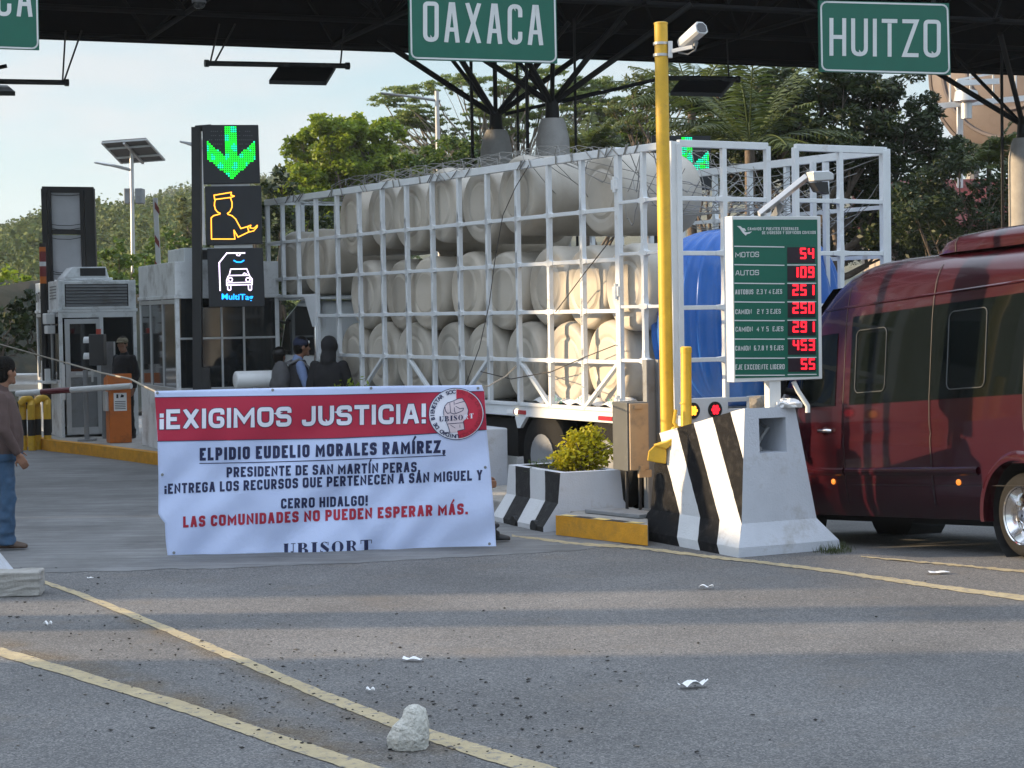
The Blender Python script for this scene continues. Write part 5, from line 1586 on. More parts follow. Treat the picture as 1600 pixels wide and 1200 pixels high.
for a, b in (((i0, 0), (i1, .09)), ((i0, PL - .09), (i1, PL)), ((i0, .09), (i0 + .09, PL - .09)), ((i1 - .09, .09), (i1, PL - .09))):
    mb.poly([(a[0], a[1], PH), (b[0], a[1], PH), (b[0], b[1], PH), (a[0], b[1], PH)])
m_ps = M('planter_stripes', (.53, .54, .55), .8, var=.07, bump=.25, bs=60, dirt=(.3, .28, .25), ds=3, dlo=.6, dhi=.85)
striper(m_ps, .10, .70, -.2, .5, -1, 2)
mb.build('planter_body', [m_whiteconc, m_ps], pln)
mb = MB(); mb.span((i0 + .05, .05, .3), (i1 - .05, PL - .05, PH - .05)); mb.build('soil', M('soil', (.06, .045, .03), .95), pln)
mb = MB()
for y in (.22, .70): mb.tube((-.01, y, .03), (.06, y, .03), .07, n=12)
mb.build('lifting_notch', m_black, pln)

# cabinet on legs
p = at(993, 735, 18.6)
cab_ = thing('meter_cabinet', 'tan and grey metal cabinet on two thin legs behind the planter', 'cabinet', V((p.x, p.y, .19)), CA)
M_ = MATS[cab_.name]
zb_, zt_ = p.z - .19, at(993, 628, 18.6).z - .19
m_tan = M('tan_metal', (.34, .245, .15), .6, var=.1, dirt=(.16, .13, .1), ds=4)
mb = MB(); mb.span((-.12, -.08, zb_), (.10, .25, zt_)); mb.build('cabinet_body', M('cabinet_dark_grey', (.075, .08, .08), .5, var=.15, dirt=(.16, .15, .13), ds=6, dlo=.6, dhi=.8), cab_, bevel=.008)
mb = MB(); mb.span((-.10, -.105, zb_ + .01), (.095, -.08, zt_ - .01)); d_ = mb.build('cabinet_door', m_tan, cab_, bevel=.006)
mb = MB(); mb.span((-.02, -.125, zb_ - .06), (.11, -.09, zb_ + .01)); mb.span((-.01, -.13, zb_ + .0), (.04, -.105, zb_ + .05)); mb.span((-.06, -.12, zt_ - .06), (.02, -.105, zt_ - .03)); mb.build('latch', m_tan, d_)
for x in (-.07, .07):
    mb = MB(); mb.tube((x, .05, 0), (x, .05, zb_), .016); mb.build('leg', m_blackmetal, cab_)
p = at(1022, 800, 18.7)
t = thing('steel_post', 'grey channel post between the cabinet and the yellow camera pole', 'post', V((p.x, p.y, .19)), CA)
zz = at(1018, 562, 18.7).z - .19
mb = MB(); mb.span((-.075, -.03, 0), (-.055, .06, zz)); mb.span((.05, -.03, 0), (.07, .06, zz)); mb.span((-.075, .04, 0), (.07, .06, zz)); mb.span((-.13, -.06, -.0), (.12, .09, .015)); mb.build('channel', m_grey, t)

p = at(1043, 700, 18.35)
t = thing('camera_pole', 'tall yellow pole carrying a white surveillance camera beside the striped block', 'pole', V((p.x, p.y, 0)), 0)
tp = at(1032.5, 35, 18.35)
mb = MB(); mb.tube((p.x + .005, p.y, 0.0), (tp.x, tp.y, tp.z - .015), .064, .062, n=24); mb.lathe([(.066, 0), (.066, .012), (.05, .018)], (tp.x, tp.y, tp.z - .016), n=24); mb.build('pole_shaft', m_yellow, t, world=True, smooth=40)
Y_ = 18.3
mb = MB(); mb.prism([at(1044, 64, Y_), at(1051, 64, Y_), at(1051, 90, Y_), at(1044, 90, Y_)], (0, .04, 0)); mb.beam(at(1050, 80, Y_), at(1083, 73, Y_ - .1), .03, .035); br = mb.build('camera_bracket', m_white, t, world=True, bevel=.003)
mb = MB()
for y in (68, 86): mb.lathe([(.066, -.012), (.070, -.012), (.070, .012), (.066, .012)], (at(1043, y, 18.35).x - .065, 18.35, at(1043, y, 18.35).z), n=20)
mb.build('strap', m_alu, t, world=True)
mb = MB()
hd = (at(1100, 42, Y_ - .25) - at(1066, 72, Y_ + .05)).normalized()
a, b = at(1066, 70, Y_ + .05), at(1096, 44, Y_ - .25)
u_ = hd.cross(V((0, 0, 1))).normalized(); v__ = u_.cross(hd).normalized()
def hexr(c_, wv, hv): return [c_ + u_ * wv * x + v__ * hv * y for x, y in ((-1, -.5), (-1, .5), (-.5, 1), (.5, 1), (1, .5), (1, -.5), (.6, -.8), (-.6, -.8))]
mb.loft([hexr(a, .05, .05), hexr(a.lerp(b, .1), .062, .062), hexr(b, .066, .066)]); hs = mb.build('camera_housing', m_white, t, world=True, bevel=.004)
mb = MB(); c1 = b + hd * .004; mb.loft([hexr(c1, .05, .05), hexr(c1 + hd * .004, .05, .05)]); mb.build('camera_window', m_glass, t, world=True)
mb = MB(); mb.path([at(1060, 82, Y_), at(1075, 85, Y_ - .05), at(1086, 78, Y_ - .1), at(1090, 66, Y_ - .12)], .008); mb.tube(at(1086, 72, Y_ - .1), at(1088, 58, Y_ - .12), .02); mb.build('camera_cable', m_grey, t, world=True, smooth=60)

p = at(1071, 690, 18.05)
t = thing('yellow_pipe', 'short yellow pipe stub with a cap behind the striped block', 'pipe', V((p.x, p.y, 0)), 0)
tp = at(1072, 543, 18.05)
mb = MB(); mb.tube((p.x, p.y, 0.0), (tp.x, tp.y, tp.z), .050, n=20); mb.lathe([(.053, -.05), (.053, .0), (.04, .01)], tp, n=20); mb.build('pipe_shell', m_yellow, t, world=True, smooth=40)
mb = MB(); mb.lathe([(.052, -.006), (.054, 0), (.052, .006)], at(1071, 630, 18.05) + V((0, 0, 0)), n=20); mb.path([at(1056, 640, 18.0), at(1053, 660, 18.0), at(1060, 672, 18.0)], .016); mb.ell(at(1054, 672, 18.0), (.035, .03, .035)); mb.build('fitting', m_yellow, t, world=True, smooth=40)
p = at(1025, 705, 17.75)
t = thing('bent_plate', 'bent yellow steel plate against the far end of the striped block', 'bracket', p, 0)
mb = MB()
out_ = [(1011, 720), (1013, 705), (1022, 696), (1040, 694), (1041, 710), (1040, 725), (1026, 723)]
mb.prism([at(x, y, 17.72) for x, y in out_], V((.02, .10, 0))); mb.prism([at(x, y, 17.70) for x, y in ((1022, 696), (1041, 690), (1066, 676), (1066, 684), (1041, 702))], V((.0, .16, 0)))
mb.build('plate', m_yellow, t, world=True, bevel=.01)

# white block and yellow kerb piece behind the banner's right end
p = gnd(795, 779)
t = thing('white_block', 'plain white concrete block standing behind the end of the banner', 'concrete block', V((p.x, p.y, 0)), PA)
mb = MB(); mb.span((-.95, 0, 0), (.0, .6, .80)); mb.build('block_body', m_whiteconc, t, bevel=.015)
p = gnd(787, 803)
t = thing('kerb_stone', 'short yellow kerb stone beside the striped planter, behind the banner', 'stone', V((p.x, p.y, 0)), PA)
mb = MB(); mb.span((-.5, 0, 0), (.0, .5, .16)); mb.build('stone_body', m_kerb, t, bevel=.015)
# litter
def litter(px, py, L, seed, label, name='paper_scrap', mat=None, h=.02):
    p = gnd(px, py); p.z = zg(p.x, p.y)
    rg = random.Random(seed); t = thing(name, label, 'litter', p, rg.uniform(-.4, .4), 'litter on the road')
    mb = MB(); ph = rg.uniform(0, 6)
    mb.grid(lambda u, v_: V(((u - .5) * L, (v_ - .5) * L * .55 * (1 - .5 * u), .012 + h * abs(math.sin(u * 5 + ph) * math.cos(v_ * 3 + ph)) + .004)), 8, 5)
    o = mb.build('scrap', mat or m_paper, t, recalc=False)
litter(646, 1034, .12, 1, 'small folded white paper scrap on the asphalt below the banner')
litter(1084, 1075, .16, 2, 'torn white paper scrap alone on open asphalt beyond the rock', h=.035)
litter(1103, 921, .11, 3, 'thin pale paper strip on the road in front of the striped block')
litter(75, 980, .06, 4, 'tiny white paper bit near the kerb stone', h=.03)
litter(1467, 897, .17, 5, 'flat white scrap on the road in front of the van', h=.01)
litter(141, 906, .05, 6, 'tiny pale chip beside the concrete slab edge', h=.01)
litter(579, 1083, .05, 7, 'tiny pale chip on the asphalt beside the rock', h=.02)
# grass tuft at the block foot
rg = random.Random(6)
vs, fs = [], []
for k in range(420):
    px, py = rg.gauss(1300, 14), rg.uniform(853, 866)
    p = gnd(px, py); p.z = zg(p.x, p.y)
    h = rg.uniform(.02, .085); a = rg.uniform(0, 6.28); l_ = V((math.cos(a), math.sin(a), 0)); s_ = V((-l_.y, l_.x, 0)) * .003
    i = len(vs); vs += [p - s_, p + s_, p + l_ * h * .5 + V((0, 0, h))]
    vs += [p + l_ * h * .5 + V((0, 0, h))]; fs.append((i, i + 1, i + 2, i + 3))
o = npmesh('grass', [tuple(v) for v in vs], np.array(fs), leafmat('grass_green', (.03, .045, .015), (.10, .12, .04)))
tag(o, 'small dry grass tuft at the foot of the striped block', None, None, 'stuff')
# ------------------------------------------------------------------ dark red passenger van (origin under the middle of the rear axle, y forward)
van = thing('passenger_van', 'dark red high-roof passenger van with tinted windows passing the striped block', 'van', VAN_O, VA, rx=R(-4.1))
m_paint = M('van_red_paint', (.028, .0025, .0065), .25, .1, var=.05, coat=.42, spec=.35)
m_vglass = M('van_glass', (.004, .006, .006), .05, var=.1, spec=.13)
HW = [(.30, .90), (.42, .965), (.62, .985), (.80, .99), (1.0, .995), (1.2, .99), (1.38, .98), (1.7, .945), (2.05, .905), (2.2, .88), (2.36, .84), (2.47, .785), (2.55, .69), (2.60, .50), (2.63, .0)]
HZ = np.array([a for a, b in HW]); HX = np.array([b for a, b in HW])
ST = [(-1.78, .90, 2.42), (-1.74, .97, 2.52), (-1.6, 1, 2.60), (-1, 1, 2.63), (0, 1, 2.66), (1.25, 1, 2.715), (2.2, 1, 2.755), (2.6, 1, 2.75), (2.85, 1, 2.70), (3.05, 1, 2.62), (3.3, .995, 2.46), (3.6, .99, 2.22), (3.95, .985, 1.86), (4.25, .98, 1.48), (4.4, .975, 1.38), (4.8, .96, 1.27), (5.1, .92, 1.12), (5.25, .84, .95), (5.3, .74, .80)]
SY = np.array([s_[0] for s_ in ST]); SW = np.array([s_[1] for s_ in ST]); SZ = np.array([s_[2] for s_ in ST])
def vx(y, z, off=0.0):
    zr = float(np.interp(y, SY, SZ)); wy = float(np.interp(y, SY, SW))
    if zr > 2.2: zz = z if z < 1.6 else 1.6 + (z - 1.6) * 1.03 / max(.05, zr - 1.6)
    else: zz = .3 + (z - .3) * 2.315 / max(.05, zr - .3)
    cre = .012 * math.exp(-((z - (1.02 + .03 * y)) / .03) ** 2)
    return float(np.interp(zz, HZ, HX)) * wy + off - (cre if z < 1.3 else 0)
def arch(y, z):
    return (y ** 2 + (z - .36) ** 2 < .45 ** 2) or ((y - 4.33) ** 2 + (z - .36) ** 2 < .43 ** 2)
ys = list(np.arange(-1.78, 5.31, .05)); NZ = 44
for s_ in (1,):
    mb = MB()
    def zrow(y, k):
        zr = float(np.interp(y, SY, SZ)); f = k / NZ
        f = 1 - (1 - f) ** 1.35
        return .30 + (zr - .30) * f
    verts = []
    for y in ys:
        left = [V((-vx(y, min(zrow(y, k), 9)), y, zrow(y, k))) for k in range(NZ + 1)]
        verts.append(left + [V((-p.x, p.y, p.z)) for p in left[-2::-1]])
    n = len(verts[0]); vs = [p for r in verts for p in r]; fs = []
    for i in range(len(ys) - 1):
        for j in range(n - 1):
            c_ = (verts[i][j] + verts[i + 1][j + 1]) / 2
            if arch(c_.y, c_.z): continue
            fs.append((i * n + j, i * n + j + 1, (i + 1) * n + j + 1, (i + 1) * n + j))
    mb.add(vs, fs)
    for i in (0, len(ys) - 1): mb.poly(verts[i])
    # floor
    mb.poly([(-.9, -1.75, .301), (.9, -1.75, .301), (.8, 5.2, .301), (-.8, 5.2, .301)])
    mb.build('body', m_paint, van, smooth=40)
mb = MB()
for cy in (0, 4.33):
    for sx in (-1, 1):
        mb.lathe([(.46, 0), (.46, .42), (.02, .42)] if sx < 0 else [(.46, 0), (.46, -.42), (.02, -.42)], (sx * .94, cy, .36), 'x', 28, False)
mb.span((-.55, -1.6, .22), (.55, 5.0, .31)); mb.build('wheel_wells', m_under, van, recalc=False)
for cy, r in ((0, .455), (4.33, .435)):
    for sx in (-1, 1):
        mb = MB(); rings = []
        for k in range(25):
            a = R(-12 + 204 * k / 24); y = cy + r * math.cos(a); z = .36 + r * math.sin(a); y2 = cy + (r + .085) * math.cos(a); z2 = .36 + (r + .085) * math.sin(a)
            z = max(.30, z); z2 = max(.30, z2)
            x1 = vx(cy, .7) + .045; 
            rings.append([V((sx * (x1 - .10), y, z)), V((sx * x1, y, z)), V((sx * (x1 + .005), (y + y2) / 2, (z + z2) / 2)), V((sx * (vx(y2, z2) - .004), y2, z2))])
        mb.loft(rings, True); mb.build('wheel_arch', m_paint, van, smooth=60)
# glass band and windows on both sides
def side_patch(mb, sx, y0, y1, z0, z1, off, ny=12, nz=8, fn0=None, fn1=None):
    """patch on the body side; fn0/fn1 give lower and upper edge"""
    def f(u, v_):
        y = y0 + (y1 - y0) * u
        a = fn0(y) if fn0 else z0; b = fn1(y) if fn1 else z1
        z = a + (b - a) * v_
        return V((sx * vx(y, z, off), y, z))
    mb.grid(f, ny, nz)
ZG0, ZG1 = 1.36, 2.20
for sx in (-1, 1):
    mb = MB(); side_patch(mb, sx, -1.62, 2.60, ZG0, ZG1, .006, 60, 10); mb.build('side_glass', m_vglass, van, smooth=60)
    mb = MB(); side_patch(mb, sx, 2.86, 3.98, 1.36, 1.9, .006, 16, 8, None, lambda y: min(2.06, 2.06 - max(0, (y - 3.2)) * .85)); mb.build('door_glass', m_vglass, van, smooth=60)
m_trim = M('window_trim', (.075, .08, .08), .35, var=.05)
def loop_on(sx, y0, y1, z0, z1, r_, off, n=6):
    pts = []
    for (cy, cz, a0) in ((y1 - r_, z1 - r_, 0), (y0 + r_, z1 - r_, 90), (y0 + r_, z0 + r_, 180), (y1 - r_, z0 + r_, 270)):
        for k in range(n):
            a = R(a0 + 90 * k / (n - 1)); pts.append((cy + r_ * math.cos(a), cz + r_ * math.sin(a)))
    return [V((sx * vx(y, z, off), y, z)) for y, z in pts]
for sx in (-1, 1):
    for (y0, y1, z0, z1) in ((1.98, 2.50, 1.47, 2.06), (.42, .98, 1.44, 2.12), (-1.0, -.45, 1.44, 2.12)):
        mb = MB(); mb.path(loop_on(sx, y0, y1, z0, z1, .06, .012), .005, n=6, closed=True); mb.build('slider_frame', m_trim, van, smooth=60)
# grooves between panels
mb = MB()
for sx in (-1, 1):
    for (y, z0, z1) in ((2.72, .42, 2.5), (1.25, .42, 2.57), (-.12, .9, 2.57), (4.05, .5, 1.36)):
        side_patch(mb, sx, y - .006, y + .006, z0, z1, .0025 if y != 1.25 and y != -.12 else .009, 1, 40)
    side_patch(mb, sx, -1.6, 2.66, .60, .606, .003, 50, 1); side_patch(mb, sx, -1.7, 4.0, 2.145, 2.151, .003, 60, 1) if False else None
mb.build('panel_gap', m_black, van)
mb = MB()
for sx in (-1, 1):
    for (a, b) in ((-1.7, -.56), (.56, 2.70), (2.74, 3.8)):
        def f(u, v_, a=a, b=b, sx=sx):
            y = a + (b - a) * u; z = .69 + .075 * v_
            return V((sx * vx(y, z, .004 + .022 * math.sin(PI * v_) ** .5), y, z))
        mb.grid(f, 30, 6)
mb.build('side_moulding', m_paint, van, smooth=60, split=True)
mb = MB()
for sx in (-1, 1):
    pts = [V((sx * vx(y, 2.30, .006), y, 2.30 )) for y in np.arange(-1.6, 3.2, .12)]
    mb.path(pts, .012, n=6)
mb.build('gutter', m_paint, van, smooth=60)
for y in (.86, 2.95):
    for sx in (-1, 1):
        mb = MB(); mb.ell((sx * (vx(y, .63) + .002), y, .63), (.016, .035, .028)); mb.build('side_marker', M('marker_orange', (.8, .22, .03), .3, emit=(.9, .25, .03), es=.25), van, smooth=60)
for sx in (-1, 1):
    y, z = 3.05, 1.12; x = vx(y, z)
    mb = MB(); mb.ell((sx * (x + .001), y, z), (.012, .07, .055)); h_ = mb.build('handle_recess', m_paint, van, smooth=60)
    mb = MB(); mb.path([(sx * (x + .01), y - .11, z), (sx * (x + .045), y - .08, z + .005), (sx * (x + .048), y + .06, z + .005), (sx * (x + .01), y + .1, z)], [.016, .02, .02, .014]); mb.build('handle_bar', m_chrome, h_, smooth=60)
for sx in (-1, 1):
    mb = MB(); x = vx(3.72, 1.5)
    mb.path([(sx * x, 3.72, 1.52), (sx * (x + .16), 3.72, 1.55)], .035); mb.ell((sx * (x + .24), 3.70, 1.66), (.13, .075, .22)); mb.build('wing_mirror', m_black, van, smooth=50)
mb = MB()
def ws(u, v_):
    y = 3.16 + (4.24 - 3.16) * (1 - v_); zr = float(np.interp(y, SY, SZ)); return V(((u - .5) * 2 * (.80 - .05 * v_), y + .02, zr + .012 - .05 * (2 * u - 1) ** 2))
mb.grid(ws, 14, 10); mb.build('windscreen', m_vglass, van, smooth=60, recalc=False)
mb = MB(); mb.span((-.6, 5.28, .62), (.6, 5.32, .92)); mb.build('grille', m_black, van)
for sx in (-1, 1):
    mb = MB(); mb.ell((sx * .68, 5.1, 1.0), (.16, .16, .13)); mb.build('headlight', m_chrome, van, smooth=60)
    mb = MB(); mb.span((sx * .9 - .05, -1.80, .9), (sx * .9 + .05, -1.74, 1.5)); mb.build('tail_light', m_refl, van, bevel=.01)
mb = MB(); mb.span((-.78, -1.80, 1.35), (.78, -1.77, 2.05)); mb.build('rear_window', m_vglass, van)
mb = MB(); mb.span((-.9, -1.95, .32), (.9, -1.7, .52)); mb.build('rear_bumper', m_black, van, bevel=.02)
# roof unit
mb = MB()
def pod(y, k):
    hw_, h_ = k
    return [V((x * hw_, y, float(np.interp(y, [-1.5, 0, 1.3, 1.7], [2.58, 2.62, 2.675, 2.69])) + h_ * zf)) for x, zf in ((-1, 0), (-1, .45), (-.95, .8), (-.82, .98), (-.4, 1.06), (.4, 1.06), (.82, .98), (.95, .8), (1, .45), (1, 0))]
mb.loft([pod(y, k) for y, k in ((-1.5, (.62, .03)), (-1.4, (.66, .13)), (-1.1, (.69, .18)), (.55, (.69, .18)), (.62, (.69, .18)), (1.2, (.67, .16)), (1.42, (.63, .12)), (1.62, (.56, .045)), (1.68, (.52, .0)))])
pd = mb.build('roof_unit', m_paint, van, smooth=50)
mb = MB()
for y in (1.18, .0): mb.loft([[p + V((p.x * .006, 0, .003)) for p in pod(y + d, (.69 if y < .5 else .672, .18 if y < .5 else .162))] for d in (0, .012)], False)
mb.build('unit_seam', m_black, pd)
# interior seats seen faintly, keep dark
# wheels: dished chrome duals at the rear
def vwheel(sx, cy, dual):
    xo = sx * (.975 if dual else .97)
    mb = MB()
    prof = [(.23, -.12), (.30, -.125), (.335, -.11), (.352, -.08), (.356, -.03), (.356, .03), (.352, .08), (.335, .11), (.30, .125), (.23, .12)]
    c_ = (xo - sx * .125, cy, .356)
    mb.lathe(prof, c_, 'x', 40, False); 
    if dual: mb.lathe(prof, (xo - sx * .40, cy, .356), 'x', 32)
    tr = mb.build('wheel', m_tyre, van, smooth=40)
    mb = MB(); q = 1 if sx > 0 else -1
    if dual:
        pr = [(.235, .128), (.243, .134), (.238, .12), (.20, .05), (.185, .015), (.17, -.02), (.13, -.035), (.105, -.02), (.095, .06), (.075, .075), (.07, .105), (.05, .12), (.012, .122)]
    else:
        pr = [(.235, .128), (.243, .134), (.235, .115), (.2, .085), (.1, .10), (.09, .13), (.012, .135)]
    mb.lathe([(r, q * x) for r, x in pr], c_, 'x', 40, False)
    rm = mb.build('rim', m_chrome, tr, smooth=30)
    mb = MB()
    for k in range(6):
        a = k * PI / 3 + .3; y, z = c_[1] + .135 * math.cos(a), c_[2] + .135 * math.sin(a)
        x0 = c_[0] + q * .012
        mb.lathe([(.026, 0), (.026, q * .03), (.02, q * .045), (.004, q * .048)], (x0, y, z), 'x', 10)
    mb.build('wheel_nuts', m_chrome, rm, smooth=30)
    mb = MB()
    for k in range(6):
        a = k * PI / 3 - .22; y, z = c_[1] + .175 * math.cos(a), c_[2] + .175 * math.sin(a)
        mb.tube((c_[0] + q * .02, y, z), (c_[0] + q * .034, y, z), .018, n=10)
    mb.build('hand_hole', m_dark, rm)
for sx in (-1, 1): vwheel(sx, 0, True); vwheel(sx, 4.33, False)
mb = MB(); mb.tube((-.7, 0, .36), (.7, 0, .36), .08); mb.tube((-.8, 4.33, .36), (.8, 4.33, .36), .06); mb.tube((.2, -1.4, .32), (.2, 3, .32), .04); mb.span((-.85, -.9, .24), (-.5, -.6, .4)); mb.build('axle', m_under, van)
# ------------------------------------------------------------------ protest banner
def bY(px, py):
    u = (px - 250) / 515
    v_ = (py - 605) / 262
    Y = 17.2 + .32 * u
    Y += .030 * math.sin(u * 7.5 + v_ * 1.4) * (.3 + .7 * v_) + .012 * math.sin(u * 23 - v_ * 6) * (.35 + .65 * v_) + .014 * math.sin(v_ * 13 + u * 9) + .016 * math.sin(u * 34 + v_ * 15 + 2 * math.sin(u * 9)) * math.sin(v_ * 8 + u * 5) * min(1, max(0, v_ - .12) * 2.5)
    Y += .045 * math.exp(-((u - .82 + .45 * v_) / .06) ** 2) * (.2 + .8 * v_) - .03 * math.exp(-((u - .12 - .25 * v_) / .05) ** 2) * math.sin(PI * min(1, max(0, v_)))
    Y += .022 * math.exp(-((u - .52 - .3 * (v_ - .6)) / .03) ** 2) * max(0, v_ - .2) + .008 * math.sin(u * 61 + v_ * 25) * max(0, v_ - .55)
    return Y
def bs(off):
    return lambda px, py: at(px, py, bY(px, py) - off)
ban = thing('protest_banner', 'white cloth protest banner with a red top band hung across the lane', 'banner', V((-1.6, 17.35, 0)), 0)
LX = [(0, 241.5, 611), (.3, 246, 689), (.5, 247.5, 742), (.735, 247.5, 803), (.77, 252, 811), (.80, 257.5, 817), (.9, 259, 846), (1, 262.5, 872)]
def left(v_): return (np.interp(v_, [a[0] for a in LX], [a[1] for a in LX]), np.interp(v_, [a[0] for a in LX], [a[2] for a in LX]))
RX = [(0, 753, 601.5), (.05, 757, 614), (.27, 760.5, 671), (.5, 766, 730), (.8, 772.5, 806), (1, 775.5, 857)]
def right(v_): return (np.interp(v_, [a[0] for a in RX], [a[1] for a in RX]), np.interp(v_, [a[0] for a in RX], [a[2] for a in RX]))
def top_y(u): return 611 + (601.5 - 611) * u - 1.5 * math.sin(PI * u)
def bot_y(u):
    return np.interp(u, [0, .08, .16, .2, .26, .33, .6, .8, .86, 1], [872, 870, 868.5, 868.8, 866.5, 868.5, 866, 862.5, 859.5, 857])
def bpx(u, v_):
    (xl, yl), (xr, yr) = left(v_), right(v_)
    x = xl + (xr - xl) * u
    y = yl + (yr - yl) * u
    y += (top_y(u) - (611 + (601.5 - 611) * u)) * (1 - v_) + (bot_y(u) - (872 - 15 * u)) * v_
    return x, y
NU, NVr = 110, 60
vr = sorted(set([k / NVr for k in range(NVr + 1)]))
mb = MB()
grid = []
for v_ in vr:
    grid.append([bs(0)(*bpx(u / NU, v_)) for u in range(NU + 1)])
vs = [p for r in grid for p in r]; fs = []
for j in range(len(vr) - 1):
    for i in range(NU):
        fs.append((j * (NU + 1) + i, j * (NU + 1) + i + 1, (j + 1) * (NU + 1) + i + 1, (j + 1) * (NU + 1) + i))
mb.add(vs, fs)
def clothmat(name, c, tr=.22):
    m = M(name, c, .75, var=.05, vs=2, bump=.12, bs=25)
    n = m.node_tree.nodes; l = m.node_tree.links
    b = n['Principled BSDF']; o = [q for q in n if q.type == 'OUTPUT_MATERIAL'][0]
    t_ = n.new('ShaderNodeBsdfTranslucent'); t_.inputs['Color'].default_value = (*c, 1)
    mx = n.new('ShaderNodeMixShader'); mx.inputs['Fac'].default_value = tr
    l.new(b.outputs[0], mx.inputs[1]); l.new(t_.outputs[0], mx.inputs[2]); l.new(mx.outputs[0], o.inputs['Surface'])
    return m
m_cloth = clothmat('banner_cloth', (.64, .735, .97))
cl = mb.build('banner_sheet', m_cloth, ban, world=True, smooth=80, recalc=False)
sol = cl.modifiers.new('solid', 'SOLIDIFY'); sol.thickness = .002; sol.offset = 0
m_band = clothmat('banner_red', (.47, .022, .06), .12)
mb = MB()
def band(u, v_):
    x = 241.8 + (757 - 241.8) * u
    y0 = np.interp(x, [241, 520, 756], [621, 617, 611]); y1 = np.interp(x, [246, 520, 650, 760], [689.5, 685, 679, 671.5])
    xa = 242 + 4.5 * v_ + (756.5 + 4 * v_ - 242 - 4.5 * v_) * u
    return bs(.004)(xa, y0 + (y1 - y0) * v_)
mb.grid(band, 110, 16); mb.build('red_band', m_band, ban, world=True, smooth=80, recalc=False)
mb = MB()
pline(mb, [(246 + k * 20.5, float(np.interp(246 + k * 20.5, [246, 520, 650, 760], [689.5, 685, 679, 671.5]))) for k in range(26)], 1.1, bs(.007))
pline(mb, [(242 + k * 20.5, float(np.interp(242 + k * 20.5, [241, 520, 756], [621, 617, 611]))) for k in range(26)], .8, bs(.007))
mb.build('band_edge', m_navy, ban, world=True, recalc=False)
m_btxt = M('banner_white_print', (.70, .71, .80), .75, var=.03)
m_btred = M('banner_red_print', (.36, .015, .04), .75, var=.06)
mb = MB(); lays(mb, '¡EXIGIMOS JUSTICIA!', 249.5, 665.3, 671, 661.5, 31, bs, .007, .205, .30, .62, .30, 1.1); mb.build('headline_outline_lettering', m_navy, ban, world=True, recalc=False)
mb = MB(); lays(mb, '¡EXIGIMOS JUSTICIA!', 249.5, 665.3, 671, 661.5, 31, bs, .010, .205, .30, .62, .30); mb.build('headline_lettering', m_btxt, ban, world=True, recalc=False)
def lines():
    for s_, x0, x1, y0, y1, h, m, b in (
        ('ELPIDIO EUDELIO MORALES RAMÍREZ,', 312, 696, 720, 707.5, 20, m_navy, .23),
        ('PRESIDENTE DE SAN MARTÍN PERAS,', 354, 656.5, 746, 737.5, 16, m_navy, .21),
        ('¡ENTREGA LOS RECURSOS QUE PERTENECEN A SAN MIGUEL Y', 257, 754, 772, 750, 16, m_navy, .21),
        ('CERRO HIDALGO!', 439, 574.5, 795, 790, 16, m_navy, .21),
        ('LAS COMUNIDADES NO PUEDEN ESPERAR MÁS.', 286, 731, 824.5, 803.5, 17.5, m_btred, .23)):
        mb = MB(); lays(mb, s_, x0, x1, y0, y1, h, bs, .005, b, .17, .62, .34); mb.build('lettering', m, ban, world=True, recalc=False)
lines()
mb = MB(); pline(mb, [(312 + k * 16, 724 - 3 * math.sin(0) - (724 - 711.5) * (k / 24) ** 1.4) for k in range(25)], 1.3, bs(.005)); mb.build('underline', m_navy, ban, world=True, recalc=False)
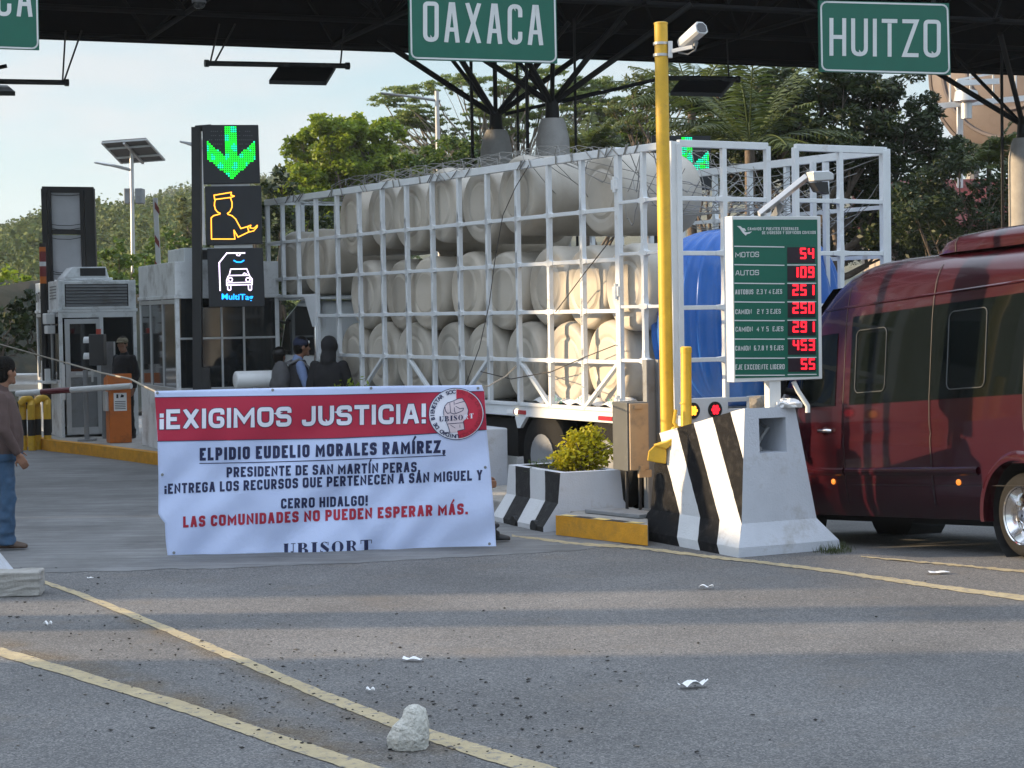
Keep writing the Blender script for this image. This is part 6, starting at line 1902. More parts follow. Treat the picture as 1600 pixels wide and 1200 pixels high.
# serif letters drawn by hand: thick and thin strokes in a 0..1 box
def serif(mb, word, x0, x1, yb0, yb1, h, S):
    G = {}
    def rect(a, b, c_, d): return [(a, b), (c_, b), (c_, d), (a, d)]
    sf = lambda x, y, w_=.36: rect(x - w_ / 2, y - .03, x + w_ / 2, y + .03)
    def arcs(cx, cy, rx, ry, a0, a1, t0, t1, n=14):
        out_ = []
        for k in range(n):
            for_ = []
            q = []
            for kk in (k, k + 1):
                a = R(a0 + (a1 - a0) * kk / n); t_ = t0 + (t1 - t0) * abs(math.cos(a))
                q.append(((cx + rx * math.cos(a), cy + ry * math.sin(a)), (cx + (rx - t_) * math.cos(a), cy + (ry - t_ * .45 - .01) * math.sin(a))))
            out_.append([q[0][0], q[1][0], q[1][1], q[0][1]])
        return out_
    G['U'] = [rect(.10, .25, .38, 1), rect(.74, .25, .80, 1), sf(.24, .97), sf(.77, .97, .34)] + arcs(.47, .30, .33, .31, 180, 360, .06, .22)
    G['B'] = [rect(.10, 0, .38, 1), sf(.2, .97, .3), sf(.2, .03, .3)] + arcs(.42, .75, .34, .25, -90, 90, .06, .24) + arcs(.42, .25, .42, .27, -90, 90, .06, .26) + [rect(.3, .95, .45, 1), rect(.3, .47, .45, .53), rect(.3, 0, .45, .05)]
    G['I'] = [rect(.11, 0, .41, 1), sf(.26, .97, .46), sf(.26, .03, .46)]
    G['S'] = arcs(.42, .73, .30, .27, 40, 200, .06, .18) + arcs(.42, .27, .32, .27, -160, 20, .06, .18) + [[(.12, .62), (.30, .82), (.76, .38), (.56, .18)], rect(.66, .68, .71, .98), rect(.10, .02, .15, .32)]
    G['O'] = arcs(.48, .5, .44, .5, 0, 360, .05, .27, 28)
    G['R'] = [rect(.10, 0, .38, 1), sf(.22, .97, .34), sf(.24, .03, .42), rect(.3, .95, .45, 1), rect(.3, .45, .5, .50)] + arcs(.42, .73, .36, .27, -90, 90, .06, .24) + [[(.45, .48), (.62, .5), (.82, .08), (.64, .06)], rect(.64, .0, .95, .06)]
    G['T'] = [rect(.31, 0, .61, 1), rect(.04, .94, .88, 1), rect(.04, .68, .09, 1), rect(.83, .68, .88, 1), sf(.46, .03, .44)]
    Wd = {'U': .98, 'B': .98, 'I': .56, 'S': .86, 'O': 1.0, 'R': 1.02, 'T': .96}
    tot = sum(Wd[c_] for c_ in word); x = 0
    for ch in word:
        for pl_ in G[ch]:
            pts = []
            for (u, v_) in pl_:
                k = (x + u * .94) / tot
                pts.append(S(x0 + k * (x1 - x0), yb0 + k * (yb1 - yb0) - v_ * h))
            mb.poly(pts)
        x += Wd[ch]
mb = MB(); serif(mb, 'UBISORT', 442, 584, 867.5, 861, 18, bs(.005)); mb.build('signature', m_navy, ban, world=True, recalc=False)
# round emblem with a raised fist
ex, ey, rx_, ry_ = 713, 646.7, 43, 40.2
E = lambda a, k=1.0: (ex + rx_ * k * math.cos(a) + 1.5 * 0, ey - ry_ * k * math.sin(a))
def disc(mb, k, a0, a1, S, n=48):
    for i in range(n):
        for r0, r1 in ((0, .33), (.33, .66), (.66, 1)):
            b0, b1_ = R(a0 + (a1 - a0) * i / n), R(a0 + (a1 - a0) * (i + 1) / n)
            q = [E(b0, k * r0), E(b0, k * r1), E(b1_, k * r1), E(b1_, k * r0)]
            if r0 == 0: q = [q[1], q[2], (ex, ey)]
            ppoly(mb, q, S)
mb = MB(); disc(mb, 1.0, 0, 360, bs(.007)); emb = mb.build('emblem', m_btxt, ban, world=True, recalc=False)
cen = lambda pts: [(660 + x / 10.91, 590 + y / 10.91) for x, y in pts]
mb = MB(); disc(mb, .955, -86, 90, bs(.009)); mb.build('emblem_red_half', M('emblem_red', (.50, .02, .05), .75), ban, world=True, recalc=False)
m_fist = M('emblem_fist', (.62, .52, .56), .75, var=.1)
mb = MB()
Sx = bs(.011)
for pts in ([(385, 480), (430, 430), (520, 400), (610, 360), (680, 350), (715, 400), (745, 450), (780, 540), (765, 640), (700, 750), (600, 760), (470, 770), (400, 700), (365, 640), (360, 560)],
            [(420, 750), (690, 740), (715, 890), (600, 905), (590, 930), (470, 940)]):
    ppoly(mb, cen(pts), Sx)
mb.build('emblem_fist', m_fist, ban, world=True, recalc=False)
mb = MB(); Sx = bs(.013)
pl2 = lambda pts, w_=1.0: pline(mb, cen(pts), w_, Sx)
pl2([(385, 480), (430, 430), (520, 400), (610, 360), (680, 350), (715, 400)]); pl2([(715, 400), (745, 450), (785, 560), (770, 640)]); pl2([(385, 480), (362, 560), (365, 640)])
pl2([(385, 500), (395, 570), (430, 610), (465, 600)]); pl2([(468, 440), (480, 600), (540, 620), (590, 605)]); pl2([(540, 410), (545, 560), (560, 600)])
pl2([(560, 450), (640, 425), (715, 405)]); pl2([(570, 490), (640, 530), (700, 520), (690, 560), (650, 580)]); pl2([(590, 605), (650, 580)]); pl2([(410, 760), (450, 860), (470, 940)]); pl2([(700, 740), (720, 880), (600, 908)]); pl2([(440, 790), (600, 775), (690, 770)])
pl2([(480, 810), (560, 860)], .7); pl2([(640, 800), (640, 850)], .7)
pline(mb, [E(R(a)) for a in range(0, 361, 8)], 1.0, bs(.013))
mb.build('emblem_lines', m_navy, ban, world=True, recalc=False)
mb = MB(); pline(mb, [E(R(a), .985) for a in range(-86, 91, 8)], 1.3, bs(.0125)); mb.build('emblem_rim', m_btxt, ban, world=True, recalc=False)
mb = MB(); serif(mb, 'UBISO', 686, 724.5, 659, 656, 8.2, bs(.014)); mb.build('emblem_word', m_navy, ban, world=True, recalc=False)
mb = MB(); serif(mb, 'RT', 725, 741, 655.6, 653, 7.6, bs(.014)); mb.build('emblem_word', m_btxt, ban, world=True, recalc=False)
def ringtext(s_, a0, a1, mat):
    mb = MB()
    for i, ch in enumerate(s_):
        if ch == ' ': continue
        a = R(a0 + (a1 - a0) * i / (len(s_) - 1))
        vs, fs = textmesh(ch, .03); w_ = max(v[0] for v in vs); x0_ = min(v[0] for v in vs)
        pts = []
        for x, y in vs:
            tx_ = (x - (w_ + x0_) / 2) / CAPH * 5.6; ty_ = y / CAPH * 5.6
            rr = .80 + ty_ / 41; aa = a - tx_ / 34
            pts.append(bs(.013)(*E(aa, rr)))
        mb.add(pts, fs)
    mb.build('emblem_ring_text', mat, ban, world=True, recalc=False)
ringtext('UNIDAD DE BIENESTAR SOC', 272, 96, m_navy)
ringtext('IAL DE LA REGION TRIQUI', 84, -84, m_btred)
# eyelets and rope ends
mb = MB()
for u, v_ in ((.008, .012), (.36, .012), (.66, .012), (.985, .02), (.012, .5), (.985, .5), (.02, .97), (.98, .97)):
    p = bs(.004)(*bpx(u, v_)); mb.lathe([(.006, -.003), (.013, -.002), (.013, .002), (.006, .003)], p, 'y', 12)
mb.build('eyelet', m_grey, ban, world=True)
mb = MB()
mb.path([bs(.0)(757, 604), at(764, 603, 17.7), at(772, 598, 18.2), at(790, 588, 19.5), TM @ V((-.05, 3.07, 1.5))], .006, n=6)
mb.path([bs(.0)(243, 612), at(222, 602, 18.5), at(203, 592, 20), at(160, 583, 22), at(110, 569, 24.5), at(50, 552, 28), at(-10, 535, 31), at(-80, 515, 34)], .010, n=6)
mb.build('tie_string', M('string_pale', (.28, .25, .2), .9), ban, world=True)

# ------------------------------------------------------------------ people
m_skin = M('skin_brown', (.235, .115, .068), .55, var=.08)
m_hair = M('black_hair', (.006, .0055, .005), .85, var=.3, bump=.8, bs=70, spec=.12)
def fabric(name, c, var=.12, bs=120): return M(name, c, .9, var=var, vs=6, bump=.25, bs=bs)
def fold_tex(sz):
    t_ = bpy.data.textures.new('folds', 'CLOUDS'); t_.noise_scale = sz; t_.noise_depth = 2; return t_
ft = fold_tex(.10)
def fuse(o, vox, smooth=3, fold=0.0):
    r = o.modifiers.new('fuse', 'REMESH'); r.mode = 'VOXEL'; r.voxel_size = vox; r.use_smooth_shade = True
    s_ = o.modifiers.new('smooth', 'SMOOTH'); s_.iterations = smooth; s_.factor = .5
    if fold:
        d = o.modifiers.new('folds', 'DISPLACE'); d.texture = ft; d.strength = fold; d.mid_level = .5; d.texture_coords = 'LOCAL'
    return o
def hand(mb, w_, d, palm, sc_=1.0, curl=.6):
    """w_: wrist, d: direction of the forearm, palm: side the palm faces"""
    d = V(d).normalized(); palm = (V(palm) - d * V(palm).dot(d)).normalized(); side = d.cross(palm).normalized()
    w_ = V(w_)
    for k in range(4):
        s_ = (k - 1.5) * .020 * sc_
        mb.caps(w_ + side * s_ * .7 + d * .015, w_ + side * s_ + d * .085 * sc_, .016 * sc_, .012 * sc_, 8)
        L = (.068, .078, .074, .058)[k] * sc_
        p0 = w_ + side * s_ + d * .085 * sc_
        p1 = p0 + (d * math.cos(curl * .6) + palm * math.sin(curl * .6)) * L * .5
        p2 = p1 + (d * math.cos(curl * 1.5) + palm * math.sin(curl * 1.5)) * L * .5
        mb.caps(p0, p1, .0095 * sc_, .0085 * sc_, 8); mb.caps(p1, p2, .0085 * sc_, .0072 * sc_, 8)
    b0 = w_ - side * .024 * sc_ + d * .03 * sc_
    b1_ = b0 + (d * .5 - side * .75 + palm * .35).normalized() * .045 * sc_
    mb.caps(b0, b1_, .013 * sc_, .011 * sc_, 8); mb.caps(b1_, b1_ + (d * .85 - side * .2 + palm * .45).normalized() * .035 * sc_, .0105 * sc_, .0085 * sc_, 8)
def person(label, loc, rz, P, group=None):
    """P: pose and clothing; local frame faces +y, x to the person's right"""
    t = thing('person', label, 'person', loc, rz, group)
    H = P.get('h', 1.0)
    k = lambda *a: V(a) * H
    lean = P.get('lean', 0)
    J = dict(pel=k(0, 0, .93), wai=k(0, .01 + lean * .3, 1.08), che=k(0, .0 + lean, 1.30), nb=k(0, -.01 + lean * 1.2, 1.43), nt=k(0, .015 + lean * 1.4, 1.51), hd=k(0, .035 + lean * 1.5, 1.615),
             shl=k(-.185, -.01 + lean, 1.385), shr=k(.185, -.01 + lean, 1.385), ell=k(-.25, -.04, 1.11), elr=k(.25, -.04, 1.11), wrl=k(-.24, .06, .86), wrr=k(.24, .06, .86),
             hil=k(-.09, 0, .90), hir=k(.09, 0, .90), knl=k(-.105, .02, .49), knr=k(.105, .02, .49), anl=k(-.115, -.02, .09), anr=k(.115, -.02, .09))
    for a, b in P.get('J', {}).items(): J[a] = V(b) * H
    tw = P.get('turn', 0)
    hm = Matrix.Rotation(tw, 3, 'Z')
    hp = lambda x, y, z: J['hd'] + hm @ (V((x, y, z)) * H)
    g = P.get('fat', 1.0)
    # body: one fused surface
    mb = MB()
    mb.ell(hp(0, 0, .02), (.076 * H, .094 * H, .108 * H), 20, 14, hm); mb.ell(hp(0, .03, -.055), (.055 * H, .062 * H, .065 * H), 16, 10, hm)
    mb.caps(hp(0, .088, .012), hp(0, .108, -.028), .010 * H, .016 * H, 8); mb.ell(hp(0, .092, -.068), (.026 * H, .012 * H, .010 * H), 10, 6, hm); mb.ell(hp(0, .085, -.098), (.03 * H, .022 * H, .02 * H), 10, 6, hm)
    for s_ in (-1, 1):
        mb.ell(hp(.078 * s_, -.005, .0), (.012 * H, .026 * H, .036 * H), 10, 8, hm); mb.ell(hp(.032 * s_, .083, .030), (.022 * H, .010 * H, .009 * H), 8, 6, hm); mb.ell(hp(.04 * s_, .06, -.02), (.026 * H, .03 * H, .03 * H), 8, 6, hm)
    mb.caps(J['nb'], J['nt'] + V((0, 0, .03)), .062 * H, .055 * H)
    def torso(mb, e, z0=None):
        rg = []
        for c_, rx, ry in ((J['pel'] - k(0, 0, .06), .155 * g, .115 * g), (J['pel'], .17 * g, .125 * g), (J['wai'], .155 * g, .118 * g), (J['che'] - k(0, 0, .08), .165 * (1 + (g - 1) * .6), .12 * (1 + (g - 1) * .6)), (J['che'], .172, .118), (J['che'] + k(0, 0, .08), .15, .095), (J['nb'], .075, .07)):
            rg.append([c_ + V(((rx * H + e) * math.cos(2 * PI * i / 20), (ry * H + e) * math.sin(2 * PI * i / 20), 0)) for i in range(20)])
        mb.loft(rg)
    torso(mb, 0)
    for s_ in 'lr':
        mb.caps(J['sh' + s_], J['el' + s_], .048 * H, .038 * H); mb.caps(J['el' + s_], J['wr' + s_], .038 * H, .026 * H)
        mb.caps(J['hi' + s_], J['kn' + s_], .082 * H, .056 * H); mb.caps(J['kn' + s_], J['an' + s_], .056 * H, .040 * H)
        d = J['wr' + s_] - J['el' + s_]
        hand(mb, J['wr' + s_], d, P.get('palm', (-1 if s_ == 'r' else 1, 0, 0)), H)
    body = fuse(mb.build('body', P.get('skin', m_skin), t), .0085, 2)
    # eyes and brows
    mb = MB()
    for s_ in (-1, 1):
        mb.ell(hp(.032 * s_, .090, .018), (.011 * H, .007 * H, .006 * H), 10, 6, hm)
    mb.build('eyes', m_black, body, smooth=60)
    mt = P['top']
    mb = MB(); e = P.get('e', .016)
    torso(mb, e)
    if P.get('sleeve', 'top'):
        for s_ in 'lr':
            mb.caps(J['sh' + s_], J['el' + s_], .060 * H * P.get('arm', 1), .052 * H * P.get('arm', 1))
            m2 = J['el' + s_].lerp(J['wr' + s_], .97)
            mb.tube(J['el' + s_], m2, .052 * H * P.get('arm', 1), .040 * H); mb.ell(J['el' + s_], (.052 * H,) * 3, 12, 6)
    if P.get('hood'):
        mb.ell(hp(0, -.02, .03), (.108 * H, .125 * H, .135 * H), 20, 12, hm); mb.caps(J['nb'] + k(0, -.03, .02), hp(0, -.04, -.06), .105 * H, .10 * H)
    else:
        mb.caps(J['nb'] + k(0, -.005, .0), J['nb'] + k(0, .0, .03), .078 * H, .072 * H)
    mb.tube(J['pel'] - k(0, 0, .085), J['pel'] - k(0, 0, .0), .165 * H * g, .165 * H * g) if P.get('long') else None
    fuse(mb.build(P.get('topname', 'sweater'), mt, t), .011, 3, .018)
    mb = MB()
    hpz = J['pel']
    mb.loft([[hpz + k(0, 0, z) + V(((rx * g * H) * math.cos(2 * PI * i / 20), (ry * g * H) * math.sin(2 * PI * i / 20), 0)) for i in range(20)] for z, rx, ry in ((-.12, .165, .125), (-.03, .175, .132), (.06, .165, .125))])
    for s_ in 'lr':
        mb.caps(J['hi' + s_], J['kn' + s_], .098 * H, .078 * H); mb.tube(J['kn' + s_], J['an' + s_] + k(0, 0, -.02), .078 * H, .072 * H); mb.ell(J['kn' + s_], (.077 * H,) * 3)
        a = J['an' + s_]; mb.tube(a + k(0, .01, .02), a + k(0, .012, -.045), .078 * H, .080 * H); mb.tube(a + k(0, .0, .09), a + k(0, .0, .06), .077 * H, .082 * H)
    fuse(mb.build('jeans', P['legs'], t), .012, 2, .035)
    for s_ in 'lr':
        a = J['an' + s_]; mb = MB()
        fd = P.get('toe', {}).get(s_, 0); c_, sn = math.cos(fd), math.sin(fd)
        tr = lambda x, y, z: V((a.x + (x * c_ - y * sn) * H, a.y + (x * sn + y * c_) * H, max(0.008 - 0, a.z + (z - .09) * H)))
        mb.loft([[tr(x * w_, y, z0 + zf * (z1 - z0)) for x, zf in ((-1, 0), (1, 0), (1, .45), (.7, .9), (0, 1), (-.7, .9), (-1, .45))] for y, w_, z0, z1 in ((-.085, .028, .012, .08), (-.07, .038, .008, .11), (0, .042, .008, .115), (.06, .044, .008, .09), (.12, .048, .008, .07), (.165, .042, .008, .06), (.19, .026, .01, .045))])
        sh = mb.build('shoe', P['shoes'], t, smooth=60); sb_ = sh.modifiers.new('s', 'SUBSURF'); sb_.levels = sb_.render_levels = 2
    if P.get('hair', True) and not P.get('hood'):
        mb = MB(); mb.ell(hp(0, -.010, .046), (.090 * H, .104 * H, .106 * H), 20, 12, hm); mb.ell(hp(0, -.045, -.02), (.078 * H, .066 * H, .085 * H), 16, 10, hm)
        fuse(mb.build('hair', m_hair, t), .010, 2, .012)
    return t, J, hp, H, hm
p = at(9, 856, 17.95)
t, J, hp, H, hm = person('man in a brown sweater and blue jeans standing beyond the grey kerb stone', V((p.x, p.y, 0.007)), R(-78), dict(
    h=1.005, fat=1.28, arm=1.12, top=fabric('brown_knit', (.075, .047, .042)), legs=fabric('blue_denim', (.035, .075, .135), .3), shoes=M('brown_leather', (.06, .034, .02), .5),
    e=.022, J=dict(elr=(.27, .02, 1.10), wrr=(.24, .145, .865), ell=(-.25, -.03, 1.10), wrl=(-.23, .10, .87), knr=(.11, .03, .50), anr=(.12, .015, .09), knl=(-.11, -.03, .49), anl=(-.12, -.11, .09)), toe=dict(r=-.15, l=.2), turn=R(38)))
p = at(463, 600, 26.4)
t, J, hp, H, hm = person('man in a navy beanie and dark vest over a blue shirt, with a grey backpack', V((p.x, p.y, 0.007)), R(-72), dict(
    h=1.035, fat=1.12, top=fabric('blue_shirt', (.16, .22, .38)), topname='shirt', legs=fabric('grey_trousers', (.05, .05, .055)), shoes=m_black, J=dict(elr=(.27, .08, 1.10), wrr=(.18, .30, 1.02), ell=(-.26, .05, 1.10), wrl=(-.2, .28, 1.0)), turn=R(8), lean=.03))
mb = MB(); rg = []
for c_, rx, ry in ((J['pel'] - V((0, 0, .02)), .21, .165), (J['wai'], .205, .16), (J['che'] - V((0, 0, .06)), .205, .155), (J['che'] + V((0, 0, .06)), .185, .135), (J['nb'] + V((0, 0, .02)), .10, .10)):
    rg.append([c_ + V((rx * math.cos(2 * PI * i / 20), ry * math.sin(2 * PI * i / 20), 0)) for i in range(20)])
mb.loft(rg); fuse(mb.build('vest', fabric('black_vest', (.018, .018, .022)), t), .012, 2, .015)
mb = MB(); mb.ell(hp(0, -.012, .055), (.092, .108, .095), 20, 12, hm); mb.lathe([(.094, 0), (.1, .015), (.098, .045), (.09, .05)], hp(0, -.01, .025), n=24); bn = mb.build('beanie', fabric('navy_knit', (.012, .018, .045)), t, smooth=60)
mb = MB(); mb.ell(hp(.03, .09, .065), (.018, .012, .022)); mb.build('beanie_patch', m_paper, bn)
mb = MB(); b0 = J['che'] + V((0, -.24, -.10)); mb.ell(b0, (.17, .13, .25), 20, 12); mb.ell(b0 + V((0, -.06, -.08)), (.13, .10, .14), 16, 10)
bp_ = fuse(mb.build('backpack', fabric('grey_backpack', (.075, .075, .08)), t), .012, 2, .012)
mb = MB()
for s_ in (-1, 1): mb.path([b0 + V((.11 * s_, .08, .2)), J['che'] + V((.13 * s_, -.02, .165)), J['che'] + V((.14 * s_, .14, .04)), J['wai'] + V((.17 * s_, .08, .02)), b0 + V((.13 * s_, .05, -.16))], .02, n=8)
mb.build('backpack_strap', fabric('grey_strap', (.14, .14, .145)), bp_, smooth=60)
p = at(515, 600, 25.9)
t, J, hp, H, hm = person('person in a black hooded jacket seen from behind beside the beanie man', V((p.x, p.y, 0.007)), R(-15), dict(
    h=1.03, fat=1.12, hood=True, long=True, top=fabric('black_jacket', (.010, .010, .012)), topname='jacket', legs=fabric('dark_jeans', (.02, .025, .035)), shoes=m_black, e=.04, arm=1.25, J=dict(elr=(.27, .02, 1.12), wrr=(.20, .22, 1.0))))
p = at(436, 600, 27.0)
t, J, hp, H, hm = person('person in black with a dark cap, half hidden behind the backpack', V((p.x, p.y, 0.007)), R(-20), dict(
    h=.95, top=fabric('black_top', (.014, .014, .016)), topname='jacket', legs=fabric('black_trousers', (.015, .015, .018)), shoes=m_black, e=.03))
mb = MB(); mb.ell(hp(0, -.005, .06), (.09, .105, .075), 20, 12, hm); mb.ell(hp(0, .12, .05), (.07, .07, .012), 16, 6, hm); mb.build('cap', m_black, t, smooth=60)
p = at(197, 690, 31.4)
t, J, hp, H, hm = person('toll guard in black with a camouflage cap standing by booth 074', V((p.x, p.y, KZ)), R(150), dict(
    h=.94, fat=1.15, top=fabric('black_uniform', (.012, .012, .014)), topname='jacket', legs=fabric('black_uniform_trousers', (.012, .012, .014)), shoes=m_black, e=.035, turn=R(20)))
mb = MB(); mb.ell(hp(0, -.005, .06), (.088, .104, .07), 20, 12, hm); mb.ell(hp(0, .11, .045), (.068, .07, .012), 16, 6, hm); mb.build('cap', M('camouflage', (.17, .15, .10), .9, var=.4, vs=40), t, smooth=60)
# the one holding the banner's foot, hidden but for a shoe
p = at(772, 850, 17.95)
t, J, hp, H, hm = person('person crouching behind the banner with only a black shoe showing', V((p.x - .44, p.y - .06, 0.007)), R(-80), dict(
    h=.92, top=fabric('dark_red_top', (.2, .02, .03)), topname='sweater', legs=fabric('black_trousers_two', (.015, .015, .018)), shoes=m_black,
    J=dict(pel=(0, -.18, .36), wai=(0, -.12, .50), che=(0, .0, .70), nb=(0, .04, .84), nt=(0, .07, .92), hd=(0, .10, 1.02), shl=(-.17, .01, .80), shr=(.17, .01, .80), ell=(-.22, .2, .62), elr=(.24, .2, .60), wrl=(-.1, .4, .60), wrr=(.14, .4, .58),
           hil=(-.09, -.14, .36), hir=(.09, -.14, .36), knl=(-.14, .24, .50), knr=(.16, .26, .48), anl=(-.12, .08, .09), anr=(.12, .44, .09)), toe=dict(r=-.1)))
# ------------------------------------------------------------------ vegetation helpers
def leaf_quads(rg, pts, size, up=.35, asp=.55):
    """numpy leaf quads around points"""
    n = len(pts)
    a = rg.normal(size=(n, 3)); a[:, 2] *= .6
    a /= np.linalg.norm(a, axis=1, keepdims=True)
    b = rg.normal(size=(n, 3)); b[:, 2] += up
    b -= a * (a * b).sum(1, keepdims=True); b /= np.linalg.norm(b, axis=1, keepdims=True)
    c = np.cross(a, b)
    s_ = size * rg.uniform(.6, 1.35, size=(n, 1))
    L, Wd = a * s_, c * s_ * asp
    v = np.stack([pts - L * .5, pts + Wd * .5 - L * .05, pts + L * .5, pts - Wd * .5 - L * .05], 1).reshape(-1, 3)
    q = np.arange(n * 4).reshape(-1, 4)
    return v, q
def blob_points(rg, blobs, dens, hollow=.45):
    out_ = []
    for (c_, r_) in blobs:
        n = max(8, int(dens * (r_[0] * r_[1] * r_[2]) ** (2 / 3)))
        d = rg.normal(size=(n, 3)); d /= np.linalg.norm(d, axis=1, keepdims=True)
        rr = hollow + (1 - hollow) * rg.random((n, 1)) ** .6
        rr *= 1 + .22 * np.sin(d[:, :1] * 7 + c_[0] * 3) * np.sin(d[:, 1:2] * 6 + c_[1]) + .12 * rg.normal(size=(n, 1))
        out_.append(np.array(c_) + d * rr * np.array(r_))
    return np.concatenate(out_)
def branchy(mb, p0, p1, r0, r1, rg, bend=.12, n=6):
    p0, p1 = V(p0), V(p1); L = (p1 - p0).length
    pts = []; rr = []
    for i in range(n + 1):
        f = i / n
        j = V((rg.normal() * bend, rg.normal() * bend, rg.normal() * bend * .5)) * L * .25 * math.sin(PI * f)
        pts.append(p0.lerp(p1, f) + j); rr.append(r0 + (r1 - r0) * f)
    mb.path(pts, rr, n=8); return pts
def make_tree(label, base, trunk_h, blobs, leaf, size, dens, r0=.18, cat='tree', name='tree', seed=1, bark=None, subs=5, group='trees beyond the toll lanes', hollow=.45, asp=.55, up=.35, clump=0):
    rg = np.random.default_rng(seed)
    t = thing(name, label, cat, base, 0, group)
    mb = MB()
    top = V((rg.normal() * .15, rg.normal() * .15, trunk_h))
    branchy(mb, (0, 0, -.3), top, r0, r0 * .62, rg, .06)
    full = []
    for (c_, r_) in blobs:
        pts = branchy(mb, top, c_, r0 * .42, r0 * .10, rg, .2)
        for k in range(subs):
            d = V((rg.normal(), rg.normal(), rg.normal() * .6 + .2)).normalized()
            e = V(c_) + V((d.x * r_[0], d.y * r_[1], d.z * r_[2])) * .75
            branchy(mb, pts[3 + k % 3], e, r0 * .12, r0 * .03, rg, .15, 4)
        if clump:
            # break each big lobe into small leaf clumps
            for k in range(clump):
                d = rg.normal(size=3); d /= np.linalg.norm(d)
                f = rg.uniform(.45, 1.05)
                full.append((tuple(np.array(c_) + d * np.array(r_) * f), tuple(np.array(r_) * rg.uniform(.22, .42))))
        else: full.append((c_, r_))
    mb.build('trunk', bark or m_wood, t, smooth=60)
    pts = blob_points(rg, full, dens, hollow)
    v, q = leaf_quads(rg, pts, size, up, asp)
    npmesh('crown', v, q, leaf, t)
    return t
lf_bright = leafmat('leaf_bright', (.05, .10, .010), (.28, .36, .03), .45)
lf_mid = leafmat('leaf_mid', (.026, .058, .010), (.12, .18, .028), .38)
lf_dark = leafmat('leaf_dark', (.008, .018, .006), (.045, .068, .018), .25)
lf_acacia = leafmat('leaf_acacia', (.055, .092, .02), (.22, .28, .07), .45)
lf_yellow = leafmat('leaf_yellow_green', (.19, .20, .012), (.70, .62, .03), .45)
lf_olive = leafmat('leaf_olive', (.035, .055, .015), (.14, .155, .045), .35)
def px_blobs(base, items, Y, depth=1.0):
    """items: (px, py, rx_px, ry_px) to lobes in the tree's frame; the depth of a lobe is its own width times depth"""
    s_ = Y / F; out_ = []
    for k, (x, y, a, b) in enumerate(items):
        dy = ((k * 37) % 11 / 10 - .5) * 2.2 * a * s_
        p = at(x, y, Y + dy)
        out_.append(((p.x - base.x, p.y - base.y, p.z - base.z), (a * s_, a * s_ * depth, b * s_)))
    return out_
Y = 72; b = V((at(520, 400, Y).x, Y, 0))
make_tree('bright green leafy tree rising just behind the front of the truck', b, 3.5, px_blobs(b, [(520, 205, 46, 26), (470, 225, 30, 22), (600, 210, 26, 22), (555, 200, 30, 20), (500, 270, 60, 34), (580, 255, 50, 34), (520, 215, 42, 30), (575, 228, 34, 28), (478, 250, 28, 26), (540, 260, 55, 34), (590, 275, 34, 34), (490, 292, 42, 30), (455, 310, 30, 26), (560, 315, 60, 34), (505, 340, 55, 30)], Y), lf_bright, .19, 1500, .16, seed=3, clump=17, subs=3)
Y = 84; b = V((at(800, 400, Y).x, Y, 0))
rq = random.Random(77); ACA = []
for k in range(96):
    x = rq.uniform(596, 1010); f = (x - 800) / 215
    top = 100 + 52 * f * f
    y = top + rq.uniform(0, 1) ** .8 * (235 - top)
    ACA.append((x, y, rq.uniform(17, 40), rq.uniform(6, 11)))
make_tree('tall flat-topped feathery tree spreading behind the concrete columns', b, 5, px_blobs(b, ACA, Y, 1.2), lf_acacia, .17, 1700, .2, seed=5, clump=11, hollow=.0, asp=.34, bark=M('pale_bark', (.24, .205, .17), .9, var=.2), subs=1)
Y = 64; b = V((at(690, 400, Y).x, Y, 0))
make_tree('dense mid-green bushy tree between the truck and the flat-topped tree', b, 2.5, px_blobs(b, [(720, 232, 34, 26), (660, 250, 36, 24), (625, 262, 30, 22), (745, 260, 26, 26), (690, 275, 55, 28)], Y), lf_mid, .18, 1300, .12, seed=6, clump=12, subs=3)
Y = 60; b = V((at(930, 400, Y).x, Y, 0))
make_tree('dense green tree between the concrete columns and the camera pole', b, 2.5, px_blobs(b, [(930, 225, 40, 24), (975, 215, 34, 26), (890, 245, 26, 18), (960, 255, 60, 26), (1005, 190, 26, 30), (1000, 240, 34, 30), (905, 262, 40, 20), (830, 280, 40, 22), (780, 275, 36, 24)], Y), lf_mid, .17, 1300, .14, seed=7, clump=12, subs=3)
Y = 58; b = V((at(1010, 400, Y).x, Y, 0))
make_tree('loose feathery tree against the sky just before the camera pole', b, 5, px_blobs(b, [(990, 130, 22, 16), (1010, 155, 30, 16), (965, 170, 24, 12), (1040, 120, 30, 22), (985, 195, 30, 14), (1070, 150, 34, 28)], Y), lf_olive, .15, 1500, .14, seed=17, clump=20, subs=3, hollow=.1, asp=.35)
Y = 50; b = V((at(1290, 400, Y).x, Y, 0))
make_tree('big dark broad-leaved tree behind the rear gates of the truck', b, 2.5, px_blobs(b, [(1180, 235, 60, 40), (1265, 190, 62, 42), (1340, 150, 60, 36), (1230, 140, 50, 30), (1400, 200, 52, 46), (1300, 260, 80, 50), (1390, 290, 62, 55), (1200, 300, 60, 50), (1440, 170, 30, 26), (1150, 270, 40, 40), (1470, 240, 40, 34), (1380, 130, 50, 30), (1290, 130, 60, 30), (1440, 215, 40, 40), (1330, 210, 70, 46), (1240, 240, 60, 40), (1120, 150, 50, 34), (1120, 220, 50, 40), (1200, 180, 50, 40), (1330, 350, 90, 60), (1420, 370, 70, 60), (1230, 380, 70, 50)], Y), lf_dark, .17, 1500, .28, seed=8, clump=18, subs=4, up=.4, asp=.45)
Y = 47; b = V((at(1520, 400, Y).x, Y, 0))
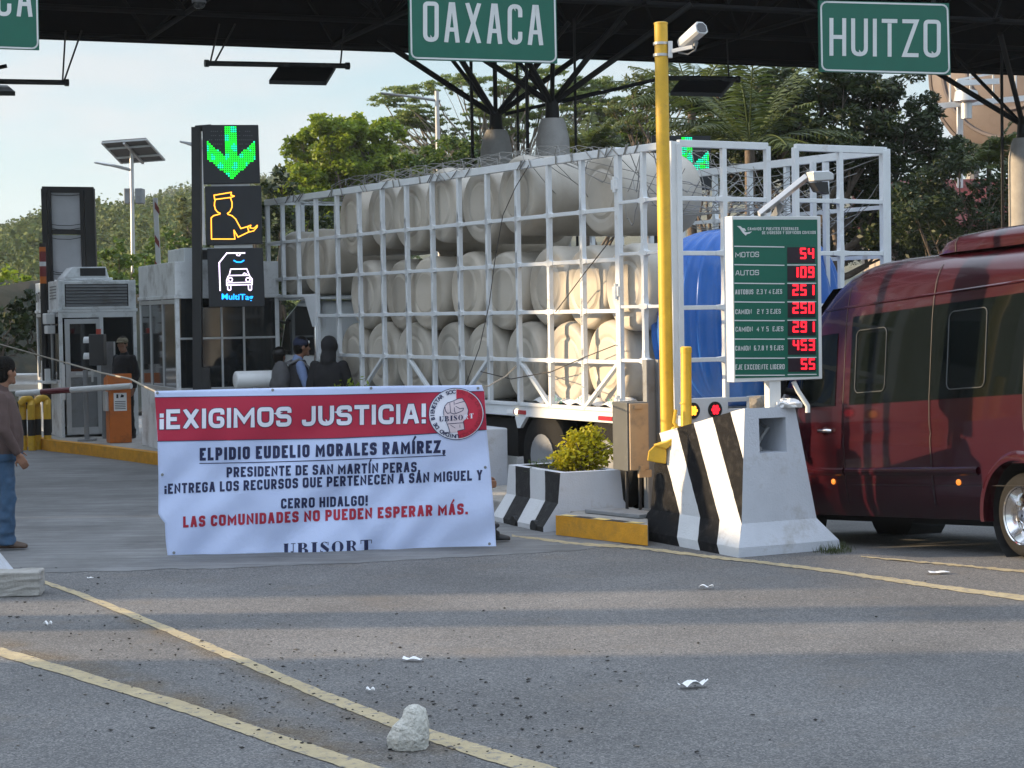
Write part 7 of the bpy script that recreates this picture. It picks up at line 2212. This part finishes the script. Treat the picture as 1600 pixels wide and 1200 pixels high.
make_tree('dark shrubby tree in front of the red roofed shed', b, 1.2, px_blobs(b, [(1548, 300, 36, 30), (1590, 290, 40, 40), (1480, 285, 60, 34), (1420, 320, 60, 40), (1500, 330, 70, 40), (1575, 330, 50, 40), (1500, 250, 46, 26), (1460, 310, 40, 40), (1440, 360, 60, 40), (1530, 360, 70, 32), (1590, 380, 50, 30)], Y), lf_dark, .15, 1300, .12, seed=9, clump=14, subs=3, asp=.4)
Y = 56; b = V((at(1120, 400, Y).x, Y, 0))
make_tree('yellowish tree with hanging foliage behind the floodlight by the camera pole', b, 2.5, px_blobs(b, [(1060, 195, 34, 36), (1110, 180, 44, 34), (1160, 170, 36, 34), (1080, 235, 40, 30), (1140, 225, 44, 30), (1190, 150, 34, 30), (1240, 160, 40, 30), (1060, 270, 40, 26)], Y), lf_olive, .22, 1000, .16, seed=10, clump=14, subs=3, asp=.2)
Y = 44; b = V((at(440, 500, Y).x, Y, 0))
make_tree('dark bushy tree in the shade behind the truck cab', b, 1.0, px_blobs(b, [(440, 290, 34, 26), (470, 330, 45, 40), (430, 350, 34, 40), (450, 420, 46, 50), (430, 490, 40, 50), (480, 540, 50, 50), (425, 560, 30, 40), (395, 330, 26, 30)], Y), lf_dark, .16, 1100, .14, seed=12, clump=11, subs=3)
Y = 95; b = V((at(370, 400, Y).x, Y, 0))
make_tree('brownish green tree on the slope behind the lane signal mast', b, 2.0, px_blobs(b, [(285, 330, 24, 18), (370, 340, 40, 34), (300, 360, 30, 22), (420, 300, 30, 24), (400, 370, 40, 30), (280, 380, 30, 20)], Y), lf_olive, .3, 420, .14, seed=13, clump=9, subs=3)
for k, (x, y, a, b_, Y, sd, mt, lab) in enumerate(((185, 395, 42, 22, 60, 21, lf_mid, 'green bush between the blank panels and the raised boom'), (255, 385, 46, 30, 58, 22, lf_mid, 'green bush directly behind the larger booth roof'), (22, 435, 46, 22, 55, 23, lf_bright, 'bright green bush above the dark earthen bank'), (205, 430, 60, 26, 54, 24, lf_mid, 'low green bush behind the gap between the booths'), (330, 420, 50, 40, 56, 25, lf_dark, 'dark bush behind the car symbol panel'), (15, 500, 40, 22, 45, 26, lf_dark, 'dark bush low on the earthen bank'), (50, 470, 34, 20, 45.5, 27, lf_dark, 'dark bush higher on the earthen bank, behind booth 074'))):
    b = V((at(x, 500, Y).x, Y, 0))
    make_tree(lab, b, 1.0, px_blobs(b, [(x, y, a * .6, b_), (x - a * .6, y + b_ * .5, a * .5, b_ * .8), (x + a * .6, y + b_ * .4, a * .5, b_ * .8), (x, y + b_ * 1.3, a, b_), (x - a * .5, y + b_ * 2, a * .7, b_), (x + a * .5, y + b_ * 2, a * .7, b_)], Y), mt, .22, 520, .08, 'bush', 'bush', sd, group='bushes behind the booths', clump=7, subs=2)
# embankment: dark earthen bank on the left
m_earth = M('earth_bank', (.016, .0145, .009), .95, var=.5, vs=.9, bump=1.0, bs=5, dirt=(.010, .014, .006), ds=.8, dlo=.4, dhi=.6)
mb = MB(); rg = random.Random(31)
def bank(u, v_):
    x = -60 + 66 * u; y = 46 + 10 * v_
    h = (2.1 + (500 - 452) / F * 50) * sstep(0, .8, v_) * (1 - .9 * sstep(-9.5, -5.5, x))
    return V((x, y, h + .25 * math.sin(x * .8) * v_ + rg.uniform(-.3, .3) - .05))
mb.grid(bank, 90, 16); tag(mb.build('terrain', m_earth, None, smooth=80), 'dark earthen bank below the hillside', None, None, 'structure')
# palms
lf_palm = leafmat('leaf_palm', (.022, .038, .010), (.11, .14, .03), .35)
def palm(label, base, h, nf, L, seed, droop=.5):
    rg = np.random.default_rng(seed); t = thing('palm_tree', label, 'palm', base, 0, 'palms beyond the toll lanes')
    mb = MB(); mb.path([(0, 0, -.3), (.05, 0, h * .4), (.1, .05, h * .8), (.1, .05, h)], [.05 + .04 * L, .03 + .04 * L, .03 + .035 * L, .02 + .035 * L], n=12); mb.build('trunk', m_wood, t, smooth=60)
    vs, qs = [], []
    mb = MB()
    for k in range(nf):
        a = k * 2.4 + rg.normal() * .2; el = rg.uniform(.15, 1.25)
        d = np.array([math.cos(a) * math.cos(el), math.sin(a) * math.cos(el), math.sin(el)])
        side = np.array([-math.sin(a), math.cos(a), 0]); p = np.array([.1, .05, h]); pts = []
        LL = L * rg.uniform(.75, 1.1); N = 26
        for i in range(N):
            pts.append(p.copy()); f = i / N
            p = p + d * LL / N; d = d + np.array([0, 0, -droop * 2.2 / N * (.4 + f)]); d /= np.linalg.norm(d)
            if i > 2:
                w_ = .62 * math.sin(PI * min(1, f * .86 + .12)) * L / 2.6
                for s_ in (-1, 1):
                    tip = p + side * s_ * w_ + d * w_ * .55 + np.array([0, 0, -w_ * .35 + rg.normal() * .04]); o_ = d * .032; i0 = len(vs)
                    m_ = (p + tip) / 2 + np.array([0, 0, .05]); vs += [p, m_ + o_, tip, m_ - o_]; qs.append((i0, i0 + 1, i0 + 2, i0 + 3))
        mb.path([V(q) for q in pts], .018, n=5)
    mb.build('frond_stems', lf_palm, t)
    npmesh('crown', np.array(vs), np.array(qs), lf_palm, t)
for (x, y, Y, L, sd, lab) in ((1165, 235, 46, 2.7, 1, 'palm with arching fronds between the camera pole and the HUITZO sign'), (1075, 175, 50, 2.4, 2, 'palm directly behind the camera pole'), (1540, 262, 50, 1.25, 3, 'palm in front of the round tank'), (1195, 160, 55, 2.6, 5, 'taller palm behind the arching fronds'), (910, 240, 52, 1.4, 6, 'small palm between the two middle columns')):
    p = at(x, y, Y); palm(lab, V((p.x, p.y, 0)), p.z, 22, L, sd)
# planter bush and small plant behind the banner
rg = np.random.default_rng(40)
p = MATS[pln.name] @ V((.62, .42, PH))
t = thing('planter_bush', 'yellow-green leafy bush growing in the striped planter', 'bush', p)
bl = [((0, 0, .12), (.25, .22, .18)), ((.06, .02, .25), (.19, .18, .15)), ((-.14, 0, .10), (.17, .15, .13)), ((.17, 0, .14), (.17, .17, .16)), ((.12, .05, .34), (.09, .09, .09)), ((-.05, .0, .29), (.12, .11, .1)), ((-.19, .02, .03), (.10, .10, .08))]
v, q = leaf_quads(rg, blob_points(rg, bl, 15000, .35), .055, .6, .5); npmesh('foliage', v, q, lf_yellow, t)
mb = MB()
for k in range(14): mb.path([(0, 0, -.1), V((rg.normal() * .06, rg.normal() * .06, .1)), V((rg.normal() * .13, rg.normal() * .12, .26))], [.012, .008, .004], n=5)
mb.build('stem', m_wood, t)
p = MATS[pln.name] @ V((.40, .6, PH)); t = thing('planter_weed', 'low dark green weed at the rim of the striped planter', 'plant', p)
v, q = leaf_quads(rg, blob_points(rg, [((-.05, 0, .03), (.15, .14, .08)), ((-.16, .05, .02), (.12, .1, .09))], 5000, .2), .05, .8, .2); npmesh('foliage', v, q, lf_mid, t)
p = at(558, 606, 22.5); t = thing('planter_bush', 'bright green shoots peeping over the top edge of the banner', 'bush', V((p.x, p.y, .55)))
v, q = leaf_quads(rg, blob_points(rg, [((0, 0, p.z - .6), (.28, .25, .16)), ((.05, 0, p.z - .85), (.35, .3, .3))], 3800, .3), .08, .7, .35); npmesh('foliage', v, q, lf_bright, t)
mb = MB(); mb.tube((0, 0, -.05), (0, 0, .7), .02); mb.build('stem', m_wood, t)
t = thing('concrete_planter', 'white planter box hidden behind the banner', 'planter', V((p.x, p.y, 0)), PA)
mb = MB(); mb.prism([(-.5, 0, 0), (.5, 0, 0), (.42, 0, .25), (.40, 0, .55), (-.40, 0, .55), (-.42, 0, .25)], (0, .8, 0)); mb.v = [(x, y - .4, z) for x, y, z in mb.v]; mb.build('planter_body', m_whiteconc, t)

# ------------------------------------------------------------------ street lights behind
def solar():
    Y = 61; p = at(207, 440, Y)
    t = thing('street_light', 'solar street light with a square panel and grey battery boxes', 'street light', V((p.x, p.y, 0)))
    mb = MB(); a = at(205.5, 236, Y); mb.tube((p.x, p.y, 0), (a.x, a.y, a.z), .075, .06); mb.build('pole', m_alu, t, world=True, smooth=50)
    pts = [at(159, 223, Y - .9), at(228, 218, Y - .9), at(257, 250, Y + .9), at(190, 255, Y + .9)]
    mb = MB(); mb.prism(pts, V((0, .03, .06))); mb.build('solar_panel', M('panel_back', (.10, .10, .105), .6), t, world=True)
    mb = MB(); pc = [(pts[0] + pts[1]) / 2, (pts[2] + pts[3]) / 2]
    for f in (.25, .7): mb.beam(pts[0].lerp(pts[3], f) - V((0, 0, .03)), pts[1].lerp(pts[2], f) - V((0, 0, .03)), .06)
    mb.beam(pc[0] - V((0, 0, .05)), pc[1] - V((0, 0, .05)), .07)
    for i in range(4): mb.beam(pts[i], pts[(i + 1) % 4], .06, .05)
    mb.build('panel_frame', m_alu, t, world=True)
    mb = MB(); mb.path([at(206, 266, Y), at(178, 259, Y), at(150, 253.5, Y)], [.05, .045, .03]); mb.prism([at(147, 253, Y), at(168, 256, Y), at(166, 259, Y), at(147, 255, Y)], (0, .2, 0)); mb.build('lamp_arm', m_alu, t, world=True)
    for x0, x1 in ((194, 205), (211, 222)):
        mb = MB(); mb.span(at(x0, 318, Y), at(x1, 294, Y) + V((0, .5, 0))); mb.build('battery_box', m_grey, t, world=True, bevel=.02)
solar()
def lamp(px, ytop, Y, arm, label, yb=330):
    p = at(px, yb, Y); a = at(px, ytop, Y)
    t = thing('street_light', label, 'street light', V((p.x, p.y, 0)))
    mb = MB(); mb.tube((p.x, p.y, 0), (p.x - .05, p.y, a.z), .10, .07); mb.build('pole', M('galvanised_%d' % px, (.42, .42, .42), .5), t, world=True, smooth=50)
    mb = MB(); mb.path([at(*arm[0], Y), at(*arm[1], Y), at(*arm[2], Y)], [.05, .045, .03]); mb.prism([at(arm[2][0], arm[2][1] - 1, Y), at(arm[2][0] + 26, arm[2][1] + 2.5, Y), at(arm[2][0] + 26, arm[2][1] + 5, Y), at(arm[2][0], arm[2][1] + 1.5, Y)], (0, .25, 0)); mb.build('lamp_arm', m_grey, t, world=True)
lamp(688, 142, 66, ((688, 158), (650, 152), (595, 145)), 'street light pole standing in front of the feathery trees')
lamp(318, 218, 70, ((318, 232), (298, 226), (281, 221)), 'street light mostly hidden by the lane signal mast')

# ------------------------------------------------------------------ round tank and shed at the right
Y = 60; c_ = at(1588, 104, Y)
t = thing('storage_tank', 'large pinkish round tank with ring bands and a white catwalk under the canopy edge', 'tank', V((c_.x, c_.y, 0)))
m_tank = M('tank_paint', (.135, .112, .105), .7, var=.1, vs=.8, dirt=(.10, .082, .075), ds=.6)
mb = MB(); Rt = 2.75
ax = V((.55, .83, 0)).normalized(); ua = V((0, 0, 1)); ub = ax.cross(ua).normalized()
def tring(s_, r): return mb.ring(c_ + ax * s_, ub, ua, r, r, 44)
mb.loft([tring(s_, r) for s_, r in ((-.75, .3), (-.7, Rt * .42), (-.56, Rt * .68), (-.32, Rt * .88), (-.12, Rt * .97), (.1, Rt), (6, Rt), (6.5, Rt * .8), (6.8, .3))]); mb.build('tank_shell', m_tank, t, world=True, smooth=50)
mb = MB()
for s_, r in ((0.1, Rt), (.9, Rt), (1.7, Rt), (-.45, Rt * .78), (-.68, Rt * .47)):
    ring_ = [c_ + ax * s_ + ub * (r + .05) * math.cos(a) + ua * (r + .05) * math.sin(a) for a in [k * PI / 22 for k in range(44)]]
    mb.path(ring_, .07, n=6, closed=True)
mb.build('ring_band', m_tank, t, world=True, smooth=50)
mb = MB()
a, b = at(1463, 166, Y - 3), at(1640, 150, Y - 2.2)
mb.beam(a, b, .18, .16); mb.beam(a + V((0, 0, .75)) + V((.6, 0, 0)), b + V((0, 0, .95)), .06)
for f in (.12, .3, .5, .7, .9): q_ = a.lerp(b, f); mb.beam(q_, q_ + V((0, 0, .9)), .05)
mb.beam(at(1493, 130, Y - 3), at(1560, 127, Y - 2.8), .16); mb.beam(at(1494, 132, Y - 3), at(1513, 168, Y - 3), .14)
for x in (1500, 1620): q_ = at(x, 160, Y - 2.7); mb.beam(q_, V((q_.x, q_.y + .4, 0)), .16)
mb.build('catwalk', m_white, t, world=True)
mb = MB()
for s_ in (.5, 5): 
    for sd in (-1, 1): q_ = c_ + ax * s_ + ub * sd * 1.6; mb.tube((q_.x, q_.y, -.7), (q_.x, q_.y, q_.z - 1.6), .2)
mb.build('leg', m_column, t, world=True)
q_ = at(1510, 158, Y - 3.6)
t = thing('flood_lamp', 'small bell-shaped lamp on the tank catwalk', 'lamp', q_)
mb = MB(); mb.lathe([(.04, .35), (.32, .28), (.36, .0), (.2, -.05)], q_); mb.tube(q_ + V((0, 0, -.5)), q_, .16); mb.beam(q_ + V((0, 0, .3)), q_ + V((0, .7, .3)), .08); mb.build('lamp_body', m_alu, t, world=True, smooth=50)
Y = 56; a, b = at(1385, 330, Y), at(1660, 260, Y)
t = thing('shed', 'red-roofed shed with pale walls behind dark shrubs', 'shed', V(((a.x + b.x) / 2, Y, -.6)))
mb = MB(); mb.span((a.x, Y, -.7), (b.x, Y + 4, at(0, 318, Y).z - .9)); mb.build('wall', M('shed_wall', (.34, .29, .25), .8, var=.12), t, world=True)
zr0, zr1 = at(0, 318, Y).z - .25 - .8, at(0, 275, Y).z - .4
mb = MB(); mb.prism([(a.x - .5, Y - 1.2, zr0), (a.x - .5, Y + 2, zr1), (a.x - .5, Y + 4.4, zr0), (a.x - .5, Y + 4.3, zr0 - .12), (a.x - .5, Y - 1.2, zr0 - .12)], (b.x - a.x + 1, 0, 0)); mb.build('roof', M('red_roof', (.13, .02, .02), .6, var=.15), t, world=True)
for x in (1465, 1560):
    q_ = at(x, 338, Y); mb = MB(); mb.span((q_.x - .5, Y - .03, q_.z - .5), (q_.x + .5, Y - .005, q_.z + .5)); mb.build('window', m_glass, t, world=True)

# ------------------------------------------------------------------ hills
m_hill = M('hill_soil', (.10, .095, .055), .95, var=.25, vs=.03)
NEAR = [(-500, 455), (-120, 428), (0, 402), (60, 388), (120, 380), (185, 366), (225, 356), (300, 346), (360, 346), (430, 356), (520, 385), (640, 410), (900, 420), (2200, 430)]
FARR = [(-500, 390), (-60, 378), (0, 380), (30, 374), (60, 376), (120, 372), (200, 354), (225, 344), (250, 336), (300, 325), (360, 316), (430, 304), (455, 296), (520, 284), (600, 268), (625, 262), (680, 272), (760, 286), (900, 290), (1000, 280), (1300, 290), (2200, 310)]
def ridge(prof, Yr, Y0, seed, nu=220, nv=40):
    rg = random.Random(seed); ph = [rg.uniform(0, 6) for _ in range(8)]
    def fn(u, v_):
        x = -500 + 2700 * u
        y = float(np.interp(x, [a for a, b in prof], [b for a, b in prof]))
        Yv = Y0 + (Yr - Y0) * v_
        top = at(x, y, Yr); foot = at(x, y, Yv)
        h = (top.z + 3) * (math.sin(v_ * PI / 2) ** 1.25) - 3
        h += (.5 + v_) * 1.2 * math.sin(u * 60 + ph[0] + v_ * 4) * math.sin(v_ * 11 + ph[1] + u * 17) * (1 - v_) * v_ * 4
        return V((foot.x, Yv, h))
    return fn
fn_near = ridge(NEAR, 260, 92, 1); fn_far = ridge(FARR, 620, 330, 2)
mb = MB(); mb.grid(fn_near, 200, 40); tag(mb.build('hill', m_hill, smooth=80), 'wooded hillside rising behind the booths', None, None, 'structure')
mb = MB(); mb.grid(fn_far, 200, 24); tag(mb.build('far_hill', m_hill, smooth=80), 'distant wooded ridge', None, None, 'structure')
def forest(name, fn, n, rad, leaf, nl, size, label, seed, u0, u1, v0):
    rg = np.random.default_rng(seed); P_, = [[]]
    allp = []
    for k in range(n):
        u, v_ = rg.uniform(u0, u1), v0 + (1.0 - v0) * rg.uniform(0, 1) ** .8
        if k % 4 == 0: v_ = rg.uniform(.93, 1.0)
        p = fn(u, v_); r_ = rad * rg.uniform(.55, 1.25)
        m_ = nl
        d = rg.normal(size=(m_, 3)); d[:, 2] = np.abs(d[:, 2]) * .9 - .15; d /= np.linalg.norm(d, axis=1, keepdims=True)
        rr = (.6 + .4 * rg.random((m_, 1))) * (1 + .25 * np.sin(d[:, :1] * 6 + k) * np.cos(d[:, 1:2] * 5 + k))
        allp.append(np.array(p) + d * rr * r_ * np.array([1, 1, .85]) + np.array([0, 0, r_ * .35]))
    pts = np.concatenate(allp); v, q = leaf_quads(rg, pts, size, .8, .75)
    o = npmesh(name, v, q, leaf); tag(o, label, None, None, 'stuff')
lf_hill = leafmat('leaf_hill', (.030, .052, .012), (.135, .165, .042), .2, .8)
forest('hillside_forest', fn_near, 1150, 2.5, lf_hill, 300, .45, 'olive green forest covering the near hillside', 5, .12, .42, .12)
forest('ridge_forest', fn_far, 1200, 4.2, lf_hill, 150, 1.0, 'hazy forest along the distant ridge', 6, .10, .48, .35)

# ------------------------------------------------------------------ unseen vehicles, building, pillar and trees added on the left to shade the lanes
def shade_truck(x, y, wd, h, L, label):  # unseen sun blockers shaped as trucks; the gaps let light bands through
    t = thing('unseen_shade_truck', label, 'truck', V((x, y, 0)), R(90), 'unseen trucks added to shade the lanes')
    mb = MB(); mb.span((-wd / 2, 0, 1.0), (wd / 2, L, h)); mb.build('box', m_white, t, bevel=.03)
    mb = MB(); mb.prism([(-wd / 2 + .1, -2.3, .6), (-wd / 2 + .1, -2.3, 1.5), (-wd / 2 + .1, -1.7, 2.5), (-wd / 2 + .1, -.05, 2.6), (-wd / 2 + .1, -.05, .6)], (wd - .2, 0, 0)); mb.build('cab', m_white, t, bevel=.05)
    mb = MB(); mb.span((-wd / 2 + .2, -.1, .6), (wd / 2 - .2, L - .2, .98)); mb.span((-wd / 2 + .1, .3, .25), (wd / 2 - .1, L - .4, .6)); mb.build('chassis', m_under, t)
    for yy in (-1.2, L - 1.6, L - 2.8):
        for sx in (-1, 1):
            if wd > 1.4: mb = MB(); mb.lathe([(.2, -.13), (.46, -.14), (.5, 0), (.46, .14), (.2, .13)], (sx * (wd / 2 - .15), yy, .5), 'x', 20); mb.build('wheel', m_tyre, t)
for i, (x, y0, y1, h, L, lab) in enumerate(((-14, 15.15, 18.3, 4.15, 7, 'unseen white box truck added to shade the lanes, level with the banner'), (-13.2, 8.6, 12.35, 4.2, 7, 'unseen white box truck added to shade the lanes, level with the rock'), (-13.8, 4.2, 7.9, 4.2, 7, 'unseen white box truck added to shade the lanes, nearest the photographer'))):
    shade_truck(x, (y0 + y1) / 2, y1 - y0, h, L, lab)
shade_truck(-8.9, 19.5, 2.6, 2.25, 4.5, 'unseen low white truck added to shade the slab, beside the man in the brown sweater')  # added low blocker that keeps the sun off the slab
shade_truck(-8.8, 21.85, 1.7, 2.2, 3.6, 'unseen narrow white truck added to shade the slab, between the low truck and the added building')  # added to close the remaining sun gap over the slab
# unseen narrow pillar added to split the sunlit band on the road
t = thing('unseen_shade_pillar', 'unseen tall grey concrete pillar added to shade the road between two white trucks', 'pillar', V((-13, 13.85, 0)))
mb = MB(); mb.prism([(-.4, -.34, 0), (.4, -.34, 0), (.4, .34, 0), (-.4, .34, 0)], (0, 0, 4.6)); mb.prism([(-.5, -.4, 4.601), (.5, -.4, 4.601), (.5, .4, 4.601), (-.5, .4, 4.601)], (0, 0, .2)); mb.build('pillar_body', m_conc, t, bevel=.02)
for k, (x, y, h, sd) in enumerate(((-20, 35, 8, 51), (-22, 39, 9, 52), (-21, 43, 9.5, 53), (-24, 48, 10, 54))):  # unseen tree row added to keep the booths in shade
    make_tree('unseen tree added for shade in the row beyond the added building, %s from the road' % ordn[k], V((x, y, 0)), 2.2, [((0, 0, h * .62), (2.4, 2.6, h * .3)), ((1.4, 1.2, h * .5), (2, 2.1, h * .26)), ((-1.4, -1.4, h * .5), (2, 2.1, h * .26)), ((.3, 1.6, h * .78), (1.7, 1.8, h * .2)), ((.2, -1.7, h * .75), (1.7, 1.8, h * .2)), ((0, 0, h * .32), (2.2, 2.6, h * .2))], lf_mid, .34, 210, .2, seed=sd, clump=8, subs=3, group='unseen trees added for shade beside the lanes')

t = thing('unseen_shade_building', 'unseen three-storey pale building added to shade the cargo truck, behind the added trucks', 'building', V((-18, 22.5, 0)))  # unseen building added to keep the sun off the truck side
mb = MB(); mb.span((-6, 0, 0), (0, 11.5, 9.0)); mb.build('wall', m_conc, t)
mb = MB(); mb.span((-6.3, -.3, 9.01), (.3, 11.8, 9.25)); mb.build('roof', m_column, t)
for z in (.9, 3.9, 6.7):
    for k in range(5):
        mb = MB(); mb.span((.005, .8 + 2.1 * k, z), (.03, 2.2 + 2.1 * k, z + 1.4)); wn = mb.build('window', m_glass, t)
        mb = MB(); mb.span((.0, .7 + 2.1 * k, z - .1), (.08, 2.3 + 2.1 * k, z - .004)); mb.build('sill', m_column, wn)
make_tree('unseen tall thin-stemmed tree added with a high crown to shade the upper truck cage', V((-15.5, 19.7, 0)), 5.5, [((0, .9, 8.5), (1.7, 2.1, 1.8)), ((.5, 1.7, 7.4), (1.2, 1.1, .7)), ((-.5, .2, 7.4), (1.1, 1.0, .7)), ((0, 2.4, 7.6), (1.1, .9, .8)), ((.2, 1.0, 7.2), (1.0, 1.2, .6))], lf_mid, .34, 420, .16, seed=61, clump=9, subs=3, group='unseen trees added for shade beside the lanes')  # unseen crown added high up so only the upper cage is shaded

# ------------------------------------------------------------------ thin air between the lanes and the hills
mb = MB(); mb.span((-950, -450, -3), (950, 2550, 150))
hz = mb.build('haze', [], None)
m = bpy.data.materials.new('haze_air'); m.use_nodes = True
n = m.node_tree.nodes; n.clear(); o_ = n.new('ShaderNodeOutputMaterial'); pv = n.new('ShaderNodeVolumePrincipled')
pv.inputs['Color'].default_value = (.80, .90, 1.0, 1); pv.inputs['Density'].default_value = .00024; pv.inputs['Anisotropy'].default_value = .2
m.node_tree.links.new(pv.outputs[0], o_.inputs['Volume'])
hz.data.materials.append(m)
tag(hz, 'thin pale morning haze over the lanes and hills', None, None, 'stuff')
